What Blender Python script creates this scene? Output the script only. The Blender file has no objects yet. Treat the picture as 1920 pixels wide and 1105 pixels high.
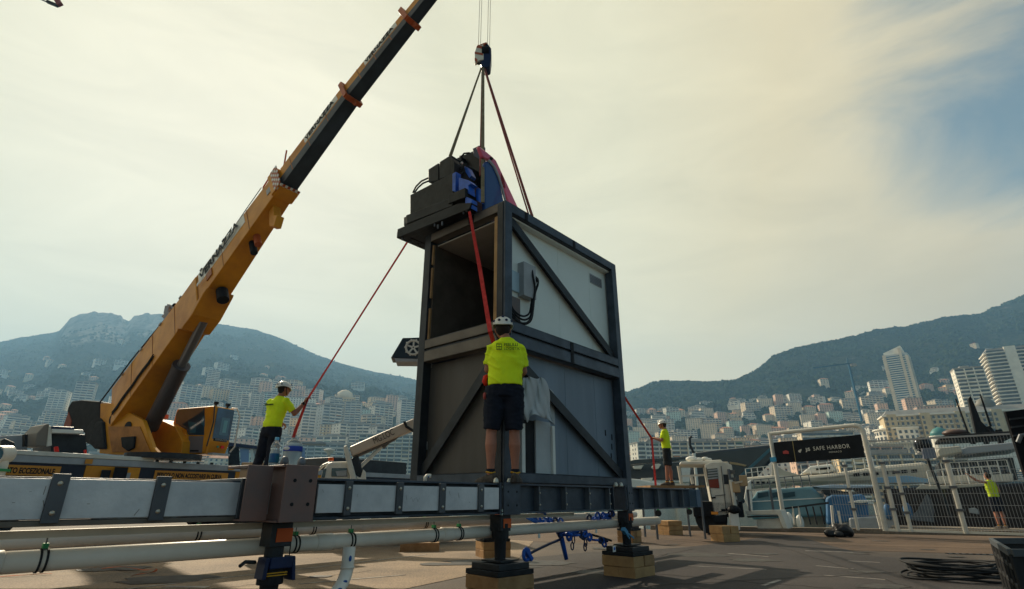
import bpy, bmesh, math, random
from mathutils import Vector, Matrix, noise
random.seed(7)
R = math.radians
scene = bpy.context.scene
C = scene.collection

# ------------------------------------------------------------------ camera
PITCH = R(20.88); CP, SP = math.cos(PITCH), math.sin(PITCH); EYE = 0.94; F = 1000.0
cam_data = bpy.data.cameras.new('camera'); cam = bpy.data.objects.new('camera', cam_data); C.objects.link(cam)
cam.location = (0, 0, EYE); cam.rotation_euler = (R(90) + PITCH, 0, 0)
cam_data.sensor_width = 36; cam_data.lens = F / 1920 * 36; cam_data.clip_start = 0.05; cam_data.clip_end = 9000
scene.camera = cam

# ------------------------------------------------------------------ exposure
scene.view_settings.view_transform = 'Standard'; scene.view_settings.look = 'None'
scene.view_settings.exposure = 0.2; scene.view_settings.gamma = 1.0; scene.view_settings.use_curve_mapping = False
scene.cycles.max_bounces = 6; scene.cycles.volume_bounces = 1; scene.cycles.transparent_max_bounces = 12
scene.cycles.use_denoising = True

# ------------------------------------------------------------------ sky and sun
SUN_EL, SUN_AZ = R(32.5), R(-34)            # azimuth measured from +Y towards +X
sun_dir = Vector((math.sin(SUN_AZ) * math.cos(SUN_EL), math.cos(SUN_AZ) * math.cos(SUN_EL), math.sin(SUN_EL)))
world = bpy.data.worlds.new('World'); scene.world = world; world.use_nodes = True
nt = world.node_tree; nt.nodes.clear()
def N(t, **k):
    n = nt.nodes.new(t)
    for a, b in k.items(): setattr(n, a, b)
    return n
def LK(a, b): nt.links.new(a, b)
out = N('ShaderNodeOutputWorld'); mixs = N('ShaderNodeMixShader'); bgs = N('ShaderNodeBackground'); bgc = N('ShaderNodeBackground')
sky = N('ShaderNodeTexSky'); sky.sky_type = 'NISHITA'; sky.sun_disc = False; sky.sun_elevation = SUN_EL; sky.sun_rotation = SUN_AZ
sky.dust_density = 3.0; sky.air_density = 1.0
tint = N('ShaderNodeVectorMath', operation='MULTIPLY'); LK(sky.outputs[0], tint.inputs[0]); tint.inputs[1].default_value = (0.86, 1.02, 0.88); LK(tint.outputs[0], bgs.inputs[0]); bgs.inputs[1].default_value = 0.10
tc = N('ShaderNodeTexCoord')
# veil of high cloud: thick and creamy round the sun, thinning to the right and upwards
dot = N('ShaderNodeVectorMath', operation='DOT_PRODUCT'); LK(tc.outputs['Generated'], dot.inputs[0]); dot.inputs[1].default_value = (-0.46, 0.709, 0.538)
ramp = N('ShaderNodeValToRGB'); LK(dot.outputs['Value'], ramp.inputs[0])
e = ramp.color_ramp.elements; e[0].position = -0.1; e[0].color = (0.50, 0.52, 0.46, 1); e[1].position = 1.0; e[1].color = (0.97, 0.88, 0.66, 1)
for p, c in ((0.37, (0.69, 0.58, 0.37, 1)), (0.52, (0.74, 0.635, 0.41, 1)), (0.61, (0.785, 0.67, 0.42, 1)), (0.785, (0.80, 0.735, 0.51, 1)), (0.93, (0.81, 0.75, 0.53, 1))):
    q = e.new(p); q.color = c
cn = N('ShaderNodeTexNoise'); cn.inputs['Scale'].default_value = 3.2; cn.inputs['Detail'].default_value = 8; cn.inputs['Roughness'].default_value = 0.6; cn.inputs['Distortion'].default_value = 0.8
cmp_ = N('ShaderNodeMapping'); LK(tc.outputs['Generated'], cmp_.inputs[0]); cmp_.inputs['Scale'].default_value = (0.8, 1.0, 3.4); cmp_.inputs['Rotation'].default_value = (0.2, 0.45, 0.2); LK(cmp_.outputs[0], cn.inputs['Vector'])
cmr = N('ShaderNodeMapRange'); LK(cn.outputs[0], cmr.inputs[0]); cmr.inputs[1].default_value = 0.3; cmr.inputs[2].default_value = 0.7; cmr.inputs[3].default_value = 0.90; cmr.inputs[4].default_value = 1.05
cmx = N('ShaderNodeVectorMath', operation='SCALE'); LK(ramp.outputs[0], cmx.inputs[0]); LK(cmr.outputs[0], cmx.inputs['Scale']); LK(cmx.outputs[0], bgc.inputs[0])
mp = N('ShaderNodeMapping'); LK(tc.outputs['Generated'], mp.inputs[0]); mp.inputs['Scale'].default_value = (1.0, 1.0, 2.6); mp.inputs['Rotation'].default_value = (0.3, 0.5, 0.4)
nz = N('ShaderNodeTexNoise'); LK(mp.outputs[0], nz.inputs['Vector']); nz.inputs['Scale'].default_value = 2.1; nz.inputs['Detail'].default_value = 9; nz.inputs['Roughness'].default_value = 0.58; nz.inputs['Distortion'].default_value = 0.5
# cloud thickness = noise + closeness to sun
m1 = N('ShaderNodeMath', operation='MULTIPLY_ADD'); LK(dot.outputs['Value'], m1.inputs[0]); m1.inputs[1].default_value = 0.95; LK(nz.outputs[0], m1.inputs[2])
sep = N('ShaderNodeSeparateXYZ'); LK(tc.outputs['Generated'], sep.inputs[0])
m2 = N('ShaderNodeMath', operation='MULTIPLY_ADD'); LK(sep.outputs['Z'], m2.inputs[0]); m2.inputs[1].default_value = -0.9; LK(m1.outputs[0], m2.inputs[2])
dot2 = N('ShaderNodeVectorMath', operation='DOT_PRODUCT'); LK(tc.outputs['Generated'], dot2.inputs[0]); dot2.inputs[1].default_value = (0.665, 0.50, 0.555)
pr = N('ShaderNodeMapRange'); pr.interpolation_type = 'SMOOTHSTEP'; LK(dot2.outputs['Value'], pr.inputs[0]); pr.inputs[1].default_value = 0.93; pr.inputs[2].default_value = 1.0; pr.inputs[3].default_value = 0.0; pr.inputs[4].default_value = 0.24
m3 = N('ShaderNodeMath', operation='SUBTRACT'); LK(m2.outputs[0], m3.inputs[0]); LK(pr.outputs[0], m3.inputs[1]); m2 = m3
mr = N('ShaderNodeMapRange'); LK(m2.outputs[0], mr.inputs[0]); mr.inputs[1].default_value = -0.04; mr.inputs[2].default_value = 0.36; mr.inputs[3].default_value = 0.06; mr.inputs[4].default_value = 1.0
mr.interpolation_type = 'SMOOTHSTEP'
LK(mr.outputs[0], mixs.inputs[0]); LK(bgs.outputs[0], mixs.inputs[1]); LK(bgc.outputs[0], mixs.inputs[2]); LK(mixs.outputs[0], out.inputs[0])
bgc.inputs[1].default_value = 1.0

sd = bpy.data.lights.new('sun', 'SUN'); sun = bpy.data.objects.new('sun', sd); C.objects.link(sun)
sd.energy = 5.0; sd.angle = R(1.0); sd.color = (1.0, 0.86, 0.64)
sun.rotation_euler = sun_dir.to_track_quat('Z', 'Y').to_euler()

# ------------------------------------------------------------------ placing helpers
def ray(u, v):
    x = (u - 960) / F; y = (552.5 - v) / F
    return Vector((x, CP - y * SP, SP + y * CP))
EYEV = Vector((0, 0, EYE))
def P(u, v, Y):                       # world point seen at (u, v) at forward distance Y
    d = ray(u, v); return EYEV + d * (Y / d.y)
def PZ(u, v, z):
    d = ray(u, v); return EYEV + d * ((z - EYE) / d.z)
def proj(p):
    q = p - EYEV; dep = q.y * CP + q.z * SP
    return 960 + F * q.x / dep, 552.5 - F * (q.z * CP - q.y * SP) / dep, dep

WM = {}
def W(o):
    return WM.get(o.name, Matrix.Identity(4)) if o else Matrix.Identity(4)
def LP(root, u, v, ax, c):            # point in root's own frame on the plane ax = c
    M = W(root).inverted(); o = M @ EYEV; d = M.to_3x3() @ ray(u, v)
    i = 'xyz'.index(ax); return o + d * ((c - o[i]) / d[i])

def tag(o, label=None, cat=None, group=None, kind=None):
    if label: o['label'] = label
    if cat: o['category'] = cat
    if group: o['group'] = group
    if kind: o['kind'] = kind
    return o
def thing(name, label, cat, loc=(0, 0, 0), rotz=0.0, group=None):
    o = bpy.data.objects.new(name, None); C.objects.link(o); o.empty_display_size = 0.2
    o.location = loc; o.rotation_euler = (0, 0, rotz)
    WM[o.name] = Matrix.Translation(Vector(loc)) @ Matrix.Rotation(rotz, 4, 'Z')
    return tag(o, label, cat, group)

# ------------------------------------------------------------------ mesh collector
class MB:
    def __init__(s): s.v = []; s.f = []
    def add(s, vs, fs):
        n = len(s.v); s.v += [Vector(a) for a in vs]; s.f += [tuple(n + i for i in f) for f in fs]; return s
    def box(s, x0, x1, y0, y1, z0, z1, M=None):
        vs = [Vector((x, y, z)) for z in (z0, z1) for x, y in ((x0, y0), (x1, y0), (x1, y1), (x0, y1))]
        if M is not None: vs = [M @ a for a in vs]
        return s.add(vs, [(0, 3, 2, 1), (4, 5, 6, 7), (0, 1, 5, 4), (1, 2, 6, 5), (2, 3, 7, 6), (3, 0, 4, 7)])
    def bar(s, a, b, w, h, up=(0, 0, 1), w2=None, h2=None):
        a, b = Vector(a), Vector(b); d = (b - a).normalized(); sd_ = d.cross(Vector(up))
        if sd_.length < 1e-4: sd_ = d.cross(Vector((0, 1, 0)))
        sd_.normalize(); u = sd_.cross(d)
        w2 = w if w2 is None else w2; h2 = h if h2 is None else h2
        vs = [p + sd_ * (i * ww / 2) + u * (j * hh / 2) for p, ww, hh in ((a, w, h), (b, w2, h2)) for i, j in ((-1, -1), (1, -1), (1, 1), (-1, 1))]
        return s.add(vs, [(0, 3, 2, 1), (4, 5, 6, 7), (0, 1, 5, 4), (1, 2, 6, 5), (2, 3, 7, 6), (3, 0, 4, 7)])
    def tube(s, pts, r, n=10, cap=True, sc=(1, 1), closed=False):
        pts = [Vector(p) for p in pts]; m = len(pts); rs = r if isinstance(r, (list, tuple)) else [r] * m
        base = len(s.v); ref = None
        for i, p in enumerate(pts):
            if closed: d = pts[(i + 1) % m] - pts[i - 1]
            else: d = pts[min(i + 1, m - 1)] - pts[max(i - 1, 0)]
            d.normalize()
            if ref is None:
                ref = Vector((0, 0, 1)) if abs(d.z) < 0.9 else Vector((0, 1, 0))
            a = d.cross(ref).normalized(); b = a.cross(d).normalized(); ref = b
            for k in range(n):
                t = 2 * math.pi * k / n
                s.v.append(p + a * (math.cos(t) * rs[i] * sc[0]) + b * (math.sin(t) * rs[i] * sc[1]))
        for i in range(m if closed else m - 1):
            j = (i + 1) % m
            for k in range(n):
                l = (k + 1) % n
                s.f.append((base + i * n + k, base + i * n + l, base + j * n + l, base + j * n + k))
        if cap and not closed:
            s.f.append(tuple(base + k for k in reversed(range(n)))); s.f.append(tuple(base + (m - 1) * n + k for k in range(n)))
        return s
    def cyl(s, a, b, r, r2=None, n=16): return s.tube([a, b], [r, r if r2 is None else r2], n)
    def prism(s, poly, off):
        poly = [Vector(p) for p in poly]; off = Vector(off); n = len(poly)
        return s.add(poly + [p + off for p in poly], [tuple(reversed(range(n))), tuple(range(n, 2 * n))] + [(i, (i + 1) % n, n + (i + 1) % n, n + i) for i in range(n)])
    def lathe(s, c, prof, n=16, axis=None):
        c = Vector(c); base = len(s.v); m = len(prof)
        for r, z in prof:
            for k in range(n):
                t = 2 * math.pi * k / n; p = Vector((r * math.cos(t), r * math.sin(t), z))
                s.v.append(c + (axis @ p if axis is not None else p))
        for i in range(m - 1):
            for k in range(n):
                l = (k + 1) % n; s.f.append((base + i * n + k, base + i * n + l, base + (i + 1) * n + l, base + (i + 1) * n + k))
        s.f.append(tuple(base + k for k in reversed(range(n)))); s.f.append(tuple(base + (m - 1) * n + k for k in range(n)))
        return s
    def ball(s, c, r, n=12, m=8, sc=(1, 1, 1), M=None):
        c = Vector(c); prof = []
        base = len(s.v)
        for i in range(m + 1):
            a = math.pi * i / m - math.pi / 2
            for k in range(n):
                t = 2 * math.pi * k / n
                p = Vector((math.cos(a) * math.cos(t) * r * sc[0], math.cos(a) * math.sin(t) * r * sc[1], math.sin(a) * r * sc[2]))
                if i in (0, m): p = Vector((0.001 * math.cos(t) * r, 0.001 * math.sin(t) * r, p.z))
                s.v.append(c + (M @ p if M is not None else p))
        for i in range(m):
            for k in range(n):
                l = (k + 1) % n; s.f.append((base + i * n + k, base + i * n + l, base + (i + 1) * n + l, base + (i + 1) * n + k))
        s.f.append(tuple(base + k for k in reversed(range(n)))); s.f.append(tuple(base + m * n + k for k in range(n)))
        return s
    def loft(s, rings, cap=True, closed=True):
        base = len(s.v); n = len(rings[0]); m = len(rings)
        for r_ in rings: s.v += [Vector(p) for p in r_]
        for i in range(m - 1):
            for k in range(n if closed else n - 1):
                l = (k + 1) % n; s.f.append((base + i * n + k, base + i * n + l, base + (i + 1) * n + l, base + (i + 1) * n + k))
        if cap: s.f.append(tuple(base + k for k in reversed(range(n)))); s.f.append(tuple(base + (m - 1) * n + k for k in range(n)))
        return s
    def mesh(s, name, material, smooth=False):
        me = bpy.data.meshes.new(name); me.from_pydata([tuple(a) for a in s.v], [], s.f)
        bm = bmesh.new(); bm.from_mesh(me); bmesh.ops.recalc_face_normals(bm, faces=bm.faces); bm.to_mesh(me); bm.free()
        if material: me.materials.append(material)
        if smooth:
            for p_ in me.polygons: p_.use_smooth = True
        me.update(); return me
    def build(s, name, material, parent=None, smooth=False, bevel=0, label=None, cat=None, group=None, kind=None):
        me = s.mesh(name, material, smooth)
        o = bpy.data.objects.new(name, me); C.objects.link(o)
        if parent is not None: o.parent = parent; WM[o.name] = W(parent)
        if bevel:
            b = o.modifiers.new('bevel', 'BEVEL'); b.width = bevel; b.segments = 2; b.limit_method = 'ANGLE'; b.angle_limit = R(40)
        return tag(o, label, cat, group, kind)
def link(name, me, parent=None, M=None):
    o = bpy.data.objects.new(name, me); C.objects.link(o)
    if parent is not None: o.parent = parent; WM[o.name] = W(parent)
    if M is not None: o.matrix_local = M
    return o

def text(parent, s, size, origin, xd, yd, material, name='lettering', ext=0.002, spacing=1.0, align='LEFT', bold=0.0, sx=1.0):
    cu = bpy.data.curves.new(name, 'FONT'); cu.body = s; cu.size = size; cu.extrude = ext; cu.space_character = spacing; cu.align_x = align; cu.offset = bold
    cu.materials.append(material)
    tmp = bpy.data.objects.new('tmp', cu); C.objects.link(tmp); dg = bpy.context.evaluated_depsgraph_get(); dg.update()
    me = bpy.data.meshes.new_from_object(tmp.evaluated_get(dg)); me.name = name; bpy.data.objects.remove(tmp); bpy.data.curves.remove(cu)
    if not me.materials: me.materials.append(material)
    o = bpy.data.objects.new(name, me); C.objects.link(o)
    x = Vector(xd).normalized(); y = Vector(yd); y = (y - x * y.dot(x)).normalized(); z = x.cross(y)
    M = Matrix((x, y, z)).transposed().to_4x4(); M.translation = Vector(origin)
    if parent is not None: o.parent = parent
    o.matrix_local = M @ Matrix.Diagonal((sx, 1, 1, 1)); return o

# ------------------------------------------------------------------ materials
MATS = {}
def mat(name, col, rough=0.6, metal=0.0, var=0.0, vscale=3.0, col2=None, bump=0.0, bscale=40.0, spec=0.3, alpha=1.0, trans=0.0, coat=0.0, streak=False, emit=0.0, gen=False):
    if name in MATS: return MATS[name]
    m = bpy.data.materials.new(name); m.use_nodes = True; t = m.node_tree; b = t.nodes['Principled BSDF']
    b.inputs['Base Color'].default_value = (*col, 1); b.inputs['Roughness'].default_value = rough; b.inputs['Metallic'].default_value = metal
    b.inputs['Specular IOR Level'].default_value = spec
    if trans: b.inputs['Transmission Weight'].default_value = trans
    if coat: b.inputs['Coat Weight'].default_value = coat
    if alpha < 1: b.inputs['Alpha'].default_value = alpha
    if emit: b.inputs['Emission Color'].default_value = (*col, 1); b.inputs['Emission Strength'].default_value = emit
    if var or col2 or bump:
        tcn = t.nodes.new('ShaderNodeTexCoord'); src = tcn.outputs['Object']
        if streak:
            mpp = t.nodes.new('ShaderNodeMapping'); t.links.new(src, mpp.inputs[0]); mpp.inputs['Scale'].default_value = (1, 1, 0.12); src = mpp.outputs[0]
    if var or col2:
        n = t.nodes.new('ShaderNodeTexNoise'); n.inputs['Scale'].default_value = vscale; n.inputs['Detail'].default_value = 8; n.inputs['Roughness'].default_value = 0.62
        t.links.new(src, n.inputs['Vector'])
        cr = t.nodes.new('ShaderNodeValToRGB'); t.links.new(n.outputs[0], cr.inputs[0])
        c2 = col2 or tuple(max(0, c * (1 - var)) for c in col); c1 = col if col2 else tuple(min(1, c * (1 + var * 0.6)) for c in col)
        cr.color_ramp.elements[0].position = 0.34; cr.color_ramp.elements[0].color = (*c2, 1)
        cr.color_ramp.elements[1].position = 0.66; cr.color_ramp.elements[1].color = (*c1, 1)
        t.links.new(cr.outputs[0], b.inputs['Base Color'])
        rr = t.nodes.new('ShaderNodeMapRange'); t.links.new(n.outputs[0], rr.inputs[0]); rr.inputs[3].default_value = min(1, rough + 0.12); rr.inputs[4].default_value = max(0.03, rough - 0.1)
        t.links.new(rr.outputs[0], b.inputs['Roughness'])
    if bump:
        n2 = t.nodes.new('ShaderNodeTexNoise'); n2.inputs['Scale'].default_value = bscale; n2.inputs['Detail'].default_value = 5; t.links.new(src, n2.inputs['Vector'])
        bp = t.nodes.new('ShaderNodeBump'); bp.inputs['Strength'].default_value = bump; bp.inputs['Distance'].default_value = 0.02
        t.links.new(n2.outputs[0], bp.inputs['Height']); t.links.new(bp.outputs[0], b.inputs['Normal'])
    MATS[name] = m; return m
steel = mat('painted_grey_steel', (0.06, 0.074, 0.096), 0.42, 0.25, var=0.38, vscale=3.5, bump=0.06)
steel_l = mat('lighter_grey_steel', (0.13, 0.14, 0.155), 0.5, 0.3, var=0.25, vscale=4)
steel_d = mat('dark_steel', (0.03, 0.033, 0.038), 0.5, 0.2, var=0.3, vscale=4)
brownsteel = mat('brown_grey_steel', (0.15, 0.125, 0.10), 0.5, 0.2, var=0.2, vscale=3)
black = mat('black_paint', (0.012, 0.013, 0.016), 0.6, var=0.3, vscale=6, spec=0.15)
gloss_black = mat('gloss_black', (0.01, 0.011, 0.014), 0.15)
whitepanel = mat('brushed_white_panel', (0.66, 0.66, 0.67), 0.36, 0.25, col2=(0.46, 0.47, 0.49), vscale=3.2, bump=0.08, bscale=30)
bolt = mat('zinc_bolt', (0.55, 0.50, 0.40), 0.35, 0.8)
bracket = mat('grey_bracket', (0.10, 0.105, 0.115), 0.5, 0.3, var=0.2)
pvc = mat('white_pvc', (0.86, 0.79, 0.69), 0.35, var=0.16, vscale=1.3, col2=(0.68, 0.60, 0.50))
pvc_blue = mat('blue_print', (0.02, 0.08, 0.30), 0.4)
rubber = mat('black_rubber', (0.016, 0.017, 0.019), 0.75, var=0.3, vscale=8)
greenclip = mat('green_clip', (0.04, 0.28, 0.10), 0.5)
wood = mat('sawn_timber', (0.38, 0.22, 0.10), 0.75, col2=(0.24, 0.13, 0.055), vscale=5, bump=0.25, bscale=25)
wood_p = mat('pale_timber', (0.50, 0.30, 0.13), 0.75, col2=(0.36, 0.2, 0.085), vscale=5, bump=0.2, bscale=25)
orangep = mat('orange_label', (0.60, 0.10, 0.015), 0.5, var=0.2)
bluep = mat('blue_painted_metal', (0.012, 0.10, 0.48), 0.4, var=0.35, vscale=6)
bluedk = mat('dark_blue_metal', (0.008, 0.02, 0.07), 0.4, var=0.3)
crane_y = mat('crane_yellow', (0.74, 0.30, 0.012), 0.45, col2=(0.50, 0.18, 0.012), vscale=1.1, spec=0.25, bump=0.06, bscale=18)
crane_dk = mat('boom_underside_slate', (0.03, 0.045, 0.062), 0.5, var=0.35, vscale=1.5)  # dark slate colour of the upper boom sections' underside
glass = mat('cab_glass', (0.02, 0.05, 0.08), 0.06, spec=0.8)
glass_teal = mat('teal_window', (0.03, 0.12, 0.17), 0.08, spec=0.8)
white = mat('white_paint', (0.74, 0.72, 0.66), 0.4, var=0.10, vscale=2)
offwhite = mat('off_white_paint', (0.68, 0.64, 0.55), 0.45, var=0.15, vscale=2)
greyw = mat('pale_grey_paint', (0.36, 0.37, 0.38), 0.45, var=0.15)
red_strap = mat('red_webbing', (0.62, 0.045, 0.04), 0.8, var=0.25, vscale=20)
sling_b = mat('beige_sling', (0.20, 0.165, 0.10), 0.85, var=0.3, vscale=14)
sling_r = mat('maroon_sling', (0.26, 0.07, 0.06), 0.85, var=0.3, vscale=14)
redshell = mat('red_fairing', (0.80, 0.13, 0.22), 0.25, coat=0.6)
blueshell = mat('blue_fairing', (0.015, 0.06, 0.20), 0.3, coat=0.4)
hiviz = mat('yellow_tshirt', (0.76, 0.92, 0.015), 0.85, var=0.06, vscale=5, bump=0.08, bscale=60)
navy = mat('navy_work_cloth', (0.008, 0.011, 0.022), 0.9, var=0.3, vscale=9)
skin = mat('tanned_skin', (0.36, 0.15, 0.095), 0.55, var=0.15, vscale=9)
hair = mat('dark_hair', (0.02, 0.013, 0.01), 0.8)
helmet = mat('white_helmet', (0.72, 0.69, 0.62), 0.3, var=0.05)
shoe = mat('brown_black_shoe', (0.03, 0.025, 0.022), 0.7, col2=(0.09, 0.07, 0.055), vscale=25)
yellowtrim = mat('yellow_trim', (0.65, 0.33, 0.02), 0.7)
tarp = mat('grey_tarpaulin', (0.46, 0.47, 0.47), 0.7, var=0.12, vscale=3)
panel_g = mat('insulated_white_panel', (0.80, 0.84, 0.78), 0.5, var=0.05, vscale=1.5)
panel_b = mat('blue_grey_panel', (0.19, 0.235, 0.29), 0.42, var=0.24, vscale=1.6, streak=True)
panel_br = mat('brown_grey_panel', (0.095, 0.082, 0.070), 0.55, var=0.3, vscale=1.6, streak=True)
# =================================================================== SETTING
def ground_mat(name, c1, c2, c3, sc=1.0, rough=0.8, spec=0.35):
    m = bpy.data.materials.new(name); m.use_nodes = True; t = m.node_tree; b = t.nodes['Principled BSDF']; L = t.links.new
    g = t.nodes.new('ShaderNodeTexCoord')
    n1 = t.nodes.new('ShaderNodeTexNoise'); n1.inputs['Scale'].default_value = 0.35 * sc; n1.inputs['Detail'].default_value = 8; n1.inputs['Roughness'].default_value = 0.6
    n2 = t.nodes.new('ShaderNodeTexNoise'); n2.inputs['Scale'].default_value = 45; n2.inputs['Detail'].default_value = 4
    n3 = t.nodes.new('ShaderNodeTexVoronoi'); n3.inputs['Scale'].default_value = 110
    for n in (n1, n2, n3): L(g.outputs['Object'], n.inputs['Vector'])
    r = t.nodes.new('ShaderNodeValToRGB'); L(n1.outputs[0], r.inputs[0]); e = r.color_ramp.elements
    e[0].position = 0.36; e[0].color = (*c2, 1); e[1].position = 0.64; e[1].color = (*c1, 1); q = e.new(0.5); q.color = (*c3, 1)
    mx = t.nodes.new('ShaderNodeMix'); mx.data_type = 'RGBA'; mx.blend_type = 'MULTIPLY'; mx.inputs[0].default_value = 0.75
    r2 = t.nodes.new('ShaderNodeValToRGB'); L(n2.outputs[0], r2.inputs[0]); r2.color_ramp.elements[0].position = 0.3; r2.color_ramp.elements[0].color = (0.35, 0.35, 0.36, 1); r2.color_ramp.elements[1].position = 0.66; r2.color_ramp.elements[1].color = (1.25, 1.2, 1.15, 1)
    L(r.outputs[0], mx.inputs[6]); L(r2.outputs[0], mx.inputs[7]); L(mx.outputs[2], b.inputs['Base Color'])
    b.inputs['Roughness'].default_value = rough; b.inputs['Specular IOR Level'].default_value = spec
    bp = t.nodes.new('ShaderNodeBump'); bp.inputs['Strength'].default_value = 0.5; bp.inputs['Distance'].default_value = 0.01; L(n3.outputs[0], bp.inputs['Height']); L(bp.outputs[0], b.inputs['Normal'])
    return m
asphalt = ground_mat('worn_asphalt', (0.16, 0.122, 0.095), (0.065, 0.053, 0.047), (0.112, 0.088, 0.071))
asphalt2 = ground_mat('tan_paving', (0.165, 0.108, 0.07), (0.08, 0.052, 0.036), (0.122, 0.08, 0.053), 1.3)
painted_sunlit = ground_mat('painted_sunlit_ground', (0.38, 0.28, 0.19), (0.20, 0.15, 0.105), (0.30, 0.22, 0.15), 1.6)  # lighter tan: sunlight on the quay painted into the ground colour
concrete = ground_mat('kerb_concrete', (0.28, 0.24, 0.19), (0.16, 0.135, 0.105), (0.22, 0.185, 0.145), 2)
paint_l = mat('worn_road_paint', (0.42, 0.38, 0.33), 0.7, col2=(0.15, 0.13, 0.12), vscale=6)

fa = PZ(1405, 996, 0.0); fb = PZ(1905, 1005, 0.0); fd = (fb - fa).normalized()      # line of the quay edge on the right
fl = fa - fd * 3.0; fr = fb + fd * 25
q = MB(); top = [(-140, -25, 0), (70, -25, 0), (fr.x, fr.y, 0), (fl.x, fl.y, 0), (fl.x - 1.5, 27, 0), (-140, 36, 0)]
top = [(x, y, 0.0) for x, y, z in top]; q.prism([(x, y, -2.4) for x, y, z in top], (0, 0, 2.4))
q.build('ground', asphalt, kind='structure')
# band of tan paving beside the quay edge, drain in front of it, kerb on the edge
nrm = Vector((fd.y, -fd.x, 0));  nrm = nrm if nrm.y < 0 else -nrm
def strip(name, s0, s1, o0, o1, z, m, zt=0.0):
    a = fa + fd * s0; b = fa + fd * s1; mb = MB()
    ps = [a + nrm * o0, b + nrm * o0, b + nrm * o1, a + nrm * o1]; ps = [Vector((p.x, p.y, z)) for p in ps]
    if zt: mb.prism(ps, (0, 0, zt))
    else: mb.add(ps, [(0, 1, 2, 3)])
    return mb.build(name, m, kind='structure', bevel=0.01 if zt else 0)
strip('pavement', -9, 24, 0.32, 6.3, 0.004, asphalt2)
strip('kerb', -2.9, 24, 0.0, 0.3, 0.001, concrete, 0.13)
dr = thing('drain_channel', 'long slotted metal drain set in the quay paving in front of the wire fence', 'drain', tuple(fa + fd * 6 + nrm * 6.45), math.atan2(fd.y, fd.x))
d = MB()
for i in range(120): d.box(-3 + i * 0.1, -3 + i * 0.1 + 0.05, -0.05, 0.05, 0.003, 0.009)
d.build('grating', steel_l, dr, kind='stuff')
MB().box(-3.05, 9.05, -0.07, -0.055, 0.0, 0.012).box(-3.05, 9.05, 0.055, 0.07, 0.0, 0.012).build('drain_frame', steel_d, dr)
# faint painted lines and patched seams
for (u0, v0, u1, v1, w) in ((1290, 1061, 1437, 1068, .035), (1365, 1038, 1440, 1044, .05), (1510, 1033, 1600, 1036, .05), (1530, 1061, 1600, 1067, .04), (1545, 1079, 1660, 1087, .04), (1590, 1052, 1650, 1055, .04), (1430, 1098, 1462, 1088, .05)):
    a = PZ(u0, v0, 0.008); b = PZ(u1, v1, 0.008); MB().bar(a, b, w, 0.003).build('painted_line', paint_l, kind='structure')
for (u0, v0, u1, v1, w) in ((240, 1104, 800, 1040, .05), (310, 1100, 390, 1101, .12), (560, 1095, 760, 1078, .04)):
    a = PZ(u0, v0, 0.008); b = PZ(u1, v1, 0.008); MB().bar(a, b, w, 0.003).build('painted_line', paint_l, kind='structure')
for (pts, m) in ((((-60, 1075), (280, 1010), (720, 1000), (1000, 1015), (960, 1062), (760, 1104), (-60, 1104)), painted_sunlit), (((1200, 1104), (1480, 1062), (1600, 1070), (1560, 1104)), concrete)):
    MB().add([tuple(PZ(u, v, 0.005)) for u, v in pts], [tuple(range(len(pts)))]).build('pavement_patch', painted_sunlit if m is painted_sunlit else asphalt, kind='structure')  # the tan polygon is a painted sunlit area

newasph = ground_mat('dark_asphalt', (0.062, 0.052, 0.050), (0.034, 0.029, 0.030), (0.047, 0.040, 0.040), 1.2)
pts = [(985, 1046), (1100, 1036), (1180, 1033), (1290, 1026), (1390, 1013), (1470, 1003), (1498, 1006), (1560, 1024), (1640, 1043), (1760, 1052), (1900, 1063), (2050, 1075), (2000, 1200), (900, 1200)]
ps = []
for u, v in pts:
    p = PZ(u, v, 0.0065); ps.append((p.x, p.y, 0.0065))
MB().add(ps, [tuple(range(len(ps)))]).build('asphalt_patch', newasph, kind='structure')
# water
wm = bpy.data.materials.new('harbour_water'); wm.use_nodes = True; t = wm.node_tree; b = t.nodes['Principled BSDF']
b.inputs['Base Color'].default_value = (0.012, 0.045, 0.055, 1); b.inputs['Roughness'].default_value = 0.08
n = t.nodes.new('ShaderNodeTexNoise'); n.inputs['Scale'].default_value = 1.6; n.inputs['Detail'].default_value = 5; g = t.nodes.new('ShaderNodeTexCoord'); t.links.new(g.outputs['Object'], n.inputs['Vector'])
bp = t.nodes.new('ShaderNodeBump'); bp.inputs['Strength'].default_value = 0.5; bp.inputs['Distance'].default_value = 0.08; t.links.new(n.outputs[0], bp.inputs['Height']); t.links.new(bp.outputs[0], b.inputs['Normal'])
MB().add([(-2600, -100, -1.7), (2600, -100, -1.7), (2600, 520, -1.7), (-2600, 520, -1.7)], [(0, 1, 2, 3)]).build('water', wm, kind='structure')

# ------------------------------------------------------------------ hills
ridge_px = [(-400, 720), (-150, 668), (0, 642), (40, 632), (75, 628), (110, 622), (122, 608), (133, 594), (150, 586), (175, 583), (200, 584), (225, 591), (243, 603), (250, 592), (262, 588), (300, 586), (330, 590), (380, 602), (420, 609), (470, 616), (520, 632), (560, 650), (600, 668), (640, 682), (700, 697), (740, 705), (778, 712), (900, 727), (1050, 736), (1170, 737), (1200, 726), (1225, 716), (1250, 713), (1280, 712), (1330, 715), (1368, 711), (1389, 706), (1418, 692), (1429, 683), (1445, 668), (1485, 651), (1512, 645), (1560, 637), (1621, 623), (1662, 614), (1700, 611), (1728, 604), (1768, 593), (1816, 590), (1837, 588), (1859, 577), (1892, 565), (1920, 551), (2000, 530), (2300, 480)]
town_px = [(-400, 800), (0, 782), (120, 778), (320, 750), (480, 748), (700, 775), (778, 790), (1000, 810), (1180, 806), (1250, 800), (1400, 792), (1560, 775), (1700, 762), (1920, 745), (2300, 735)]
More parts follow.
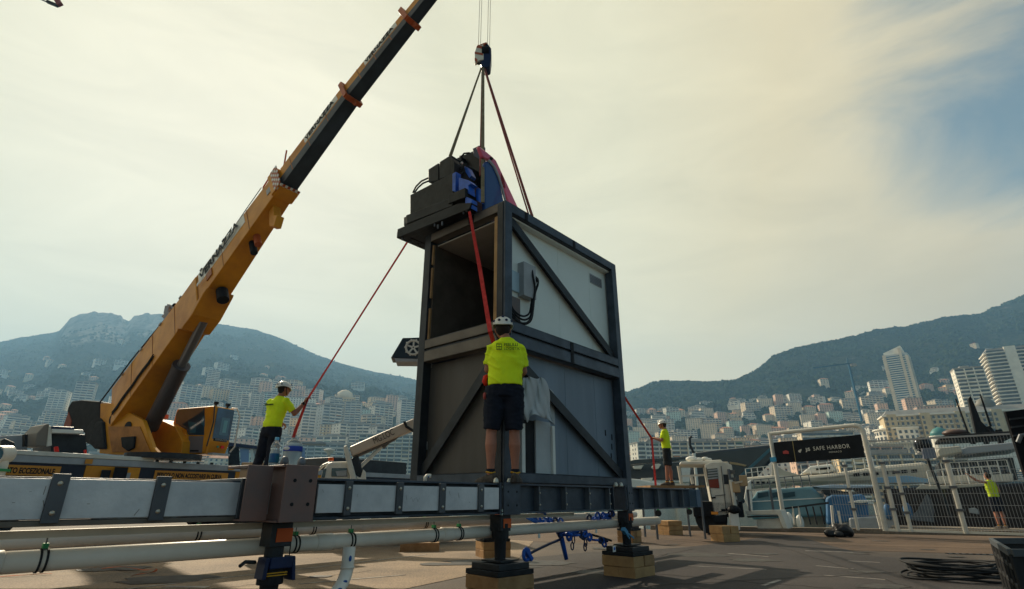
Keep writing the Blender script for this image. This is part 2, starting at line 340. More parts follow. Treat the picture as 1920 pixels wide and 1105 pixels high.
def rt(pts):
    o = []
    for u, v in pts:
        d = ray(u, v); o.append((d.x / d.y, d.z / d.y))
    return o
def interp(tab, x):
    if x <= tab[0][0]: return tab[0][1]
    for (a, va), (b, vb) in zip(tab, tab[1:]):
        if x <= b: return va + (vb - va) * (x - a) / (b - a)
    return tab[-1][1]
RR, TT = rt(ridge_px), rt(town_px)
def ridgeY(r): return interp([(-1.2, 1900), (-0.9, 2150), (-0.2, 2300), (0.15, 1500), (0.4, 1250), (0.6, 1350), (1.1, 1500)], r)
CLIFFS = [(ray(122, 600).x / ray(122, 600).y, ray(240, 600).x / ray(240, 600).y), (ray(248, 600).x / ray(248, 600).y, ray(352, 600).x / ray(352, 600).y)]
def height(r, Y):
    yr = ridgeY(r); zt = interp(TT, r) * 880 ; zr = interp(RR, r) * yr
    ks = [(400, -3.0), (470, -1.0), (600, 0.26 * zt), (740, 0.6 * zt), (880, zt), (880 + (yr - 880) * .5, zt + (zr - zt) * 0.44), (yr, zr), (yr + 60, zr - 8), (yr + 500, zr * .7)]
    z = interp(ks, Y)
    for (ra_, rb__) in CLIFFS:
        m = min(1, max(0, (r - ra_) / .012)) * min(1, max(0, (rb__ - r) / .012))
        if m > 0 and Y > 1400:
            edge = yr - 150 + 55 * noise.noise(Vector((r * 60, 2, 0))); k = min(1, max(0, (Y - edge + 60) / 60))
            if Y <= yr: z = z + (zr / yr * Y * .992 - z) * k * m
    if Y > 520:
        k = min(1, (Y - 520) / 500)
        env = 1.0 if Y < yr - 260 else max(0.0, (yr - Y) / 260)
        z += k * env * (noise.fractal(Vector((r * Y / 210, Y / 210, 3)), 1.0, 2.0, 5) * 32)
        z += k * noise.fractal(Vector((r * Y / 34, Y / 34, 9)), 0.8, 2.0, 4) * (4.0 if env > .5 else 2.4)
        if Y > 1000: z += noise.ridged_multi_fractal(Vector((r * Y / 160, Y / 160, 1)), 1.0, 2.1, 5, 1.0, 2.0) * 9 * min(1, (Y - 1000) / 400) * (1 if env > .6 else .35) - 5
    return z
def hz(x, y): return height(x / y, y)
def hill_mat():
    m = bpy.data.materials.new('wooded_hillside'); m.use_nodes = True; t = m.node_tree; b = t.nodes['Principled BSDF']; L = t.links.new
    g = t.nodes.new('ShaderNodeTexCoord'); at_ = t.nodes.new('ShaderNodeAttribute'); at_.attribute_name = 'rock'
    n1 = t.nodes.new('ShaderNodeTexNoise'); n1.inputs['Scale'].default_value = 0.013; n1.inputs['Detail'].default_value = 10; n1.inputs['Roughness'].default_value = 0.65
    n2 = t.nodes.new('ShaderNodeTexNoise'); n2.inputs['Scale'].default_value = 0.12; n2.inputs['Detail'].default_value = 5
    mp = t.nodes.new('ShaderNodeMapping'); mp.inputs['Scale'].default_value = (1, 1, 0.25); L(g.outputs['Object'], mp.inputs[0])
    n3 = t.nodes.new('ShaderNodeTexNoise'); n3.inputs['Scale'].default_value = 0.045; n3.inputs['Detail'].default_value = 8; n3.inputs['Roughness'].default_value = 0.7; L(mp.outputs[0], n3.inputs['Vector'])
    for n in (n1, n2): L(g.outputs['Object'], n.inputs['Vector'])
    f = t.nodes.new('ShaderNodeValToRGB'); L(n2.outputs[0], f.inputs[0]); e = f.color_ramp.elements; e[0].position = .35; e[0].color = (0.008, 0.017, 0.010, 1); e[1].position = .7; e[1].color = (0.045, 0.048, 0.028, 1)
    rk = t.nodes.new('ShaderNodeValToRGB'); L(n3.outputs[0], rk.inputs[0]); e = rk.color_ramp.elements; e[0].position = .35; e[0].color = (0.11, 0.10, 0.09, 1); e[1].position = .65; e[1].color = (0.34, 0.31, 0.28, 1)
    k = t.nodes.new('ShaderNodeMapRange'); L(n1.outputs[0], k.inputs[0]); k.inputs[1].default_value = 0.63; k.inputs[2].default_value = 0.70; k.inputs[4].default_value = 0.4
    ad = t.nodes.new('ShaderNodeMath'); ad.operation = 'MAXIMUM'; L(k.outputs[0], ad.inputs[0]); L(at_.outputs['Fac'], ad.inputs[1])
    mx = t.nodes.new('ShaderNodeMix'); mx.data_type = 'RGBA'; L(ad.outputs[0], mx.inputs[0]); L(f.outputs[0], mx.inputs[6]); L(rk.outputs[0], mx.inputs[7]); L(mx.outputs[2], b.inputs['Base Color'])
    b.inputs['Roughness'].default_value = 1.0; b.inputs['Specular IOR Level'].default_value = 0.0
    bp = t.nodes.new('ShaderNodeBump'); bp.inputs['Strength'].default_value = 0.8; bp.inputs['Distance'].default_value = 6; L(n3.outputs[0], bp.inputs['Height']); L(bp.outputs[0], b.inputs['Normal'])
    return m
NC, rows = 640, [400, 440, 480, 540, 600, 660, 720, 780, 840, 880, 930, 980, 1030, 1080]
vs, fs, rock = [], [], []
NR = 46
for i in range(NC):
    r = -1.28 + 2.56 * i / (NC - 1); yr = ridgeY(r)
    for j in range(NR):
        if j < 14: Y = rows[j]
        elif j < 40: Y = 1080 + (yr - 1080) * ((j - 13) / 26)
        else: Y = yr + (60, 120, 200, 300, 400, 500)[j - 40]
        z = height(r, Y)
        d_ = Vector((r, 1, z / Y)); uu = 960 + F * r / (CP + SP * z / Y); vv = 552.5 - F * (z / Y * CP - SP) / (CP + SP * z / Y)
        rk = 0.0
        nn = noise.fractal(Vector((r * Y / 60, Y / 60, z / 40)), 1, 2, 4) * 14
        if Y > 1300 and ((118 + nn < uu < 236 + nn and vv < 640 + nn) or (243 < uu < 345 + nn and vv < 622 + nn)): rk = 0.85
        vs.append((r * Y, Y, z)); rock.append(rk)
for i in range(NC - 1):
    for j in range(NR - 1):
        a = i * NR + j; fs.append((a, a + NR, a + NR + 1, a + 1))
me = bpy.data.meshes.new('hills'); me.from_pydata(vs, [], fs)
ca = me.attributes.new('rock', 'FLOAT', 'POINT'); ca.data.foreach_set('value', rock)
me.materials.append(hill_mat()); me.polygons.foreach_set('use_smooth', [True] * len(me.polygons))
o = bpy.data.objects.new('hills', me); C.objects.link(o); o['kind'] = 'structure'

# far-off wood: thousands of crowns, nobody could count them
leaf = mat('far_foliage', (0.050, 0.070, 0.032), 1.0, col2=(0.008, 0.018, 0.011), vscale=0.045, spec=0.0)
ico = bmesh.new(); bmesh.ops.create_icosphere(ico, subdivisions=1, radius=1.0); iv = [v.co.copy() for v in ico.verts]; ifc = [tuple(v.index for v in f.verts) for f in ico.faces]; ico.free()
rnd = random.Random(3)
vs, fs = [], []
def crown(x, y, z, rr, hh):
    n0 = len(vs)
    for p in iv:
        k = 0.72 + 0.5 * rnd.random(); vs.append((x + p.x * rr * k, y + p.y * rr * k, z + p.z * hh * k))
    fs.extend([tuple(n0 + a for a in f) for f in ifc])
for i in range(27000):
    r = rnd.uniform(-1.12, 1.12); yr = ridgeY(r); side = rnd.random()
    if rnd.random() < 0.16: Y = yr - rnd.uniform(0, 15)
    else: Y = 800 + (yr - 800) * rnd.random() ** 1.3
    x = r * Y
    if noise.noise(Vector((x / 90, Y / 90, 5))) < -0.27 and Y < yr - 20: continue
    uu = 960 + F * r / (CP + SP * 0.3)
    if 110 < uu < 350 and Y > yr - 320: continue
    s_ = rnd.uniform(2.0, 5.4) * (1.0 if Y < 1300 else .95)
    if Y > yr - 20: s_ *= 0.55
    crown(x, Y, height(r, Y) + s_ * 0.3, s_, s_ * rnd.uniform(0.8, 1.35))
for i in range(1500):       # green pockets inside the town
    r = rnd.uniform(-1.1, 1.1); Y = rnd.uniform(520, 880); x = r * Y
    if noise.noise(Vector((x / 70, Y / 70, 15))) < 0.12: continue
    s_ = rnd.uniform(3, 6); crown(x, Y, height(r, Y) + s_ * 0.8, s_, s_ * 1.1)
me = bpy.data.meshes.new('woodland'); me.from_pydata(vs, [], fs); me.materials.append(leaf)
o = bpy.data.objects.new('woodland', me); C.objects.link(o); o['kind'] = 'stuff'

# ------------------------------------------------------------------ far town
wallc = {'cream': (0.78, 0.64, 0.46), 'white': (0.84, 0.79, 0.68), 'pink': (0.72, 0.48, 0.36), 'ochre': (0.74, 0.54, 0.31), 'grey': (0.56, 0.55, 0.51), 'pale green': (0.52, 0.66, 0.58)}
wallm = {k: mat('wall_' + k.replace(' ', '_'), v, 0.85, var=0.14, vscale=0.15) for k, v in wallc.items()}
tile = mat('terracotta_roof', (0.46, 0.19, 0.10), 0.85, var=0.3, vscale=0.5)
flat = mat('grey_flat_roof', (0.34, 0.32, 0.29), 0.9, var=0.2, vscale=0.2)
winm = mat('far_window', (0.13, 0.14, 0.15), 0.2, col2=(0.05, 0.06, 0.075), vscale=0.25, spec=.5)
balm = mat('balcony_slab', (0.80, 0.75, 0.65), 0.8, var=0.1, vscale=0.3)
balp = mat('balcony_slab_pink', (0.50, 0.38, 0.30), 0.8, var=0.1, vscale=0.3)
awnm = [mat('awning_orange', (.62, .24, .08), .9), mat('awning_green', (.10, .26, .18), .9), mat('awning_cream', (.85, .78, .60), .9)]
def hblock(w, d, nf, style, col, rnd_, fh=3.1):
    """meshes of one building kind: list of (part name, mesh, kind)"""
    H = nf * fh; x0, x1, y0, y1 = -w / 2, w / 2, -d / 2, d / 2; parts = []
    body = MB(); win = MB(); bal = MB(); roof = MB(); awn = [MB(), MB(), MB()]
    if style == 'terrace':
        steps = 3; 
        for k in range(steps):
            yy = y0 + k * d * 0.16; z0 = -14 if k == 0 else H * k / steps; body.box(x0 + k * w * .05, x1 - k * w * .05, yy, y1, z0, H * (k + 1) / steps)
        def yf(z): return y0 + min(steps - 1, int(z / (H / steps) + 1e-3)) * d * 0.16
        def xf(z): return min(steps - 1, int(z / (H / steps) + 1e-3)) * w * .05
    else:
        body.box(x0, x1, y0, y1, -14, H); yf = lambda z: y0; xf = lambda z: 0
    for k in range(nf):
        z = k * fh; y = yf(z); ins = xf(z)
        if style in ('slab', 'terrace', 'tower'):
            seg = max(2, int(w / 5.5)) if style != 'tower' else 3
            a = x0 + ins + 0.6; b = x1 - ins - 0.6; sw = (b - a) / seg
            for sgi in range(seg):
                if style == 'tower' and seg == 3 and sgi == 1 and rnd_.random() < .0: continue
                if (sgi * 7 + k // 3) % 5 != 4: bal.box(a + sgi * sw + .3, a + (sgi + 1) * sw - .3, y - 1.3, y, z + 0.0, z + 0.95)
                if k == 0 and sgi: body.box(a + sgi * sw - .35, a + sgi * sw + .35, y - .9, y, -2, H if style != 'terrace' else fh * 2)
                if rnd_.random() < .13: awn[rnd_.randrange(3)].add([(a + sgi * sw + .6, y - .1, z + 2.7), (a + (sgi + 1) * sw - .6, y - .1, z + 2.7), (a + (sgi + 1) * sw - .6, y - 1.6, z + 2.0), (a + sgi * sw + .6, y - 1.6, z + 2.0)], [(0, 1, 2, 3)])
            win.box(a, b, y - 0.06, y + .3, z + 1.0, z + fh - .35)
            for cy in (y + d * .3, y + d * .62):
                for xx, e_ in ((x0 + ins, -.07), (x1 - ins, .07)): win.box(min(xx, xx + e_), max(xx, xx + e_), cy - .7, cy + .7, z + 1.0, z + 2.4)
        else:
            nwx = max(3, int(w / 3.6)); st = w / nwx
            for i in range(nwx):
                cx = x0 + (i + .5) * st; win.box(cx - .65, cx + .65, y0 - .07, y0 + .2, z + .9, z + 2.5)
                if rnd_.random() < .12: awn[rnd_.randrange(3)].box(cx - .9, cx + .9, y0 - .7, y0, z + 2.3, z + 2.6)
                if rnd_.random() < .4: bal.box(cx - 1.1, cx + 1.1, y0 - .9, y0, z + .05, z + .5)
            ny = max(2, int(d / 4.5)); st = d / ny
            for i in range(ny):
                cy = y0 + (i + .5) * st
                for xx, e_ in ((x0, -.07), (x1, .07)): win.box(min(xx, xx + e_), max(xx, xx + e_), cy - .6, cy + .6, z + .9, z + 2.5)
    rm = flat
    if style == 'tile':
        rm = tile; hh = min(4.0, d * .2)
        roof.add([(x0 - .6, y0 - .6, H), (x1 + .6, y0 - .6, H), (x1 + .6, y1 + .6, H), (x0 - .6, y1 + .6, H), (x0 + d * .4, 0, H + hh), (x1 - d * .4, 0, H + hh)], [(0, 1, 5, 4), (1, 2, 5), (2, 3, 4, 5), (3, 0, 4), (0, 3, 2, 1)])
    else:
        ins = xf(H - 1); yy = yf(H - 1)
        roof.box(x0 + ins - .4, x1 - ins + .4, yy - .6, y1 + .4, H, H + .7)
        roof.box(-w * .22, w * .1, y0 + d * .45, y1 - d * .15, H + .7, H + 3.2); roof.box(w * .2, w * .32, y0 + d * .5, y1 - d * .2, H + .7, H + 2.2)
        for q_ in range(5): rx, ry = rnd_.uniform(-w * .42, w * .4), rnd_.uniform(y0 + 2, y1 - 2); roof.box(rx, rx + rnd_.uniform(.5, 1.6), ry, ry + 1.2, H + .7, H + rnd_.uniform(1.2, 2.4))
    cn = wallm[col]
    return [('wall', body.mesh('wall', cn), None), ('roof', roof.mesh('roof', rm), None), ('windows', win.mesh('windows', winm), 'stuff'), ('balconies', bal.mesh('balconies', balp if col == 'pink' else balm), 'stuff')] + [('awnings', a_.mesh('awnings', m_), 'stuff') for a_, m_ in zip(awn, awnm) if a_.f]
def place_building(parts, loc, rz, label, cat, group, sc=1.0, name='apartment_building'):
    t_ = thing(name, label, cat, loc, rz, group); t_.scale = (sc, sc, sc)
    for nme, me_, kd in parts:
        if len(me_.polygons) == 0: continue
        c = bpy.data.objects.new(nme, me_); C.objects.link(c); c.parent = t_
        if kd: c['kind'] = kd
    return t_
rb = random.Random(11)
kinds = []
for (w, d_, nf, st, col) in ((34, 16, 7, 'slab', 'cream'), (26, 15, 9, 'slab', 'white'), (22, 16, 6, 'grid', 'ochre'), (18, 14, 5, 'tile', 'cream'), (30, 17, 6, 'terrace', 'white'), (24, 14, 5, 'tile', 'pink'), (20, 17, 12, 'tower', 'white'), (28, 15, 8, 'grid', 'cream'), (16, 13, 8, 'grid', 'pink'), (40, 16, 6, 'slab', 'white'), (20, 18, 15, 'tower', 'grey'), (15, 12, 3, 'tile', 'ochre'), (36, 18, 5, 'terrace', 'cream'), (24, 15, 7, 'grid', 'pale green')):
    kinds.append((hblock(w, d_, nf, st, col, rb), w, nf, st, col))
desc = {'slab': 'balconied block', 'grid': 'small-windowed block', 'tile': 'tile-roofed house', 'terrace': 'terraced block', 'tower': 'slim tower'}
zones = ((130, 'at the far left edge'), (330, 'left of the yellow boom'), (440, 'above the crane cab'), (560, 'behind the left worker'), (660, 'above the small umbrella'), (900, 'above the cream loader boom'), (1240, 'beside the container right edge'), (1300, 'behind the right worker'), (1430, 'above the dark yacht bow'), (1540, 'above the left part of the banner'), (1650, 'above the right part of the banner'), (1780, 'near the lone tower'), (9999, 'at the far right edge'))
def zone(u):
    for a, b in zones:
        if u < a: return b
rowname = ('lowest row', 'second row up', 'third row up', 'fourth row up', 'fifth row up', 'sixth row up', 'seventh row up', 'eighth row up', 'ninth row up', 'tenth row up', 'row just under the trees', 'topmost row')
placed = []
cnt = [0, 0]
reserved = [(330, 400, 715, 790), (600, 770, 800, 900), (1640, 1920, 640, 870)]
def try_place(r, Y, town, row):
    i = rb.choices(range(len(kinds)), [6, 7, 4, 3, 5, 3, 7, 6, 5, 4, 6, 2, 4, 4] if r < 0 else [8, 4, 7, 6, 4, 5, 2, 8, 5, 3, 0.6, 4, 6, 2])[0]
    parts, w, nf, st, col = kinds[i]; x = r * Y; w *= 1.05 if r < 0 else .72
    if Y > 760 and nf > 9 and r > 0: return
    if cnt[st == 'tile'] > 292: return
    for (px, py, pw) in placed:
        if abs(px - x) < (pw + w) * (.46 if r < 0 else .40) and abs(py - Y) < 17: return
    cnt[st == 'tile'] += 1
    z = hz(x, Y) - 1.0; placed.append((x, Y, w))
    uu = proj(Vector((x, Y, z + nf * 3)))[0]
    lab = f"{'tall ' if nf > 8 else ''}{col} {desc[st]} {zone(uu)}, {rowname[row]}"
    rz = -math.atan(r) + rb.uniform(-.5, .5) if r < 0 else rb.uniform(-.38, .18)
    place_building(parts, (x, Y, z), rz, lab, 'building', f"{col} {desc[st]}s {zone(uu)}, {rowname[row]}", (rb.uniform(.9, 1.25) if r < 0 else rb.uniform(.6, .92)), 'town_house' if st == 'tile' else 'apartment_building')
for row, Y in reversed(list(enumerate((480, 505, 535, 570, 605, 645, 685, 730, 775, 820, 870, 920)))):
    step = 10.0
    for (ra, rbb) in ((-1.06, -0.14), (0.17, 1.06)):
        x = ra * Y
        while x < rbb * Y:
            r = x / Y
            dens = 1.0 if ra > 0 else (0.62 if r > -.72 else 0.3)
            if Y > 860: dens *= 0.7
            if ra > 0 and r > .7 and Y > 640: dens *= 0.4
            if ra < 0 and Y < 500: dens = 0
            if rb.random() < dens * (0.62 if Y < 500 else 0.97): try_place(r, Y + rb.uniform(-8, 8), ra, row)
            x += step + rb.uniform(0, 6)
# villas scattered in the green belt above the town
villa_k = [hblock(14, 11, 3, 'tile', 'cream', rb), hblock(20, 12, 3, 'terrace', 'white', rb), hblock(26, 12, 4, 'slab', 'white', rb), hblock(12, 10, 2, 'tile', 'pink', rb)]
vn = ('cream red-roofed villa', 'white stepped villa', 'long white balconied residence', 'small pink red-roofed house')
for i in range(130):
    r = rb.uniform(-1.0, -.2) if rb.random() < .38 else rb.uniform(.2, 1.05)
    yr = ridgeY(r); Y = 900 + (yr - 900) * rb.random() ** (1.9 if r < 0 else 2.4) * (.62 if r < 0 else .42); x = r * Y; k = rb.randrange(4)
    zz = hz(x, Y) + 2.5; zn = zone(proj(Vector((x, Y, zz)))[0]); hgt = 'low' if Y < 1020 else 'midway' if Y < 1200 else 'high'
    place_building(villa_k[k], (x, Y, zz), -math.atan(r) + rb.uniform(-.6, .6), f"{vn[k]} {hgt} in the trees {zn}", 'villa', f"{vn[k]}s {hgt} in the trees {zn}", rb.uniform(.7, 1.1), 'villa')

# buildings one can point at
def at(u, v, Y): 
    p = P(u, v, Y); return (p.x, p.y, p.z)
def special(u, vb, Y, rz, label, args, sc=1.0, name='apartment_building', cat='building'):
    parts = hblock(*args, rb); return place_building(parts, at(u, vb, Y), rz, label, cat, None, sc, name)
special(349, 800, 900, .45, 'pale hazy tower block behind the crane cab, left of a twin pair', (26, 20, 21, 'tower', 'grey'), 1.0, 'tower_block', 'tower')
special(377, 800, 920, .45, 'pale hazy tower block behind the crane cab, right of a twin pair', (24, 20, 22, 'tower', 'grey'), 1.0, 'tower_block', 'tower')
special(452, 860, 780, .5, 'tall grey tower left of the worker at the bottles, with close floors', (26, 22, 27, 'tower', 'grey'), 1.0, 'tower_block', 'tower')
special(487, 860, 800, .35, 'pale green tower behind the worker at the bottles, the tallest there', (22, 20, 30, 'tower', 'pale green'), 1.0, 'tower_block', 'tower')
special(560, 800, 800, .25, 'pale pink grey block just right of the worker hands, with stepped crown', (38, 20, 13, 'grid', 'white'))
special(505, 850, 620, .25, 'cream slab block with vertical bays behind the white jug', (44, 18, 9, 'grid', 'cream'))
special(625, 900, 480, .3, 'curved blue grey block with pale floor bands above the white truck cab', (60, 20, 9, 'slab', 'grey'))
special(722, 905, 470, .2, 'big cream residential block with stacked balconies behind the white loader boom', (48, 18, 12, 'slab', 'cream'))
special(615, 850, 640, .2, 'tall ochre block with dark bays above the street umbrella', (22, 16, 10, 'grid', 'ochre'))
# domed residence on the left hillside
dm = thing('domed_building', 'beige domed residence rising highest over the left hillside town', 'building', at(640, 800, 860), .2)
body = MB(); win = MB()
for (w, z0, z1) in ((62, -10, 22), (46, 22, 34), (32, 34, 44)):
    body.box(-w / 2, w / 2, -12, 12, z0, z1)
    for k in range(max(0, int(z0 / 3.2)), int(z1 / 3.2)):
        for i in range(int(w / 4)): win.box(-w / 2 + 1.2 + i * 4, -w / 2 + 3.4 + i * 4, -12.15, -11.9, k * 3.2 + .9, k * 3.2 + 2.5)
body.build('wall', wallm['ochre'], dm); MB().lathe((0, 0, 44), [(14, 0), (13.6, 4), (11, 9), (6, 12.5), (.5, 14)], 20).build('dome', wallm['cream'], dm, smooth=True); win.build('windows', winm, dm, kind='stuff')

# right-hand landmark towers
tw = thing('tower_block', 'tall white and blue tower alone against the right hillside, with slanted top', 'tower', at(1716, 805, 780), -.75)
MB().box(-15, 15, -11, 11, -10, 108).build('wall', wallm['grey'], tw)
s_ = MB(); s_.box(-15.6, -11.5, -12.2, 11, -10, 108).box(5.5, 9, -13, -10, -10, 116).box(12, 15.6, -12, 11, -10, 104); s_.build('pillar', wallm['cream'], tw)
b_ = MB(); w_ = MB()
for k in range(33):
    z = k * 3.2; b_.box(-11, 5, -12.6, -11, z, z + 1.1); b_.box(9, 12, -12.2, -11, z, z + 1.0); b_.box(15, 16.4, -9, 9, z, z + 1); w_.box(-11, 12, -11.3, -10.9, z + 1.1, z + 2.9); w_.box(14.9, 15.2, -9, 9, z + 1.1, z + 2.9); b_.box(-16.4, -15, -9, 9, z, z + 1); w_.box(-15.8, -15, -9, 9, z + 1.1, z + 2.9)
b_.build('balconies', balm, tw, kind='stuff'); w_.build('windows', glass_teal, tw, kind='stuff')
MB().prism([(-14, -8, 108), (12, -8, 108), (9, -8, 120), (-14, -8, 112)], (0, 14, 0)).build('roof', wallm['white'], tw)
tb = thing('tower_block', 'big stepped tower at the right edge with deep white balconies', 'tower', at(1940, 790, 480), -.55)
MB().box(-20, 20, -12, 12, -10, 64).build('wall', wallm['grey'], tb)
b_ = MB(); w_ = MB(); p_ = MB()
for k in range(20):
    z = k * 3.2; b_.box(-21.5, -7, -14, -12, z, z + .9); b_.box(1, 21, -14, -12, z, z + .9); w_.box(-20, 20, -12.2, -11.9, z + 1, z + 2.9); b_.box(-22, -20, -12, 12, z, z + .9); w_.box(-20.2, -19.9, -11, 11, z + 1, z + 2.9)
MB().box(-7, 1, -13.2, -11.5, -10, 66).build('pillar', wallm['white'], tb)
b_.build('balconies', balm, tb, kind='stuff'); w_.build('windows', winm, tb, kind='stuff'); MB().box(-19, 19, -11, 11, 64, 65.5).build('roof', flat, tb)
special(1842, 790, 450, -.5, 'shorter white banded block left of the big tower at the right edge', (20, 14, 14, 'slab', 'white'))
special(1722, 800, 640, -.3, 'pink and white striped block at the foot of the lone tower', (22, 14, 13, 'grid', 'pink'), .8)
special(1760, 800, 560, -.4, 'low red brown block with white fins right of the lone tower', (40, 16, 8, 'grid', 'pink'), .8)
ho = thing('grand_hotel', 'long cream belle epoque hotel with a dome over the dark masts on the right', 'hotel', at(1812, 836, 400), -.42)
b_ = MB(); w_ = MB(); c_ = MB(); b_.box(-48, 48, -9, 9, -12, 22)
for i in range(5): b_.box(-46 + i * 21, -40 + i * 21, -10.5, -8, -12, 23.5)
b_.build('wall', mat('hotel_wall', (0.55, 0.44, 0.27), .85, var=.12, vscale=.3), ho)
for k in range(6):
    for i in range(30):
        x = -47 + i * 3.25; w_.box(x, x + 1.5, -10.62 if (i * 3.25 + 1.5) % 21 < 6 else -9.1, -8.9, k * 3.7 + .7, k * 3.7 + 2.8); c_.box(x - .3, x + 1.8, -10, -8.9, k * 3.7 + .1, k * 3.7 + .5)
w_.build('windows', winm, ho, kind='stuff'); c_.build('balconies', balm, ho, kind='stuff')
MB().box(-49, 49, -10.4, 9.6, 22, 23).build('cornice', balm, ho); MB().prism([(-48, -9, 23), (48, -9, 23), (44, -4, 27), (-44, -4, 27)], (0, 9, 0)).build('roof', flat, ho)
MB().lathe((18, 0, 26), [(6, 0), (5.8, 3), (4, 6), (1, 7.5), (.2, 9)], 16).build('dome', mat('copper_dome', (0.16, 0.15, 0.12), .6), ho, smooth=True)
rbld = thing('round_building', 'white round-fronted building with arched dark windows below the long hotel', 'building', at(1695, 838, 420), -.3)
MB().lathe((0, 0, 0), [(17, -12), (17, 12), (18, 12), (18, 13), (13, 13.5), (13, 16)], 32).build('wall', wallm['white'], rbld)
w_ = MB()
for k in range(3):
    for i in range(30):
        a = i / 30 * 2 * math.pi; c, s = math.cos(a), math.sin(a); w_.box(17.0, 17.15, -.9, .9, k * 3.8 + .8, k * 3.8 + 3.0, Matrix.Rotation(a, 3, 'Z'))
w_.build('windows', winm, rbld, kind='stuff')
ar = thing('arcade_terrace', 'pale stone terrace wall with a row of arches beneath the round building', 'terrace', at(1690, 856, 390), -.3)
MB().box(-40, 40, -4, 10, -12, 9).box(-41, 41, -5.5, -3.5, 8, 9.4).build('wall', wallm['cream'], ar); w_ = MB()
for i in range(20): w_.box(-38 + i * 3.9, -35.6 + i * 3.9, -4.2, -3.9, .5, 4.4).cyl((-36.8 + i * 3.9, -4.15, 4.4), (-36.8 + i * 3.9, -3.9, 4.4), 1.2, n=12)
w_.build('arches', winm, ar, kind='stuff')
pv = thing('domed_pavilion', 'small pale pavilion with a teal cupola in front of the long hotel', 'pavilion', at(1772, 850, 330), -.3)
MB().lathe((0, 0, 0), [(5.2, -10), (4.8, 9), (5.6, 9.4), (5.6, 10)], 16).build('wall', wallm['white'], pv); MB().lathe((0, 0, 10), [(5.0, 0), (4.6, 2), (3, 4), (.4, 5.2)], 16).build('dome', mat('teal_copper', (0.05, 0.2, 0.19), .5), pv, smooth=True)
MB().box(5, 34, -3, 6, -10, 8).build('annex', wallm['white'], pv)
for (u, vb, Y, rz, lab, args, s_) in ((1330, 905, 330, -.1, 'cream slab block with long open galleries behind the right-hand worker', (52, 14, 9, 'slab', 'cream'), .8), (1240, 905, 340, .2, 'white slab block with seven balcony rows left of the right-hand worker', (40, 14, 9, 'slab', 'white'), .8), (1395, 895, 330, -.2, 'pink terraced block behind the dark pointed yacht bow', (44, 14, 7, 'grid', 'pink'), .8), (1600, 935, 250, -.25, 'brown and white block with dark galleries behind the tall sign frame', (58, 16, 9, 'slab', 'pink'), .75), (1700, 945, 230, -.3, 'long brown block with pale balcony rows behind the fence posts', (60, 16, 8, 'slab', 'ochre'), .75), (1480, 915, 300, -.2, 'low white block with red awnings behind the dark banner', (44, 14, 6, 'grid', 'white'), .8), (1560, 870, 400, -.2, 'cream stepped block above the top bar of the sign frame', (44, 16, 7, 'terrace', 'cream'), 1.0)):
    special(u, vb, Y, rz, lab, args, s_)

# distant blue tower crane
bc = thing('tower_crane', 'slender blue tower crane with long jib standing against the right hillside', 'crane', at(1616, 790, 620))
cb = mat('crane_blue', (0.012, 0.09, 0.16), .6, spec=.1)
MB().box(-.9, .9, -.9, .9, 0, 66).build('mast', cb, bc)
MB().bar((4, 0, 67.5), (-42, 2, 62), 1.0, 1.2).build('jib', cb, bc); MB().bar((-1, 0, 68), (0, 0, 74), 1.2, 1.2).build('cat_head', cb, bc); MB().box(2, 8, -1.5, 1.5, 64, 67).build('counterweight', flat, bc)
# crane jib tip entering at the top left of the frame
jt = thing('jib_tip', 'dark lattice jib tip with red end at the top left corner of the sky', 'crane', tuple(P(100, 5, 60)))
M_ = MB(); M_.bar((-6, 0, 2.6), (-.6, 0, -.1), .14, .14).bar((-5, 0, 4.2), (.2, 0, .9), .14, .14).bar((-2, 0, .8), (-1.6, 0, 2.2), .1, .1).bar((-2, 0, .8), (-.2, 0, 1.2), .1, .1).build('lattice', steel_d, jt)
MB().bar((-.2, 0, 1.3), (1.2, 0, -.5), .5, .7).build('jib_end', mat('dull_red', (0.3, 0.03, 0.03), .5), jt); MB().bar((-1, 0, .2), (.9, 0, -.7), .4, .4).build('sheave', black, jt)

# stains, tyre marks and cracks with their own shapes on the quay
rs_ = random.Random(21)
stain = mat('oil_stain', (.045, .038, .034), .55, var=.5, vscale=6); crackm = mat('crack_fill', (.03, .027, .025), .8); tyre = mat('tyre_mark', (.06, .05, .045), .8, var=.5, vscale=9)
for k in range(22):
    u, v = rs_.uniform(980, 1900), rs_.uniform(1012, 1100)
    if k > 15: u, v = rs_.uniform(60, 900), rs_.uniform(1050, 1100)
    c_ = PZ(u, v, .0085); R_ = rs_.uniform(.08, .42); n_ = 18
    ps = [(c_.x + R_ * rs_.uniform(.65, 1.15) * math.cos(t / n_ * 6.283) * 1.5, c_.y + R_ * rs_.uniform(.65, 1.15) * math.sin(t / n_ * 6.283), .0085 + k * .0002) for t in range(n_)]
    MB().add(ps, [tuple(range(n_))]).build('ground_stain', stain, kind='structure')
for (u0, v0, u1, v1) in ((1180, 1100, 1900, 1062), (1040, 1060, 1560, 1104), (1420, 1012, 1700, 1100), (980, 1090, 1300, 1030), (400, 1104, 700, 1070), (1500, 1020, 1890, 1030)):
    a = PZ(u0, v0, .0135); b = PZ(u1, v1, .0135); pts = []
    for i in range(26):
        p = a.lerp(b, i / 25); pts.append((p.x + rs_.uniform(-.05, .05), p.y + rs_.uniform(-.05, .05), .0135))
    m_ = MB()
    for p, q_ in zip(pts, pts[1:]): m_.bar(p, q_, rs_.uniform(.004, .010), .002)
    m_.build('ground_crack', crackm, kind='structure')
for k, (u0, v0, u1, v1) in enumerate(((1240, 1104, 1840, 1022), (1330, 1104, 1885, 1030))):
    pass
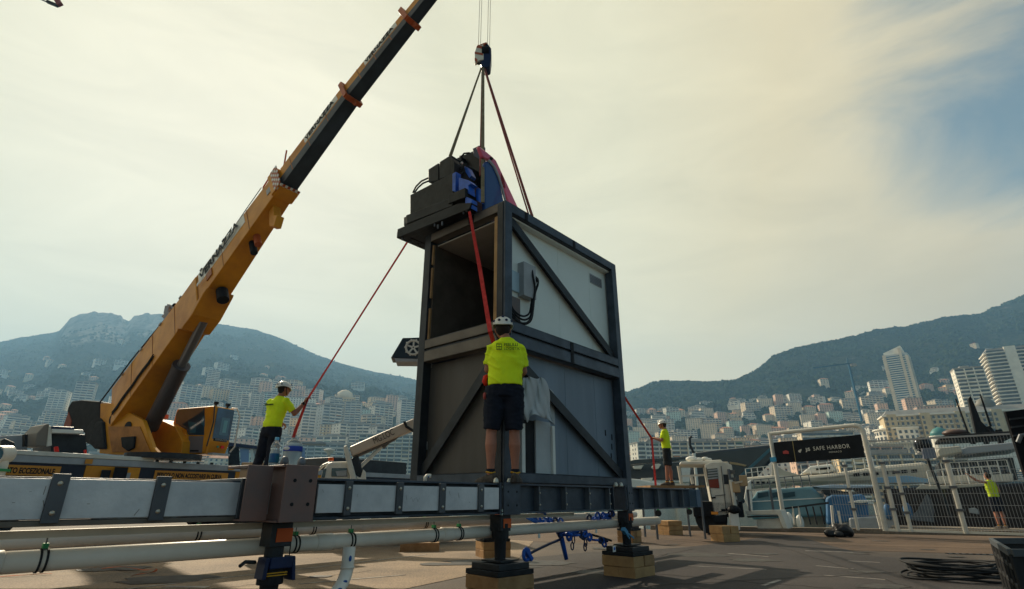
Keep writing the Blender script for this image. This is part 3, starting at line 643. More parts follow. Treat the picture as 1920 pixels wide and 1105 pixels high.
# =================================================================== STEEL STAGE FRAME, CONTAINER, MACHINE
OX, OY, ROT = -0.083, 5.9, math.atan2(.755, .656)
st = thing('steel_stage_frame', 'long grey steel beam frame on jacks with white side panels, carrying the container', 'stage frame', (OX, OY, 0), ROT)
def lx(u, y=-.1, v=936): return LP(st, u, v, 'y', y).x
def ibeam(x0, x1, y, z0, z1, name='beam', par=None, hw=.08):
    m = MB(); m.box(x0, x1, y - hw, y + hw, z1 - .018, z1); m.box(x0, x1, y - hw, y + hw, z0, z0 + .018); m.box(x0, x1, y - .008, y + .008, z0 + .018, z1 - .018)
    return m.build(name, steel, par or st, bevel=.003)
ZB, ZT = .79, 1.08
xl0, xl1 = lx(-160), lx(470); xb0, xb1 = lx(529, -.34), lx(591, -.34)
xc0, xc1 = lx(941), lx(973); xd0, xd1 = lx(1152), lx(1176); xe1 = lx(1303)
ibeam(xl0, xb0, 0, ZB + .05, ZT - .035); ibeam(xb1, xc0, 0, ZB, ZT); ibeam(xc1, xd0, 0, ZB, ZT); ibeam(xd1 + .02, xe1, 0, ZB, ZT)
# white side panels between bolted clamp plates
def panel(u0, u1): 
    a, b = lx(u0), lx(u1); MB().box(a, b, -.104, -.088, .836, 1.036).build('side_panel', whitepanel, st, bevel=.002)
def clampp(u0, u1):
    a, b = lx(u0), lx(u1); p_ = MB().box(a, b, -.122, -.092, .815, 1.062).build('clamp_plate', bracket, st, bevel=.003)
    for z in (.865, 1.012): MB().lathe(((a + b) / 2, -.121, z), [(.013, 0), (.013, .004), (.008, .009), (.003, .011)], 8, Matrix.Rotation(R(90), 3, 'X')).build('bolt', bolt, p_, smooth=False)
for a, b in ((-160, 86), (120, 285), (312, 446), (465, 505)): panel(a, b)
for a, b in ((86, 120), (285, 312), (446, 465)): clampp(a, b)
for a, b in ((594, 644), (657, 741), (753, 822), (833, 895), (905, 935)): panel(a, b)
for a, b in ((644, 657), (741, 753), (822, 833), (895, 905)): clampp(a, b)
MB().box(xl0, lx(455), -.1, .06, .80, .828).build('lower_rail', brownsteel, st, bevel=.003)
# junction block at the left jack
blk = MB(); blk.box(xb0, xb1, -.34, -.325, .79, 1.15).box(xb0 - .015, xb1 + .015, -.325, .14, .79, .80).box(xb0 - .015, xb1 + .015, -.325, .14, 1.135, 1.15).box(xb0 + .035, xb0 + .05, -.325, .14, .80, 1.135).box(xb1 - .05, xb1 - .035, -.325, .14, .80, 1.135)
rustst = mat('rust_tinted_steel', (0.24, 0.125, 0.10), .5, .1, col2=(0.14, 0.115, 0.11), vscale=2.2)
bk = blk.build('junction_block', rustst, st, bevel=.003)
hl = MB()
for fx in (.3, .78):
    for z in (.90, 1.05): hl.cyl((xb0 + (xb1 - xb0) * fx, -.338, z), (xb0 + (xb1 - xb0) * fx, -.3425, z), .012, n=12)
hl.build('bolt_hole', black, bk)
MB().box(xb0 - .19, xb0 - .018, -.20, -.185, .80, 1.145).box(xb0 - .19, xb0 - .018, -.185, .12, 1.13, 1.145).box(xb0 - .19, xb0 - .018, -.185, .12, .80, .812).build('flange_box', rustst, st, bevel=.003)
# dome nuts on top
domn = mat('pale_dome_nut', (0.62, 0.58, 0.48), .3, .4)
def nut(x, y, z, r=.03): MB().lathe((x, y, z), [(r, 0), (r, .015), (r * .85, .035), (r * .5, .05), (r * .1, .055)], 14).build('dome_nut', domn, st, smooth=True)
for u in (930, 955, 1154, 1164): nut(lx(u, -.06, 905), -.06, ZT, .028 if u < 1000 else .03)
for x in (xb0 + .05, xb1 - .06): MB().lathe((x, -.2, 1.15), [(.028, 0), (.028, .03), (.022, .05), (.008, .062)], 14).build('dome_nut', steel_l, st, smooth=True)
for u in (474, 486): nut(lx(u, -.05, 903), -.05, ZT - .035, .022)
# corner plate at the worker, stiffeners right of it, next corner, end plate
def cplate(a, b, y=-.11, m=steel):
    p_ = MB().box(a, b, y - .01, y + .005, ZB - .01, ZT + .012).build('corner_plate', m, st, bevel=.003); h_ = MB()
    for fx in (.25, .78):
        for z in (.87, 1.0): h_.cyl((a + (b - a) * fx, y - .009, z), (a + (b - a) * fx, y - .0125, z), .011, n=10)
    h_.build('bolt_hole', black, p_)
cplate(xc0 + .01, xc1); cplate(xd1, xd1 + .13); 
for b_ in ((xc0 - .03, xc0, -.1, .1, ZB, ZT + .006), (xd1 - .03, xd1 - .005, -.1, .1, ZB, ZT + .006), (xd0, xd0 + .012, -.09, .09, ZB, ZT)): MB().box(*b_).build('end_plate', steel, st, bevel=.003)
for u in (1015, 1065, 1109, 1147): 
    x = lx(u); s_ = MB().box(x - .01, x + .01, -.078, -.009, ZB + .02, ZT - .02).build('stiffener', steel_l, st, bevel=.002)
    for z in (.87, .99): MB().ball((x, -.082, z), .011, 8, 6).build('bolt', bolt, s_)
for u in (1210, 1238, 1262, 1284):
    x = lx(u); s_ = MB().box(x - .01, x + .01, -.078, -.009, ZB + .02, ZT - .02).build('stiffener', steel_l, st, bevel=.002)
MB().box(xe1, xe1 + .16, -.13, -.115, ZB + .01, ZT - .01).box(xe1, xe1 + .16, -.115, .12, ZB + .01, ZB + .022).box(xe1 + .145, xe1 + .16, -.115, .12, ZB + .022, ZT - .01).build('end_plate', mat('blue_grey_steel', (.05, .10, .16), .45, .2, var=.2), st, bevel=.002)
# rear and cross members of the frame
for y in (1.55, 5.4): ibeam(-6.4, 4.9 if y < 2 else 2.2, y, ZB, ZT)
def cross(x, y0, y1): 
    m = MB(); m.box(x - .08, x + .08, y0, y1, ZT - .018, ZT).box(x - .08, x + .08, y0, y1, ZB, ZB + .018).box(x - .008, x + .008, y0, y1, ZB + .018, ZT - .018).build('cross_beam', steel, st, bevel=.003)
cross((xb0 + xb1) / 2, .1, 1.45); cross(.07, .1, 1.45); cross(2.62, .1, 1.45); cross((xb0 + xb1) / 2, 1.65, 5.3); cross(-.1, 1.65, 5.3); cross(4.85, .1, 1.45)
MB().box((xb0 + xb1) / 2 - .55, 1.2, 5.0, 5.75, ZT + .002, ZT + .03).build('deck_board', wood, st)
# grey rail hung beneath the beam
MB().box(-6.2, 1.4, .10, .14, .735, .776).build('hanger_rail', offwhite, st, bevel=.002)

# jacks
def jack(x, y, zfoot, ztop, big=1.0, blue=False):
    j = MB().tube([(x, y, ztop - .02), (x, y, zfoot + .30)], .062 * big, 20).build('jack', steel_d, st, smooth=False)
    MB().box(x - .075, x + .075, y - .075, y + .075, ztop - .16, ztop - .01).build('jack_head', steel_d, j, bevel=.004)
    MB().box(x - .038, x + .076, y - .081, y - .076, ztop - .13, ztop - .045).build('orange_plate', orangep, j)
    c_ = MB(); c_.tube([(x, y, zfoot + .34), (x, y, zfoot + .20)], [.085 * big, .085 * big], 20); c_.tube([(x, y, zfoot + .20), (x, y, zfoot + .015)], [.06, .055], 16); c_.build('jack_barrel', rubber, j)
    MB().box(x - .13, x + .13, y - .13, y + .13, zfoot, zfoot + .015).build('foot_plate', steel_d, j)
    if not blue: return
    g = MB(); g.box(x - .07, x + .085, y - .115, y - .09, zfoot + .30, zfoot + .37).prism([(x - .11, y - .11, zfoot + .24), (x - .085, y - .11, zfoot + .24), (x - .07, y - .11, zfoot + .37), (x - .10, y - .11, zfoot + .37)], (0, .12, 0)).prism([(x + .10, y - .11, zfoot + .22), (x + .125, y - .11, zfoot + .22), (x + .105, y - .11, zfoot + .37), (x + .08, y - .11, zfoot + .37)], (0, .12, 0)).build('jack_collar', bluedk, j, bevel=.006)
    MB().box(x - .07, x + .07, y - .088, y - .083, zfoot + .255, zfoot + .262).box(x - .07, x + .07, y - .088, y - .083, zfoot + .27, zfoot + .277).build('yellow_stripe', yellowtrim, j)
    MB().tube([(x - .12, y, zfoot + .34), (x - .2, y - .03, zfoot + .35), (x - .24, y - .05, zfoot + .33)], .012, 8).build('crank', steel_d, j)
    MB().tube([(x + .085, y - .05, ztop - .05), (x + .09, y - .05, ztop - .3)], .004, 6).build('cord', black, j)
jx = lx(533, -.05); jack(jx - .02, -.05, .20, ZB, blue=True)
jf = lx(936, 0); jack(jf + .02, 0, .36, ZB)
jr = lx(1172, 0); jack(jr - .03, 0, .36, ZB)
def atg(u, v):
    q_ = W(st).inverted() @ PZ(u, v, 0); return q_.x, q_.y
rj1, rj2 = atg(940, 1046), atg(1196, 1018)
jack(rj1[0], rj1[1] + .2, .30, ZB); jack(rj2[0], rj2[1] + .2, .30, ZB)

# timber stacks under the jacks (each stack of two layers of sleepers)
def timber_stack(cx, cy, hx, hy, rz, z0, h, label, rub=True, nz=2, col=wood, plate=True):
    t_ = thing('timber_block', label, 'timber block', (cx, cy, 0), rz, 'sawn timber blocks under the frame')
    rr = random.Random(int(cx * 100))
    for k in range(nz):
        za = z0 + h * k / nz; zb = z0 + h * (k + 1) / nz - .004
        for i in range(2):
            if k % 2 == 0: b_ = (-hx, hx, -hy + i * hy + .002, -hy + (i + 1) * hy - .002)
            else: b_ = (-hx + i * hx + .002, -hx + (i + 1) * hx - .002, -hy, hy)
            o_ = rr.uniform(-.006, .006); MB().box(b_[0] + o_, b_[1] + o_, b_[2] - o_, b_[3] - o_, za, zb).build('timber', col if rr.random() < .6 else wood_p, t_, bevel=.006)
    if rub:
        r_ = thing('rubber_mat', ('dark rubber pads on ' + label.split(',')[0]), 'pad', (cx, cy, z0 + h), rz, 'rubber pads on the timber blocks')
        MB().box(-hx * 1.0, hx * .98, -hy * .98, hy * 1.0, 0, .045).build('pad', rubber, r_, bevel=.004); MB().box(-hx * .82, hx * .85, -hy * .85, hy * .84, .047, .10).build('pad', steel_d, r_, bevel=.004)
    return t_
def loc2w(x, y): 
    p = W(st) @ Vector((x, y, 0)); return p.x, p.y
def stack_at(x, y, label, **k):
    X, Y = loc2w(x, y); timber_stack(X, Y, k.pop('hx', .24), k.pop('hy', .24), k.pop('rz', ROT), 0, .25, label, **k)
stack_at(jf + .02, 0, 'the nearest orange timber block, cut by the bottom edge, under the worker', rz=ROT - .1)
stack_at(jr - .03, 0, 'the sawn timber block under the right corner of the container', rz=ROT - .05)
stack_at(rj1[0], rj1[1] + .2, 'the shaded timber block behind the front jack', rz=ROT - .5)
stack_at(rj2[0], rj2[1] + .2, 'the small timber block behind the right jack', hx=.2, hy=.2)
stack_at(jx - .02, -.05, 'the timber block below the bottom edge under the left jack', rub=False, nz=2)
p = PZ(1262, 1004, 0); timber_stack(p.x, p.y + .25, .24, .24, .45, 0, .36, 'the pale three-layer timber block beyond the pipe, right of the container', rub=False, nz=3, col=wood_p)
p = PZ(1368, 1017, 0); timber_stack(p.x, p.y + .25, .22, .24, .3, 0, .34, 'the square timber block under the white truck cab', rub=False, nz=2, col=wood_p)
p = PZ(1310, 1000, 0)
p = PZ(783, 1036, 0); timber_stack(p.x, p.y + .25, .36, .2, .1, 0, .16, 'the low flat timber block in shade between the pipes and the front jack', rub=False, nz=1)

# pipes: two parallel white drain pipes hung beneath, with clamps
def pipe(y, z, x0, x1, r, label, cl_u, sock_u):
    X, Y = loc2w(x0, y); t_ = thing('drain_pipe', label, 'pipe', (X, Y, z), ROT, 'white pipes slung under the frame')
    L = x1 - x0; MB().tube([(0, 0, 0), (L, 0, 0)], r, 28).build('pipe_run', pvc, t_, smooth=False).data.polygons.foreach_set('use_smooth', [True] * 30)
    for u in sock_u:
        x = lx(u, y) - x0; MB().tube([(x - .07, 0, 0), (x - .065, 0, 0), (x + .065, 0, 0), (x + .07, 0, 0)], [r + .001, r + .006, r + .006, r + .001], 28).build('pipe_socket', pvc, t_, smooth=True)
    for u in cl_u:
        x = lx(u, y) - x0; c_ = MB()
        for dx in (-.014, .014): c_.tube([(x + dx - .005, 0, 0), (x + dx + .005, 0, 0)], r + .006, 24)
        c_ = c_.build('pipe_clamp', rubber, t_); MB().cyl((x, 0, r), (x, 0, r + .10), .004, n=6).build('hanger_rod', steel_l, c_); MB().box(x - .012, x + .012, -.02, .02, r + .004, r + .03).build('clamp_screw', greenclip, c_)
    return t_
np_ = pipe(.12, .622, -6.2, 3.6, .056, 'nearest thick white drain pipe with black clamps across the foreground', (110, 563, 664, 816, 862), (615, 840, 8))
fp_ = pipe(1.6, .645, -6.6, 5.6, .056, 'farther thin white drain pipe running behind the nearer one', (382, 592, 798, 1172 + 60, 1290), (690, 1100))
# elbow drain with blue print
el = thing('pipe_elbow', 'short white pipe elbow with blue print dropping from the nearest pipe', 'pipe', (*loc2w(lx(664, -.1), -.1), .35), ROT)
MB().tube([(0, 0, .245), (0, 0, .10), (-.015, -.01, .06), (-.05, -.035, .015), (-.11, -.07, -.03), (-.17, -.11, -.07)], .046, 20).build('pipe_run', pvc, el, smooth=True)
MB().tube([(0, 0, .115), (0, 0, .10)], .051, 20).build('socket_ring', pvc, el, smooth=True)
MB().ball((-.012, -.045, .17), .013, 10, 6, (1, .3, 1.6)).ball((-.06, -.08, .025), .014, 10, 6, (1.4, .5, .8)).ball((-.12, -.115, -.015), .014, 10, 6, (1.4, .5, .8)).build('blue_mark', pvc_blue, el)
# little white pipe elbow on the beam top
e2 = thing('pipe_fitting', 'small white elbow fitting with blue dot on the beam beside the container', 'fitting', (*loc2w(lx(797, -.05, 905), -.05), ZT), ROT)
MB().tube([(0, 0, 0), (0, 0, .03), (.01, -.01, .045), (.04, -.03, .045)], .017, 14).build('fitting_body', pvc, e2, smooth=True); MB().ball((.012, -.03, .035), .008, 8, 6, (1, .5, 1)).build('blue_mark', pvc_blue, e2)
# vertical vent pipe at left edge
vp = thing('vent_pipe', 'upright white pipe with round open mouth behind the leftmost panel', 'pipe', (-3.02, 3.3, 0))
MB().tube([(0, 0, .62), (0, 0, 1.13), (0, -.012, 1.17)], .036, 22).build('pipe_run', pvc, vp, smooth=True)
MB().tube([(0, .03, 1.185), (0, -.05, 1.178)], .05, 24).build('mouth_ring', pvc, vp); MB().tube([(0, -.05, 1.178), (0, -.053, 1.1775)], .042, 24).build('dark_mouth', glass_teal, vp)
MB().box(-.045, .045, -.045, .03, 1.085, 1.10).build('clamp_screw', greenclip, vp)

# ------------------------------------------------------------------ container frame
K = 1.09; KT = 4.48
ct = thing('steel_container', 'tall dark two-storey container frame with diagonal braces and white upper panels', 'container', (OX, OY, K), ROT)
LXc, LYc, pw = 2.69, 1.55, .13
def cb(x0, x1, y0, y1, z0, z1, name, m=steel, bev=.004, par=None): return MB().box(x0, x1, y0, y1, z0 - K, z1 - K).build(name, m, par or ct, bevel=bev)
def hbeam(a, b, w, nrm, name='post', m=steel):
    """wide-flange section from a to b whose outer flange faces nrm"""
    a, b = Vector(a), Vector(b); a.z -= K; b.z -= K; d = (b - a).normalized(); n_ = Vector(nrm).normalized(); s_ = d.cross(n_); M_ = MB()
    M_.bar(a - n_ * .009, b - n_ * .009, w, .018, n_); M_.bar(a - n_ * (w - .009), b - n_ * (w - .009), w, .018, n_); M_.bar(a - n_ * (w / 2), b - n_ * (w / 2), .012, w - .036, n_)
    return M_.build(name, m, ct, bevel=.002)
# posts
cb(0, pw, 0, pw, K, KT, 'corner_post'); cb(0, pw, LYc - pw, LYc, K, KT, 'corner_post', steel_d); cb(LXc - pw, LXc, 0, pw, K, KT, 'corner_post'); cb(LXc - pw, LXc, LYc - pw, LYc, K, KT, 'corner_post')
cb(-.012, -.002, .03, pw - .005, K, KT - .02, 'post_recess', steel_d)
# top, middle, bottom rails : front (y=0 face), left (x=0 face)
for (z0, z1, nm) in ((KT - .13, KT, 'top_rail'), (2.775, 2.90, 'middle_rail'), (2.60, 2.75, 'middle_rail'), (K, K + .11, 'bottom_rail')):
    cb(pw, LXc - pw, 0, .018, z0, z1, nm); cb(pw, LXc - pw, .0, .12, z0, z0 + .016, nm); cb(pw, LXc - pw, .0, .12, z1 - .016, z1, nm)
    cb(0, .018, pw, LYc - pw, z0, z1, nm, brownsteel if nm != 'bottom_rail' else steel); cb(0, .12, pw, LYc - pw, z0, z0 + .016, nm, brownsteel); cb(0, .12, pw, LYc - pw, z1 - .016, z1, nm)
    cb(LXc - .12, LXc, pw, LYc - pw, z0, z1, nm); cb(pw, LXc - pw, LYc - .12, LYc, z0, z1, nm)
for u in (987, 1075):
    p = LP(ct, u, 430, 'y', -.0); x = p.x; cb(x - .03, x + .03, -.006, -.001, KT - .125, KT - .005, 'joint_plate', black)
for x in (LP(ct, 1073, 665, 'y', 0).x,): cb(x - .035, x + .035, -.006, -.001, 2.61, 2.89, 'joint_plate', black)
cb(-.006, -.001, LYc * .36, LYc * .36 + .1, KT - .12, KT - .01, 'joint_plate', black)
# diagonals
hbeam((pw, .06, KT - .16), (LXc - pw, .06, 2.93), .12, (0, -1, 0), 'diagonal_brace', steel_d)
hbeam((pw, .06, 2.57), (LXc - pw, .06, K + .14), .12, (0, -1, 0), 'diagonal_brace', steel_d)
hbeam((.06, pw, 2.57), (.06, LYc - pw, K + .14), .12, (-1, 0, 0), 'diagonal_brace', steel_d)
# panels: upper front white in three sheets, lower front blue grey in three, lower left brown
def sheets(xs, z0, z1, m, y=.15):
    for a, b in zip(xs, xs[1:]): cb(a + .002, b - .002, y, y + .05, z0, z1, 'wall_panel', m, .003)
u2x = lambda u, v: LP(ct, u, v, 'y', .15).x
sheets([.10, u2x(1050, 620), u2x(1108, 600), LXc - .02], 2.91, KT - .13, panel_g)
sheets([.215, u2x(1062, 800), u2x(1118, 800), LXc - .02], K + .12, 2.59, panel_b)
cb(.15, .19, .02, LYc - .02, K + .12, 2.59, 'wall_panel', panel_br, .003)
cb(.02, LXc - .02, .02, LYc - .02, 2.752, 2.772, 'floor_panel', steel_d); cb(.14, LXc - .02, .06, LYc - .06, KT - .16, KT - .135, 'ceiling_panel', panel_g)
# upper room seen through the open end: timber jambs, dark walls
cb(.06, LXc - .2, LYc - .17, LYc - .135, 2.91, KT - .17, 'inner_wall', mat('brown_interior', (.10, .075, .055), .8, var=.3)); cb(LXc - .25, LXc - .2, .22, LYc - .18, 2.91, KT - .17, 'inner_wall', mat('brown_interior', (.10, .075, .055), .8)); cb(.19, LXc - .26, .205, .215, 2.91, KT - .17, 'inner_wall', steel_d); cb(.19, LXc - .26, .22, LYc - .2, 2.905, 2.925, 'inner_floor', steel_d)
cb(.02, .095, .15, .205, 2.9, KT - .17, 'timber_jamb', wood_p)
for (a, b) in ((2.9, 3.35), (3.5, 3.95), (4.0, 4.3)): cb(.03, .06, LYc - pw - .035, LYc - pw - .002, a, b, 'timber_jamb', wood)
cb(.10, LXc - .3, pw + .05, LYc - pw - .04, KT - .185, KT - .165, 'ceiling_board', mat('pale_board', (.42, .38, .33), .7, var=.1))
# electric cabinet, small window, recess, vent, cables
def fp(u, v, y=.15): return LP(ct, u, v, 'y', y)
a = fp(953, 505, .145); b = fp(973, 551, .145)
MB().box(pw, b.x + .02, .12, .148, b.z, a.z).build('small_window', mat('pale_blue_sheet', (.42, .55, .62), .3), ct, bevel=.003)
a = fp(980, 492, .08); b = fp(997, 562, .08)
MB().box(a.x - .02, b.x + .05, .045, .15, b.z, a.z).build('electric_cabinet', greyw, ct, bevel=.005)
MB().box(b.x + .055, b.x + .15, .12, .149, b.z + .06, a.z - .12).build('backing_plate', white, ct)
a = fp(953, 556); b = fp(968, 600); MB().box(pw, b.x + .02, .10, .149, b.z - .05, a.z).build('cable_recess', rustst, ct, bevel=.003)
a = fp(1105, 512); b = fp(1127, 530); MB().box(a.x, b.x + .0, .14, .149, b.z - .10, b.z + .05).build('vent_grille', greyw, ct); g_ = MB()
for k in range(5): g_.box(a.x + .01, b.x - .01, .136, .14, b.z - .085 + k * .025, b.z - .075 + k * .025)
g_.build('vent_slats', steel_l, ct, kind='stuff')
cabs = [[(956, 568), (965, 584), (980, 593), (992, 588), (996, 570), (1000, 545), (1006, 525), (1003, 518), (998, 517)],
        [(957, 575), (968, 592), (982, 600), (994, 594), (998, 575), (1002, 550), (1009, 530), (1006, 521), (998, 519)],
        [(957, 583), (970, 600), (984, 608), (996, 600), (1000, 578), (1003, 552), (1009, 532), (1005, 523), (999, 522)],
        [(957, 590), (967, 600), (978, 606), (990, 604), (997, 590), (1001, 560), (1003, 540), (999, 515), (997, 500)]]
for i, cpts in enumerate(cabs):
    pts = [fp(u, v, .07 - .012 * i + (.05 if k in (0, len(cpts) - 1) else 0)) for k, (u, v) in enumerate(cpts)]
    sm = []
    for k in range(len(pts) - 1):
        p0, p1, p2, p3 = pts[max(k - 1, 0)], pts[k], pts[k + 1], pts[min(k + 2, len(pts) - 1)]
        for s in range(5):
            t = s / 5; sm.append(.5 * ((2 * p1) + (p2 - p0) * t + (2 * p0 - 5 * p1 + 4 * p2 - p3) * t * t + (3 * p1 - p0 - 3 * p2 + p3) * t ** 3))
    sm.append(pts[-1]); MB().tube(sm, .012, 8).build('cable_loop', rubber, ct, smooth=True)
# lower doorway with grey curtain board, white jamb and gap
a = fp(973, 795, .14); b = fp(982, 897, .14); MB().box(a.x - .03, a.x + .03, .07, .149, .03, a.z).build('door_jamb', white, ct, bevel=.003)
c_ = fp(985, 790, .14); d_ = fp(998, 895, .14); MB().box(a.x + .035, d_.x, .10, .149, .04, a.z + .05).build('door_gap', black, ct)
e_ = fp(1027, 795, .12); MB().box(d_.x + .002, e_.x, .08, .149, .04, a.z + .06).build('door_leaf', tarp, ct, bevel=.003)
MB().box(e_.x + .001, e_.x + .05, .05, .149, .03, a.z + .02).build('door_jamb', white, ct, bevel=.003)
# bunched tarpaulin over the door
tp = [[(978, 706), (992, 707), (1007, 708), (1024, 710)], [(978, 730), (995, 732), (1010, 728), (1029, 735)], [(980, 756), (996, 760), (1014, 756), (1031, 762)], [(981, 778), (999, 772), (1018, 774), (1036, 782)], [(985, 794), (1000, 780), (1022, 783), (1041, 800)]]
rings = []
for i, row in enumerate(tp):
    rr = []
    for k in range(13):
        f_ = k / 12 * 3; q0 = min(int(f_), 2); t = f_ - q0; u = row[q0][0] + (row[q0 + 1][0] - row[q0][0]) * t; v = row[q0][1] + (row[q0 + 1][1] - row[q0][1]) * t
        rr.append(fp(u + 3 * math.sin(i * 2.1 + k), v + 2.5 * math.sin(k * 1.1), -.02 + .05 * math.sin(k * .9 + i * 1.7) * (0.5 + .12 * i) + .02 * math.sin(k * 2.3 - i * 1.3) - .012 * i))
    rings.append(rr)
me_ = MB().loft(rings, cap=False, closed=False).build('tarpaulin', tarp, ct, smooth=True); sl = me_.modifiers.new('thick', 'SOLIDIFY'); sl.thickness = .012; ss = me_.modifiers.new('sub', 'SUBSURF'); ss.levels = 2; ss.render_levels = 2
a = fp(1030, 735, .1); MB().prism([fp(1026, 725, .13), fp(1038, 735, .13), fp(1041, 795, .13), fp(1033, 790, .13)], (0, .012, 0)).build('tarpaulin_flap', tarp, ct)
# handles on the left face
for (u, v) in ((808, 684), (800, 836)):
    p = LP(ct, u, v, 'x', .15); MB().box(.09, .15, p.y - .02, p.y + .02, p.z - .05, p.z + .05).build('lifting_lug', greyw, ct, bevel=.006)
# glyph marks on the lower right panel
for (u, v) in ((1135, 812), (1147, 820), (1147, 838), (1146, 856)):
    p = fp(u, v); MB().box(p.x - .012, p.x + .012, .146, .15, p.z - .04, p.z + .04).build('stencil_mark', black, ct)

# sign with a chain ring sticking out behind the container's left edge
sg = thing('hanging_sign', 'black slanted sign with a white chain ring emblem left of the container', 'sign', tuple(P(765, 670, 8.6)), .12)
def sp_(u, v, y=0): return LP(sg, u, v, 'y', y)
MB().prism([sp_(755, 634), sp_(850, 631), sp_(850, 674), sp_(733, 671)], (0, .35, 0)).build('sign_board', gloss_black, sg, bevel=.004)
MB().prism([sp_(740, 672), sp_(850, 675), sp_(850, 679), sp_(742, 678)], (0, .34, 0)).build('lower_lip', greyw, sg)
cx = sp_(775, 652); rg = MB()
RO = (sp_(775, 637) - cx).length
rg.tube([(cx.x + RO * .86 * math.cos(t / 24 * 2 * math.pi), -.008, cx.z + RO * .86 * math.sin(t / 24 * 2 * math.pi)) for t in range(24)], RO * .13, 6, closed=True)
for k in range(10): t = k / 10 * 2 * math.pi; rg.ball((cx.x + RO * math.cos(t), -.008, cx.z + RO * math.sin(t)), RO * .1, 6, 4)
for k in range(5): t = k / 5 * 2 * math.pi + .3; rg.bar((cx.x, -.008, cx.z), (cx.x + RO * .85 * math.cos(t), -.008, cx.z + RO * .85 * math.sin(t)), RO * .2, .01, (0, 1, 0))
rg.tube([(cx.x, -.004, cx.z), (cx.x, -.012, cx.z)], RO * .24, 12); rg.build('chain_ring_emblem', white, sg)
MB().tube([(cx.x, -.012, cx.z), (cx.x, -.015, cx.z)], RO * .09, 10).build('emblem_hub', black, sg)

# ------------------------------------------------------------------ motion machine on the roof
mc = thing('motion_simulator', 'black and blue motion machine with a red and blue fairing lowered onto the container roof', 'machine', (OX, OY, KT), ROT)
mx = lambda u, v, x: LP(mc, u, v, 'x', x)
my = lambda u, v, y: LP(mc, u, v, 'y', y)
XF = -.18
def onx(pts, x, th, name, m, bev=.006): return MB().prism([mx(u, v, x) for u, v in pts], (th, 0, 0)).build(name, m, mc, bevel=bev)
def ony(pts, y, th, name, m, bev=.006): return MB().prism([my(u, v, y) for u, v in pts], (0, th, 0)).build(name, m, mc, bevel=bev)
mblk = mat('machine_black', (.009, .0095, .011), .5, .1, var=.4, vscale=7, spec=.2); mgry = mat('machine_dark_grey', (.022, .021, .019), .55, .1, var=.35, vscale=5, spec=.2)
# base: two long rails and end cap
onx([(745, 430), (745, 446), (880, 392), (884, 380), (858, 382)], XF, .12, 'base_rail', mblk); 
onx([(757, 408), (757, 424), (862, 384), (862, 364)], XF + .16, .75, 'base_frame', mblk)
a = mx(745, 446, XF); MB().box(XF, 1.05, a.y - .14, a.y + .02, a.z, a.z + .11).build('end_rail', mblk, mc, bevel=.006)
b = mx(862, 392, XF); MB().box(XF + .13, 1.05, b.y + .05, a.y - .15, .055, .10).build('base_plate', mblk, mc)
for k in range(7): MB().cyl((XF + .05 + k * .15, a.y - .06, a.z - .04), (XF + .05 + k * .15, a.y - .06, a.z), .016, n=8).build('levelling_foot', steel_l, mc)
for k, (u, v) in enumerate(((812, 420), (818, 424), (826, 418), (866, 396), (872, 392))):
    p = mx(u, v, XF - .01); MB().cyl((XF + .02, p.y, p.z - .03), (XF + .02, p.y, p.z + .03), .012, n=8).build('bolt', bolt if False else steel_l, mc)
# main cabinet and shoulder
onx([(769, 366), (769, 408), (850, 374), (850, 324)], XF + .08, .8, 'main_cabinet', mgry)
onx([(761, 404), (761, 420), (848, 386), (848, 370)], XF + .02, .1, 'lower_skirt', mblk)
onx([(840, 366), (840, 382), (872, 370), (872, 352)], XF, .22, 'side_box', mgry)
onx([(803, 318), (803, 342), (822, 338), (822, 306)], XF + .2, .5, 'drive_housing', mblk); onx([(824, 304), (824, 336), (846, 328), (848, 292), (840, 294)], XF + .16, .55, 'drive_housing', mblk)
onx([(846, 296), (846, 330), (852, 326), (852, 304), (850, 298)], XF + .14, .3, 'housing_end', mblk)
# tall upright plate
onx([(861, 292), (861, 312), (868, 330), (872, 360), (884, 384), (906, 380), (906, 283), (898, 277), (886, 284), (872, 290)], XF + .70, .06, 'upright_plate', mblk)
onx([(886, 279), (888, 292), (900, 300), (907, 296), (907, 275), (898, 273)], XF + .66, .04, 'upright_cap', bluedk)
onx([(857, 296), (856, 312), (864, 308), (866, 294)], XF + .60, .1, 'pulley_cheek', mblk)
# blue brackets
onx([(848, 326), (848, 358), (854, 360), (855, 322)], XF + .06, .1, 'blue_bracket', bluep); onx([(860, 333), (860, 364), (868, 366), (871, 360), (880, 364), (878, 348), (884, 344), (878, 338)], XF + .05, .12, 'blue_bracket', bluep)
onx([(872, 368), (872, 386), (885, 392), (885, 374)], XF + .02, .1, 'blue_bracket', bluep); onx([(870, 312), (872, 322), (880, 334), (884, 330), (876, 314)], XF + .3, .1, 'blue_lever', bluep); onx([(892, 354), (893, 376), (897, 378), (897, 352)], XF + .2, .1, 'blue_bracket', bluep)
for pts in ([(774, 362), (780, 350), (790, 340), (803, 334)], [(777, 362), (784, 352), (793, 344), (803, 340)], [(848, 324), (856, 322), (864, 318), (872, 308)], [(850, 330), (860, 330), (870, 322)], [(864, 296), (870, 288), (880, 287)], [(852, 312), (860, 316), (866, 314)]):
    MB().tube([mx(u, v, XF + .25) for u, v in pts], .013, 8).build('hose', rubber, mc, smooth=True)
p = mx(866, 306, XF + .3); MB().ball(tuple(p), .02).build('lamp', white, mc)
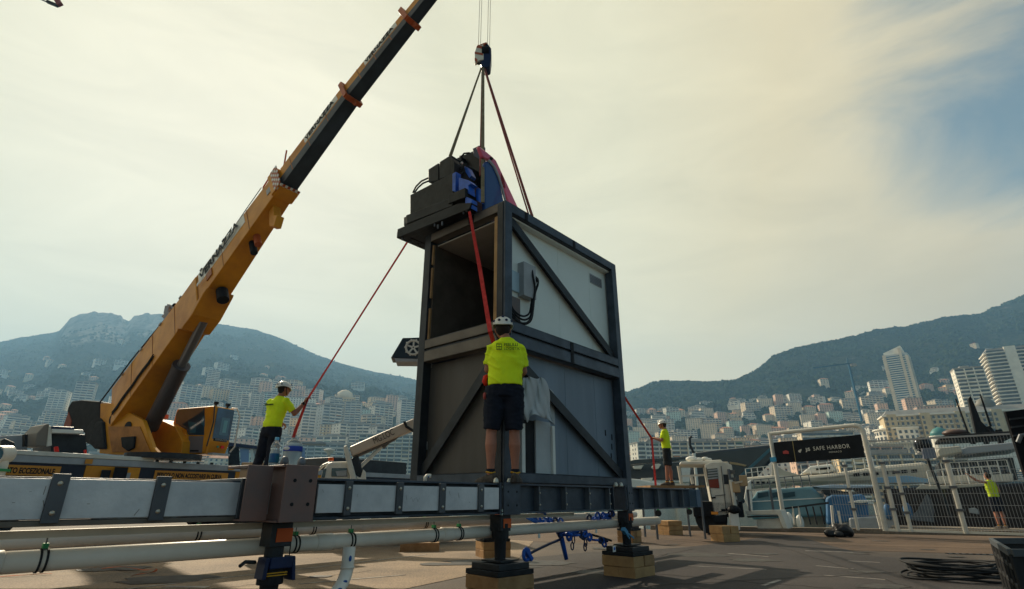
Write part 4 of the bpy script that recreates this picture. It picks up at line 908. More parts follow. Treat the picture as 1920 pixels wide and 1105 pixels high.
# fairings (curved shells behind)
ony([(908, 306), (916, 300), (926, 312), (934, 330), (941, 352), (949, 396), (925, 396), (909, 400)], .52, .07, 'blue_fairing', blueshell, .03)
ony([(915, 300), (919, 299), (929, 312), (937, 330), (944, 352), (950, 378), (947, 377), (941, 352), (934, 331), (926, 313)], .50, .02, 'silver_edge', greyw, .004)
ony([(898, 273), (907, 280), (922, 292), (931, 301), (940, 320), (954, 350), (978, 402), (962, 402), (946, 358), (938, 332), (928, 312), (916, 298), (906, 294)], .56, .07, 'red_fairing', redshell, .02)
ony([(941, 326), (945, 334), (948, 352), (943, 350)], .54, .012, 'dark_red_vent', mat('deep_red', (.25, .0, .01), .4), .002)
ony([(920, 294), (925, 296), (924, 300), (920, 299)], .54, .015, 'black_knob', black, .002)

# slings and hook block
HY = 7.5
hk = P(905, 122, HY)
hb = thing('hook_block', 'red and white striped crane hook block above the machine', 'hook block', tuple(hk))
def hp(u, v, y=0): return LP(hb, u, v, 'y', y)
stripe_w, stripe_r = mat('hook_white', (.8, .76, .62), .5), mat('hook_red', (.50, .12, .05), .5)
MB().prism([hp(*q_) for q_ in ((890, 98), (893, 89), (900, 84), (907, 82), (907, 112), (900, 113), (890, 118))], (0, .08, 0)).build('side_plate', stripe_w, hb, bevel=.01)
for a_, b_ in ((97, 101), (84, 89), (108, 114)): MB().prism([hp(890 if a_ > 90 else 896, a_, -.004), hp(905.5 if a_ < 105 else 895, a_ + 3, -.004), hp(905.5 if a_ < 105 else 895, b_ + 3, -.004), hp(890 if a_ > 90 else 893, b_, -.004)], (0, .003, 0)).build('warning_stripe', stripe_r, hb)
MB().prism([hp(*q_) for q_ in ((906, 84), (913, 79), (921, 90), (921, 108), (919, 124), (912, 127), (903, 124), (900, 114), (906, 112))], (0, .22, 0)).build('block_body', bluedk, hb, bevel=.02)
MB().prism([hp(*q_) for q_ in ((899, 84), (912, 79), (914, 84), (905, 90))], (0, .1, 0)).build('red_guard', stripe_r, hb)
sh = MB(); c_ = hp(910, 98, .05); sh.cyl((c_.x - .06, c_.y, c_.z), (c_.x + .07, c_.y, c_.z), .10, n=20); sh.build('sheave', black, hb)
MB().tube([hp(892, 116, .05), hp(897, 120, .05), hp(903, 119, .05), hp(909, 124, .05), hp(907, 130, .05), hp(901, 128, .05)], .022, 10).build('hook', steel_d, hb, smooth=True)
tipY = HY; 
rp = thing('hoist_ropes', 'four thin hoist ropes rising from the hook block out of the picture', 'ropes', tuple(hk))
hoist_top = P(916, -170, HY)
for u in (897, 901, 914, 918):
    a_ = hp(u, 86, .05); MB().cyl(tuple(a_), (a_.x, a_.y, hoist_top.z - hk.z), .0045, n=6).build('rope', mat('galvanised_rope', (.45, .43, .36), .6), rp)
def sling(pts3, w, m, label):
    t_ = thing('lifting_sling', label, 'sling', tuple(pts3[0]), 0, 'slings from the hook block'); q_ = [Vector(p_) - Vector(pts3[0]) for p_ in pts3]
    M_ = MB()
    for a_, b_ in zip(q_, q_[1:]): M_.bar(a_, b_, w, .018, (0, -1, .2))
    M_.build('sling_leg', m, t_, bevel=.002); return t_
MM = W(mc)
top = P(905, 126, HY)
l1 = MM @ mx(843, 293, XF + .3); l2 = MM @ mx(846, 293, XF + .5)
sling([top + Vector((-.03, 0, -.05)), l1], .028, sling_b, 'beige sling leg running down left to the machine drive housing, front strand')
sling([top + Vector((-.03, .02, -.02)), l2], .022, sling_b, 'thin beige sling strand just behind the left front one')
m1 = MM @ mx(905, 380, XF + .12); sling([top + Vector((.01, -.02, -.04)), m1], .048, sling_b, 'wide beige sling falling straight down the middle to the roof edge')
m2 = MM @ mx(900, 330, XF + .30); sling([top + Vector((-.01, .0, -.04)), m2], .022, sling_r, 'thin maroon sling strand beside the wide vertical one')
rr = W(ct) @ LP(ct, 998, 406, 'y', .06); sling([top + Vector((.04, 0, -.05)), rr], .036, sling_r, 'maroon sling leg running down right to the container top rail, outer strand')
r2 = W(ct) @ LP(ct, 991, 402, 'y', .09); sling([top + Vector((.03, .02, -.05)), r2], .020, sling_r, 'thin maroon sling strand inside the right-hand one')

rs = random.Random(4)
dirt = mat('dirt_streak', (.16, .13, .10), .9)
for i in range(16):      # scratches and drips on the white side panels
    u = rs.choice([rs.uniform(0, 82), rs.uniform(124, 280), rs.uniform(316, 442), rs.uniform(600, 640), rs.uniform(660, 738), rs.uniform(756, 820), rs.uniform(836, 892)])
    x = lx(u); z = rs.uniform(.86, 1.02); w_ = rs.uniform(.001, .003); l_ = rs.uniform(.02, .07)
    MB().bar((x, -.1045, z), (x + rs.uniform(-.02, .02), -.1045, z - l_ if rs.random() < .6 else z), w_, .0006, (0, 1, 0)).build('scuff_mark', dirt, st)
gp_ = mat('pencil_mark', (.30, .29, .28), .9)
p0 = lx(768); 
for k in range(6): MB().bar((p0 + k * .018, -.1045, .93 + .02 * math.sin(k * 2.2)), (p0 + .016 + k * .018, -.1045, .93 + .02 * math.sin(k * 2.2 + 2.2)), .002, .0006, (0, 1, 0)).build('pencil_scribble', gp_, st)
# =================================================================== MOBILE CRANE
A3 = P(236, 770, 16.4); T3 = P(918, -150, 7.5)
def line_at(u, v):                                  # point over (u, v) on the (slightly sagging) boom line
    lo, hi = 0.0, 1.0
    for _ in range(40):
        m_ = (lo + hi) / 2
        if proj(A3.lerp(T3, m_))[0] < u: lo = m_
        else: hi = m_
    return P(u, v, A3.lerp(T3, lo).y)
cr = thing('truck_crane', 'yellow truck crane with long telescopic boom and dark boom underside', 'crane', (-11.4, 12.4, 0), math.atan2(.85, .53))
ICR = W(cr).inverted()
bd = (T3 - A3).normalized(); sdv = bd.cross(Vector((0, 0, 1))).normalized(); upv = sdv.cross(bd).normalized()
bx = (ICR.to_3x3() @ bd).normalized(); sx_ = ICR.to_3x3() @ sdv; ux_ = ICR.to_3x3() @ upv
def dims(p, px):
    vw = (EYEV - p).normalized(); cu, cs = abs(vw.dot(upv)), abs(vw.dot(sdv)); T = px / F * proj(p)[2]
    h = T / (cs + .62 * cu); return h * .62, h
def section(p0, p1, px0, px1, name, m=crane_y, dark=True):
    a, b = line_at(*p0), line_at(*p1); w0, h0 = dims(a, px0); w1, h1 = dims(b, px1)
    la, lb = ICR @ a, ICR @ b
    o_ = MB().bar(la, lb, w0, h0, (0, 0, 1), w1, h1).build(name, m, cr, bevel=.02)
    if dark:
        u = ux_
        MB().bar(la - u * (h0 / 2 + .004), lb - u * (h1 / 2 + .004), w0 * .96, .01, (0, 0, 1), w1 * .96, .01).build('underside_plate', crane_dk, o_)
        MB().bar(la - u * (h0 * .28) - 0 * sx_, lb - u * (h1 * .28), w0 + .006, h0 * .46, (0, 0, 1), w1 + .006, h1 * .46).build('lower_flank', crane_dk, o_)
    return a, b, (w0, h0), (w1, h1), o_
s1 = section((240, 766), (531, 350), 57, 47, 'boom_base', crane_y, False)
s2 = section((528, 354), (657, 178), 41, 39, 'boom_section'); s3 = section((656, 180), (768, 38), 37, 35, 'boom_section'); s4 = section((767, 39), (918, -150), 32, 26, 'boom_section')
side = sx_ if (W(cr).to_3x3() @ sx_).dot(EYEV - A3) > 0 else -sx_
def along(sec, t): 
    p = sec[0].lerp(sec[1], t); w = sec[2][0] + (sec[3][0] - sec[2][0]) * t; h = sec[2][1] + (sec[3][1] - sec[2][1]) * t
    return ICR @ p, w, h
def banner(sec, t0, t1, f0=.0, f1=.42):
    a, w, h = along(sec, t0); b, w2, h2 = along(sec, t1)
    pl = MB().bar(a + side * (w / 2 + .004) + ux_ * h * (f0 + f1) / 2, b + side * (w2 / 2 + .004) + ux_ * h2 * (f0 + f1) / 2, .006, h * (f1 - f0), (0, 0, 1), .006, h2 * (f1 - f0)).build('name_plate', mat('plate_white', (.85, .82, .72), .5), sec[4])
    L = (b - a).length; sz = h * (f1 - f0) * .92
    text(pl, 'VERNAZZA', sz, a.lerp(b, .04) + side * (w / 2 + .009) + ux_ * (h * f0 + h * (f1 - f0) * .16), b - a, ux_, black, ext=.003, bold=sz * .03, sx=L * .90 / (sz * 5.35))
def t_at(sec, u):
    lo, hi = 0., 1.
    for _ in range(30):
        m_ = (lo + hi) / 2
        if proj(sec[0].lerp(sec[1], m_))[0] < u: lo = m_
        else: hi = m_
    return lo
banner(s1, t_at(s1, 396), t_at(s1, 478), .06, .46); banner(s2, t_at(s2, 585), t_at(s2, 645), .04, .44); banner(s3, t_at(s3, 695), t_at(s3, 754), .04, .44)
def blob(u, v, sz, m, name, off=0, n=(1, 1, 1)):
    p = ICR @ line_at(u, v); return MB().bar(p - bx * sz * n[0] / 2 + side * off, p + bx * sz * n[0] / 2 + side * off, sz * n[1], sz * n[2]).build(name, m, cr, bevel=.01)
# collars at the section ends
def collar(p, w, h, m, name='boom_collar', t=.12):
    c_ = ICR @ line_at(*p); M_ = MB()
    M_.bar(c_ - bx * t / 2 + ux_ * h / 2, c_ + bx * t / 2 + ux_ * h / 2, w, .07).bar(c_ - bx * t / 2 - ux_ * h / 2, c_ + bx * t / 2 - ux_ * h / 2, w, .07)
    for s in (-1, 1): M_.bar(c_ - bx * t / 2 + sx_ * s * w / 2, c_ + bx * t / 2 + sx_ * s * w / 2, .06, h)
    return M_.build(name, m, cr, bevel=.01)
ringm = mat('orange_red_ring', (.45, .09, .02), .45, var=.2)
for p, e_ in (((657, 178), s2[3]), ((768, 36), s3[3])):
    collar(p, e_[0] + .10, e_[1] + .08, ringm); c_ = ICR @ line_at(*p)
    for s in (1, -1): MB().bar(c_ + ux_ * s * (e_[1] / 2 + .02), c_ + ux_ * s * (e_[1] / 2 + .24), .05, .12, bx, .02, .06).build('rope_guide', ringm, cr)
e_ = s1[3]; c0 = ICR @ line_at(531, 348)
collar((531, 349), e_[0] + .05, e_[1] + .06, crane_y, 'boom_head', .35)
ck = MB(); cw = MB()
for i in range(8):
    for k in range(4):
        t_ = (i - 3.5) * .095; pp = c0 + bx * (.0 + k * .07) + side * (e_[0] / 2 + .05)
        tgt = ck if (i + k) % 2 else cw
        tgt.bar(pp + ux_ * (t_ - .042), pp + ux_ * (t_ + .042), .02, .065, bx)
        pq = c0 + bx * (.0 + k * .07) - ux_ * (e_[1] / 2 + .05) + sx_ * (t_ * .7)
        tgt.bar(pq - sx_ * .03, pq + sx_ * .03, .065, .02, ux_)
ck.build('warning_chequer', ringm, cr, kind='stuff'); cw.build('warning_chequer', white, cr, kind='stuff')
MB().bar(c0 + ux_ * .45 + bx * .1, c0 + ux_ * 1.05 + bx * .45, .03, .03).bar(c0 + ux_ * .5 - bx * .2, c0 + ux_ * .95 - bx * .35, .03, .03).bar(c0 + ux_ * .95 - bx * .35, c0 + ux_ * .9 - bx * .75, .03, .03).bar(c0 + ux_ * .9 - bx * .75, c0 + ux_ * .72 - bx * .8, .03, .03).build('guard_rods', ringm, cr)
MB().bar(c0 + ux_ * .42 - bx * .25, c0 + ux_ * .72 - bx * .05, .25, .22).build('winch_bracket', greyw, cr, bevel=.02)
MB().bar(c0 - ux_ * .4 - bx * .5, c0 - ux_ * .95 - bx * .62, .2, .22).bar(c0 - ux_ * .85 - bx * .6, c0 - ux_ * 1.0 - bx * .45, .2, .3).build('head_lug', crane_y, cr, bevel=.02)
def under(u, v, ln, r, m, nm):
    p = ICR @ line_at(u, v); _, hh = dims(line_at(u, v), 53); a = p - ux_ * hh * .45; MB().cyl(a, a - ux_ * ln, r, n=14).build(nm, m, cr)
under(478, 425, .36, .09, ringm, 'guide_roller'); under(470, 437, .42, .09, black, 'guide_roller'); under(414, 525, .36, .15, black, 'boom_buffer')
# thick lifting collar in the lower boom with ear for the luffing ram
pc = line_at(385, 560); w_, h_ = dims(pc, 57); lc = ICR @ pc
MB().bar(lc - bx * .9 - ux_ * .03, lc + bx * .25 - ux_ * .03, w_ + .04, h_ * .98 , (0, 0, 1)).prism([lc - bx * .9 - ux_ * h_ * .45 + sx_ * w_ * .55, lc + bx * .8 - ux_ * h_ * .45 + sx_ * w_ * .55, lc + bx * .0 - ux_ * h_ * .68 + sx_ * w_ * .55, lc - bx * .6 - ux_ * h_ * .68 + sx_ * w_ * .55], -sx_ * w_ * 1.1).build('ram_collar', crane_y, cr, bevel=.03)
MB().bar(lc + bx * .35 + side * (w_ / 2 + .05) + ux_ * .02, lc + bx * .7 + side * (w_ / 2 + .05) + ux_ * .02, .01, .09).build('white_label', white, cr)
# small marks on the boom side
p, w2_, h2_ = along(s1, .64); MB().bar(p - bx * .14 + side * (w2_ / 2 + .012) - ux_ * .1, p + bx * .14 + side * (w2_ / 2 + .012) - ux_ * .1, .03, .26).build('boom_hatch', mat('rusty_orange', (.35, .10, .02), .5), cr, bevel=.01)
p, w2_, h2_ = along(s1, .97); MB().bar(p - bx * .1 + side * (w2_ / 2 + .01), p + bx * .08 + side * (w2_ / 2 + .01), .01, .2).build('white_label', greyw, cr)
# luffing ram
ra = ICR @ (P(382, 602, pc.y - .1)); rb_ = ICR @ P(283, 800, 15.9); mid = ra.lerp(rb_, .42)
MB().cyl(ra, mid, .115, n=20).build('ram_rod', mat('ram_grey', (.20, .19, .19), .3, .5), cr, smooth=False); MB().cyl(mid, rb_, .21, n=22).tube([mid - (mid - ra).normalized() * .0, mid + (ra - mid).normalized() * .08], [.23, .23], 22).build('ram_barrel', mat('ram_dark', (.10, .09, .095), .4, .4), cr)
# grey service bracket and hoist rope
b1 = ICR @ P(322, 600, 15.2); b2 = ICR @ P(345, 577, 15.1); b3 = ICR @ P(352, 585, 15.0); b4 = ICR @ P(328, 628, 15.2)
MB().bar(ICR @ P(318, 575, 15.2), ICR @ P(355, 584, 14.9), .2, .12).bar(ICR @ P(317, 575, 15.1), ICR @ P(314, 590, 15.1), .2, .13).bar(ICR @ P(312, 590, 15.0), ICR @ P(322, 602, 15.0), .2, .22).bar(ICR @ P(318, 598, 15.0), ICR @ P(326, 630, 14.9), .12, .14).build('rope_bracket', greyw, cr, bevel=.01)
MB().cyl(ICR @ P(328, 573, 15.0), ICR @ P(334, 573, 15.3), .07).bar(ICR @ P(336, 572, 14.9), ICR @ P(352, 577, 14.9), .1, .07).build('bracket_motor', black, cr)
for (u, v) in ((270, 661), (358, 541), (445, 419)): MB().bar(ICR @ line_at(u + 16, v + 6), ICR @ P(u, v, line_at(u + 18, v).y), .05, .07, (0, 0, 1), .02, .02).build('rope_peg', greyw, cr)
MB().tube([ICR @ P(188, 754, 15.8), ICR @ P(246, 676, 15.5), ICR @ P(310, 598, 15.1)], .022, 6).build('hoist_rope', steel_d, cr)
MB().tube([ICR @ P(333, 572, 15.1), ICR @ P(395, 490, 14.6), ICR @ P(462, 392, 13.9), ICR @ P(490, 352, 13.6)], .014, 6).build('hoist_rope', steel_l, cr)

# slewing superstructure: traced on an upright plane, given thickness, turned a little more sideways than the carrier
su = Matrix.Translation((-10.7, 16.1, 0)) @ Matrix.Rotation(R(-22), 4, 'Z'); ISU = su.inverted(); S2C = ICR @ su
def sp2(u, v, y):
    o = ISU @ EYEV; d = ISU.to_3x3() @ ray(u, v); return o + d * ((y - o.y) / d.y)
def spx(u, v, x):
    o = ISU @ EYEV; d = ISU.to_3x3() @ ray(u, v); return o + d * ((x - o.x) / d.x)
def sprism(pts, y, th, name, m, par=None, bev=.015):
    return MB().prism([S2C @ sp2(u, v, y) for u, v in pts], S2C.to_3x3() @ Vector((0, th, 0))).build(name, m, par or cr, bevel=bev)
for y in (-.62, .30): sprism([(188, 757), (206, 756), (222, 762), (268, 788), (286, 838), (300, 853), (215, 853), (186, 850)], y, .12, 'slew_frame', crane_y)
for (u, v, r_) in ((212, 786, .16), (240, 800, .14)):
    c_ = sp2(u, v, -.63); MB().cyl(S2C @ c_, S2C @ (c_ + Vector((0, -.012, 0))), r_, n=20).build('frame_opening', black, cr)
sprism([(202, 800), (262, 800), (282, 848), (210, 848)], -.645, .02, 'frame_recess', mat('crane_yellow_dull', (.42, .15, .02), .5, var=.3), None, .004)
sprism([(226, 820), (252, 818), (250, 840), (238, 846), (228, 838)], -.70, .2, 'valve_block', black)
sprism([(292, 785), (306, 790), (328, 800), (342, 828), (340, 852), (286, 852), (278, 835)], .35, .7, 'front_body', crane_y)
c_ = sp2(292, 802, .34); MB().cyl(S2C @ c_, S2C @ (c_ + Vector((0, -.012, 0))), .13, n=20).build('frame_opening', black, cr)
sprism([(126, 766), (134, 752), (152, 750), (188, 753), (188, 804), (182, 812), (166, 815), (124, 800)], -.6, 1.8, 'counterweight', black, None, .04)
sprism([(118, 800), (128, 772), (134, 790), (130, 806)], -.62, .1, 'rear_lamp_guard', mat('dull_red2', (.22, .04, .02), .5))
sprism([(180, 790), (192, 790), (196, 842), (176, 842), (164, 830)], -.7, 1.4, 'winch_drum', rubber, None, .05)
c_ = sp2(176, 808, -.65); MB().cyl(S2C @ c_, S2C @ (c_ + Vector((0, 1.4, 0))), .38, n=24).build('rope_drum', rubber, cr)
# operator cab
yc = .62; q0 = sp2(331, 765, yc); q1 = sp2(386, 762, yc); q2 = sp2(381, 851, yc); q3 = sp2(334, 852, yc); fr_ = spx(425, 770, q1.x); dep = max(.7, fr_.y - yc); zt = q1.z; zb = q2.z; x0_, x1_ = q3.x, q2.x
cabp = [Vector((x0_, yc, zb)), Vector((x1_, yc, zb)), Vector((x1_ + .1, yc, zb + .35)), Vector((x1_ + .06, yc, zt)), Vector((q0.x + .02, yc, zt)), Vector((q0.x - .06, yc, zb + (zt - zb) * .45)), Vector((x0_ - .02, yc, zb + .35))]
cab = MB().prism([S2C @ p for p in cabp], S2C.to_3x3() @ Vector((0, dep, 0))).build('operator_cab', crane_y, cr, bevel=.05)
def cabside(pts, m, name, o=.012): return MB().prism([S2C @ sp2(u, v, yc - o) for u, v in pts], S2C.to_3x3() @ Vector((0, o - .001, 0))).build(name, m, cab, bevel=.003)
cabside([(336, 767), (383, 765), (382, 816), (353, 816), (349, 806), (338, 799), (329, 794), (330, 776)], glass, 'side_window', .015)
cabside([(352, 790), (368, 793), (366, 812), (356, 812)], glass_teal, 'see_through_pane', .018); cabside([(378, 784), (383, 779), (383, 800), (376, 795)], glass_teal, 'see_through_pane', .018)
cabside([(353, 818), (381, 818), (378, 849), (352, 849)], mat('cab_grey_panel', (.16, .145, .15), .5), 'door_panel', .016); cabside([(356, 844), (372, 844), (372, 847), (356, 847)], black, 'step_edge', .022)
cabside([(325, 800), (340, 803), (351, 816), (350, 851), (338, 850), (328, 836)], crane_y, 'side_cover', .07)
X1 = x1_ + .085
def cabfront(f0, f1, g0, g1, m, name, o=.012):   # fractions across the front and up it
    zz = zt - zb; return MB().prism([S2C @ Vector((X1, yc + dep * f, zb + zz * g)) for f, g in ((f0, g0), (f1, g0), (f1, g1), (f0, g1))], S2C.to_3x3() @ Vector((o, 0, 0))).build(name, m, cab, bevel=.004)
wsm = mat('windscreen_blue', (.015, .075, .15), .1, var=.6, vscale=1.5, spec=.7)
cabfront(.16, .95, .26, .97, wsm, 'windscreen'); cabfront(.42, .82, .40, .78, glass_teal, 'see_through_pane', .016); cabfront(.55, .72, .46, .72, mat('pale_reflection_pane', (.15, .33, .36), .15), 'see_through_pane', .019)
cabfront(.0, .06, .0, 1.0, crane_y, 'cab_pillar', .03); cabfront(.22, .85, .27, .33, black, 'name_strip', .02)
text(cab, 'VERNAZZA', .09, S2C @ Vector((X1 + .022, yc + dep * .28, zb + (zt - zb) * .285)), S2C.to_3x3() @ Vector((0, 1, 0)), (0, 0, 1), greyw, sx=.9)
cabfront(.62, .76, .13, .19, mat('red_lamp', (.8, .02, .01), .3), 'red_lamp', .03); cabfront(.44, .52, .14, .18, mat('green_lamp', (.02, .25, .15), .3), 'green_lamp', .02)
cabfront(.1, .9, -.02, .02, greyw, 'cab_step', .2)
MB().tube([S2C @ Vector((X1 + .02, yc - .02, zb + .2)), S2C @ Vector((X1 + .08, yc, zb + .9)), S2C @ Vector((X1 + .02, yc - .02, zt))], .018, 8).build('wiper_pole', steel_d, cab)
MB().tube([S2C @ Vector((X1 - .2, yc + dep + .03, zt + .04)), S2C @ Vector((X1 - .05, yc + dep + .1, zt + .03)), S2C @ Vector((X1 + .1, yc + dep + .12, zt - .2)), S2C @ Vector((X1 + .1, yc + dep + .12, zb + .25)), S2C @ Vector((X1, yc + dep + .08, zb + .1))], .022, 8).build('grab_rail', offwhite, cab)
for (xx, yy) in ((x1_ - .1, .25), (x1_ - .05, .75)): MB().cyl(S2C @ Vector((xx, yc + dep * yy, zt)), S2C @ Vector((xx, yc + dep * yy, zt + .07)), .03).box(-.05, .05, -.05, .05, -.02, .06, Matrix.Translation(S2C @ Vector((xx, yc + dep * yy, zt + .09)))).build('roof_lamp', black, cab)
c_ = S2C @ sp2(309, 778, .9); MB().cyl(c_ - Vector((0, 0, .12)), c_, .12, n=14).build('beacon_base', ringm, cr); MB().cyl(c_, c_ + Vector((0, 0, .1)), .05, n=12).build('beacon', black, cr)
# turntable
ctr = S2C @ Vector((.9, 0, 1.95)); MB().cyl(ctr, ctr + Vector((0, 0, .14)), .95, n=36).build('turntable', steel_d, cr)

# carrier: long low chassis
Lc = 16.0; DZ = 1.86
MB().box(-3, Lc, .35, 2.6, 1.05, DZ - .16).build('chassis', black, cr, bevel=.03)
MB().box(-3, Lc, .0, 2.75, DZ - .16, DZ).build('deck', greyw, cr, bevel=.01)
MB().box(-3, 3.2, -.02, .5, DZ + .002, DZ + .10).build('deck_rail', offwhite, cr, bevel=.01)
MB().box(-3, Lc, .03, .34, 1.1, DZ - .162).build('side_skirt', mat('navy_skirt', (.012, .018, .035), .5), cr)
def sk(u0, u1, z0, z1, m, name, o=.0):
    a = LP(cr, u0, 880, 'y', .02).x; b = LP(cr, u1, 885, 'y', .02).x; return MB().box(a, b, .012 - o, .029 - o, z0, z1).build(name, m, cr, bevel=.003)
sk(160, 262, 1.1, DZ - .17, crane_y, 'orange_panel'); sk(443, 470, 1.1, DZ - .17, crane_y, 'orange_panel'); sk(480, 620, 1.1, DZ - .17, crane_y, 'orange_panel')
signy = mat('sign_orange', (.62, .25, .03), .5)
for (u0, u1, s_) in ((-38, 112, 'TRASPORTO ECCEZIONALE'), (291, 428, 'PERICOLO NON ACCOSTARSI IN CURVA')):
    z1 = DZ - .22; z0 = z1 - .22; b_ = sk(u0, u1, z0, z1, signy, 'warning_sign', .016); a = LP(cr, u0, 880, 'y', .02).x; b = LP(cr, u1, 885, 'y', .02).x
    text(b_, s_, .17, (a + .06, -.008, z0 + .045), (1, 0, 0), (0, 0, 1), black, bold=.006, sx=(b - a - .12) / (len(s_) * .17 * .62))
sk(190, 206, 1.35, 1.6, black, 'side_box', .05); sk(212, 236, 1.38, 1.68, black, 'side_box', .08); sk(238, 244, 1.35, 1.55, greyw, 'side_box', .05)
for (u0, u1) in ((154, 167), (426, 436)): sk(u0, u1, DZ - .13, DZ - .02, signy, 'marker_plate', .05)
for k in range(9): 
    a = LP(cr, 190 + k * 26, 868, 'y', .02).x; MB().box(a, a + .06, .05, .12, DZ + .002, DZ + .06).build('deck_cleat', steel_d, cr)
for x in (-1.6, .2, 6.2, 7.9, 9.6, 12.5):      # wheels
    for y in (.55, 2.3):
        t_ = MB().lathe((x, y, .62), [(.34, -.18), (.60, -.19), (.62, -.12), (.62, .12), (.60, .19), (.34, .18)], 28, Matrix.Rotation(R(90), 3, 'X')).build('wheel', rubber, cr, smooth=False)
        MB().lathe((x, y, .62), [(.33, -.1), (.33, .1)], 20, Matrix.Rotation(R(90), 3, 'X')).build('rim', greyw, t_)
# driver's cab end / equipment boxes on the near (left) end of the deck
def tb_(pts, y, th, name, m): return MB().prism([LP(cr, u, v, 'y', y) for u, v in pts], (0, th, 0)).build(name, m, cr, bevel=.02)
tb_([(66, 836), (70, 812), (84, 797), (92, 794), (95, 808), (90, 838)], 1.0, .9, 'tool_locker', mat('taupe_locker', (.20, .17, .14), .6))
tb_([(93, 798), (97, 800), (98, 836), (88, 838)], .95, .9, 'locker_edge', offwhite)
tb_([(98, 804), (157, 806), (157, 814), (98, 812)], .9, 1.0, 'white_beam', white); tb_([(98, 799), (140, 801), (140, 806), (98, 804)], .9, .9, 'blue_beam', bluedk)
tb_([(98, 812), (160, 815), (165, 852), (96, 850)], 1.2, 1.2, 'machinery_box', steel_d); tb_([(103, 838), (110, 837), (112, 848), (104, 848)], .6, .1, 'red_lamp', mat('red_lamp', (.8, .02, .01), .3)); tb_([(159, 844), (163, 843), (164, 855), (160, 855)], .5, .1, 'red_lamp', mat('red_lamp', (.8, .02, .01), .3))
tb_([(0, 818), (50, 815), (52, 848), (0, 850)], 1.6, .9, 'grey_hatch', greyw); tb_([(47, 814), (53, 814), (52, 838), (47, 838)], .9, .2, 'black_stack', black)
tb_([(2, 826), (10, 822), (14, 824), (28, 830), (28, 845), (2, 845)], .8, .5, 'hose_reel', steel_d)
MB().box(9.5, 13.5, .3, 2.5, DZ, DZ + .5).build('engine_cover', steel_d, cr, bevel=.03)

# =================================================================== OTHER VEHICLES AND STREET THINGS BEHIND
def flat(root, pts, y, th, name, m, bev=.01): return MB().prism([LP(root, u, v, 'y', y) for u, v in pts], (0, th, 0)).build(name, m, root, bevel=bev)
# white truck with loader boom
lt = thing('loader_truck', 'white loader truck with cream boom raised to the right, behind the white beam panels', 'truck', (-3.9, 12, 0), .26)
flat(lt, [(597, 915), (604, 885), (615, 868), (622, 866), (654, 865), (656, 915)], 0, 1.9, 'cab', offwhite, .04)
flat(lt, [(622, 878), (651, 878), (651, 894), (621, 894)], -.02, .015, 'rear_window', glass); flat(lt, [(629, 884), (650, 882), (650, 893), (632, 893)], -.032, .01, 'seat_back', greyw)
flat(lt, [(602, 896), (606, 880), (612, 878), (609, 896)], -.02, .015, 'side_window', glass)
MB().tube([LP(lt, 592, 900, 'y', .2), LP(lt, 594, 884, 'y', .2), LP(lt, 606, 873, 'y', .2), LP(lt, 618, 868, 'y', .2)], .03, 8).build('mirror_arm', offwhite, lt); p = LP(lt, 620, 864, 'y', .3)
MB().cyl(p, p + Vector((0, 0, .06)), .06, n=12).build('orange_beacon', orangep, lt); MB().box(-2.6, 3.4, .0, 1.9, .75, .95).build('chassis', steel_d, lt)
MB().box(-.2, 3.6, .0, 1.9, .95, 1.1).build('truck_bed', greyw, lt, bevel=.01)
bm_ = flat(lt, [(655, 838), (777, 784), (777, 806), (735, 824), (660, 856)], -.05, .36, 'loader_boom', mat('cream_boom', (.55, .42, .31), .4, var=.1), .03)
flat(lt, [(661, 853), (735, 822), (752, 816), (740, 826), (664, 860)], .02, .22, 'boom_keel', brownsteel, .01)
flat(lt, [(644, 838), (650, 834), (656, 850), (668, 895), (672, 912), (662, 912), (652, 880)], -.1, .45, 'column', offwhite, .02)
flat(lt, [(658, 860), (672, 854), (682, 890), (676, 896), (666, 890)], .0, .3, 'column_block', steel_d, .02)
flat(lt, [(672, 912), (668, 893), (676, 896), (681, 880), (686, 885), (687, 912)], -.08, .4, 'column_foot', offwhite, .02)
MB().cyl(LP(lt, 673, 878, 'y', .1), LP(lt, 722, 832, 'y', .1), .04).build('boom_ram', offwhite, lt); MB().cyl(LP(lt, 716, 838, 'y', .1), LP(lt, 728, 826, 'y', .1), .07).build('ram_joint', brownsteel, lt)
for k in range(1): MB().tube([LP(lt, 758, 790, 'y', -.07), LP(lt, 762, 800, 'y', -.07), LP(lt, 776, 809, 'y', -.07)], .03, 8).build('hose', rubber, lt)
a = LP(lt, 702, 833, 'y', -.056); b = LP(lt, 739, 815, 'y', -.056); text(lt, 'MG.LOC', .20, a, b - a, (0, 0, 1), mat('boom_print', (.06, .035, .03), .6), sx=(b - a).length / .72)
for x in (-1.6, 2.2):
    MB().lathe((x, .3, .45), [(.22, -.14), (.45, -.14), (.45, .14), (.22, .14)], 24, Matrix.Rotation(R(90), 3, 'X')).build('wheel', rubber, lt)
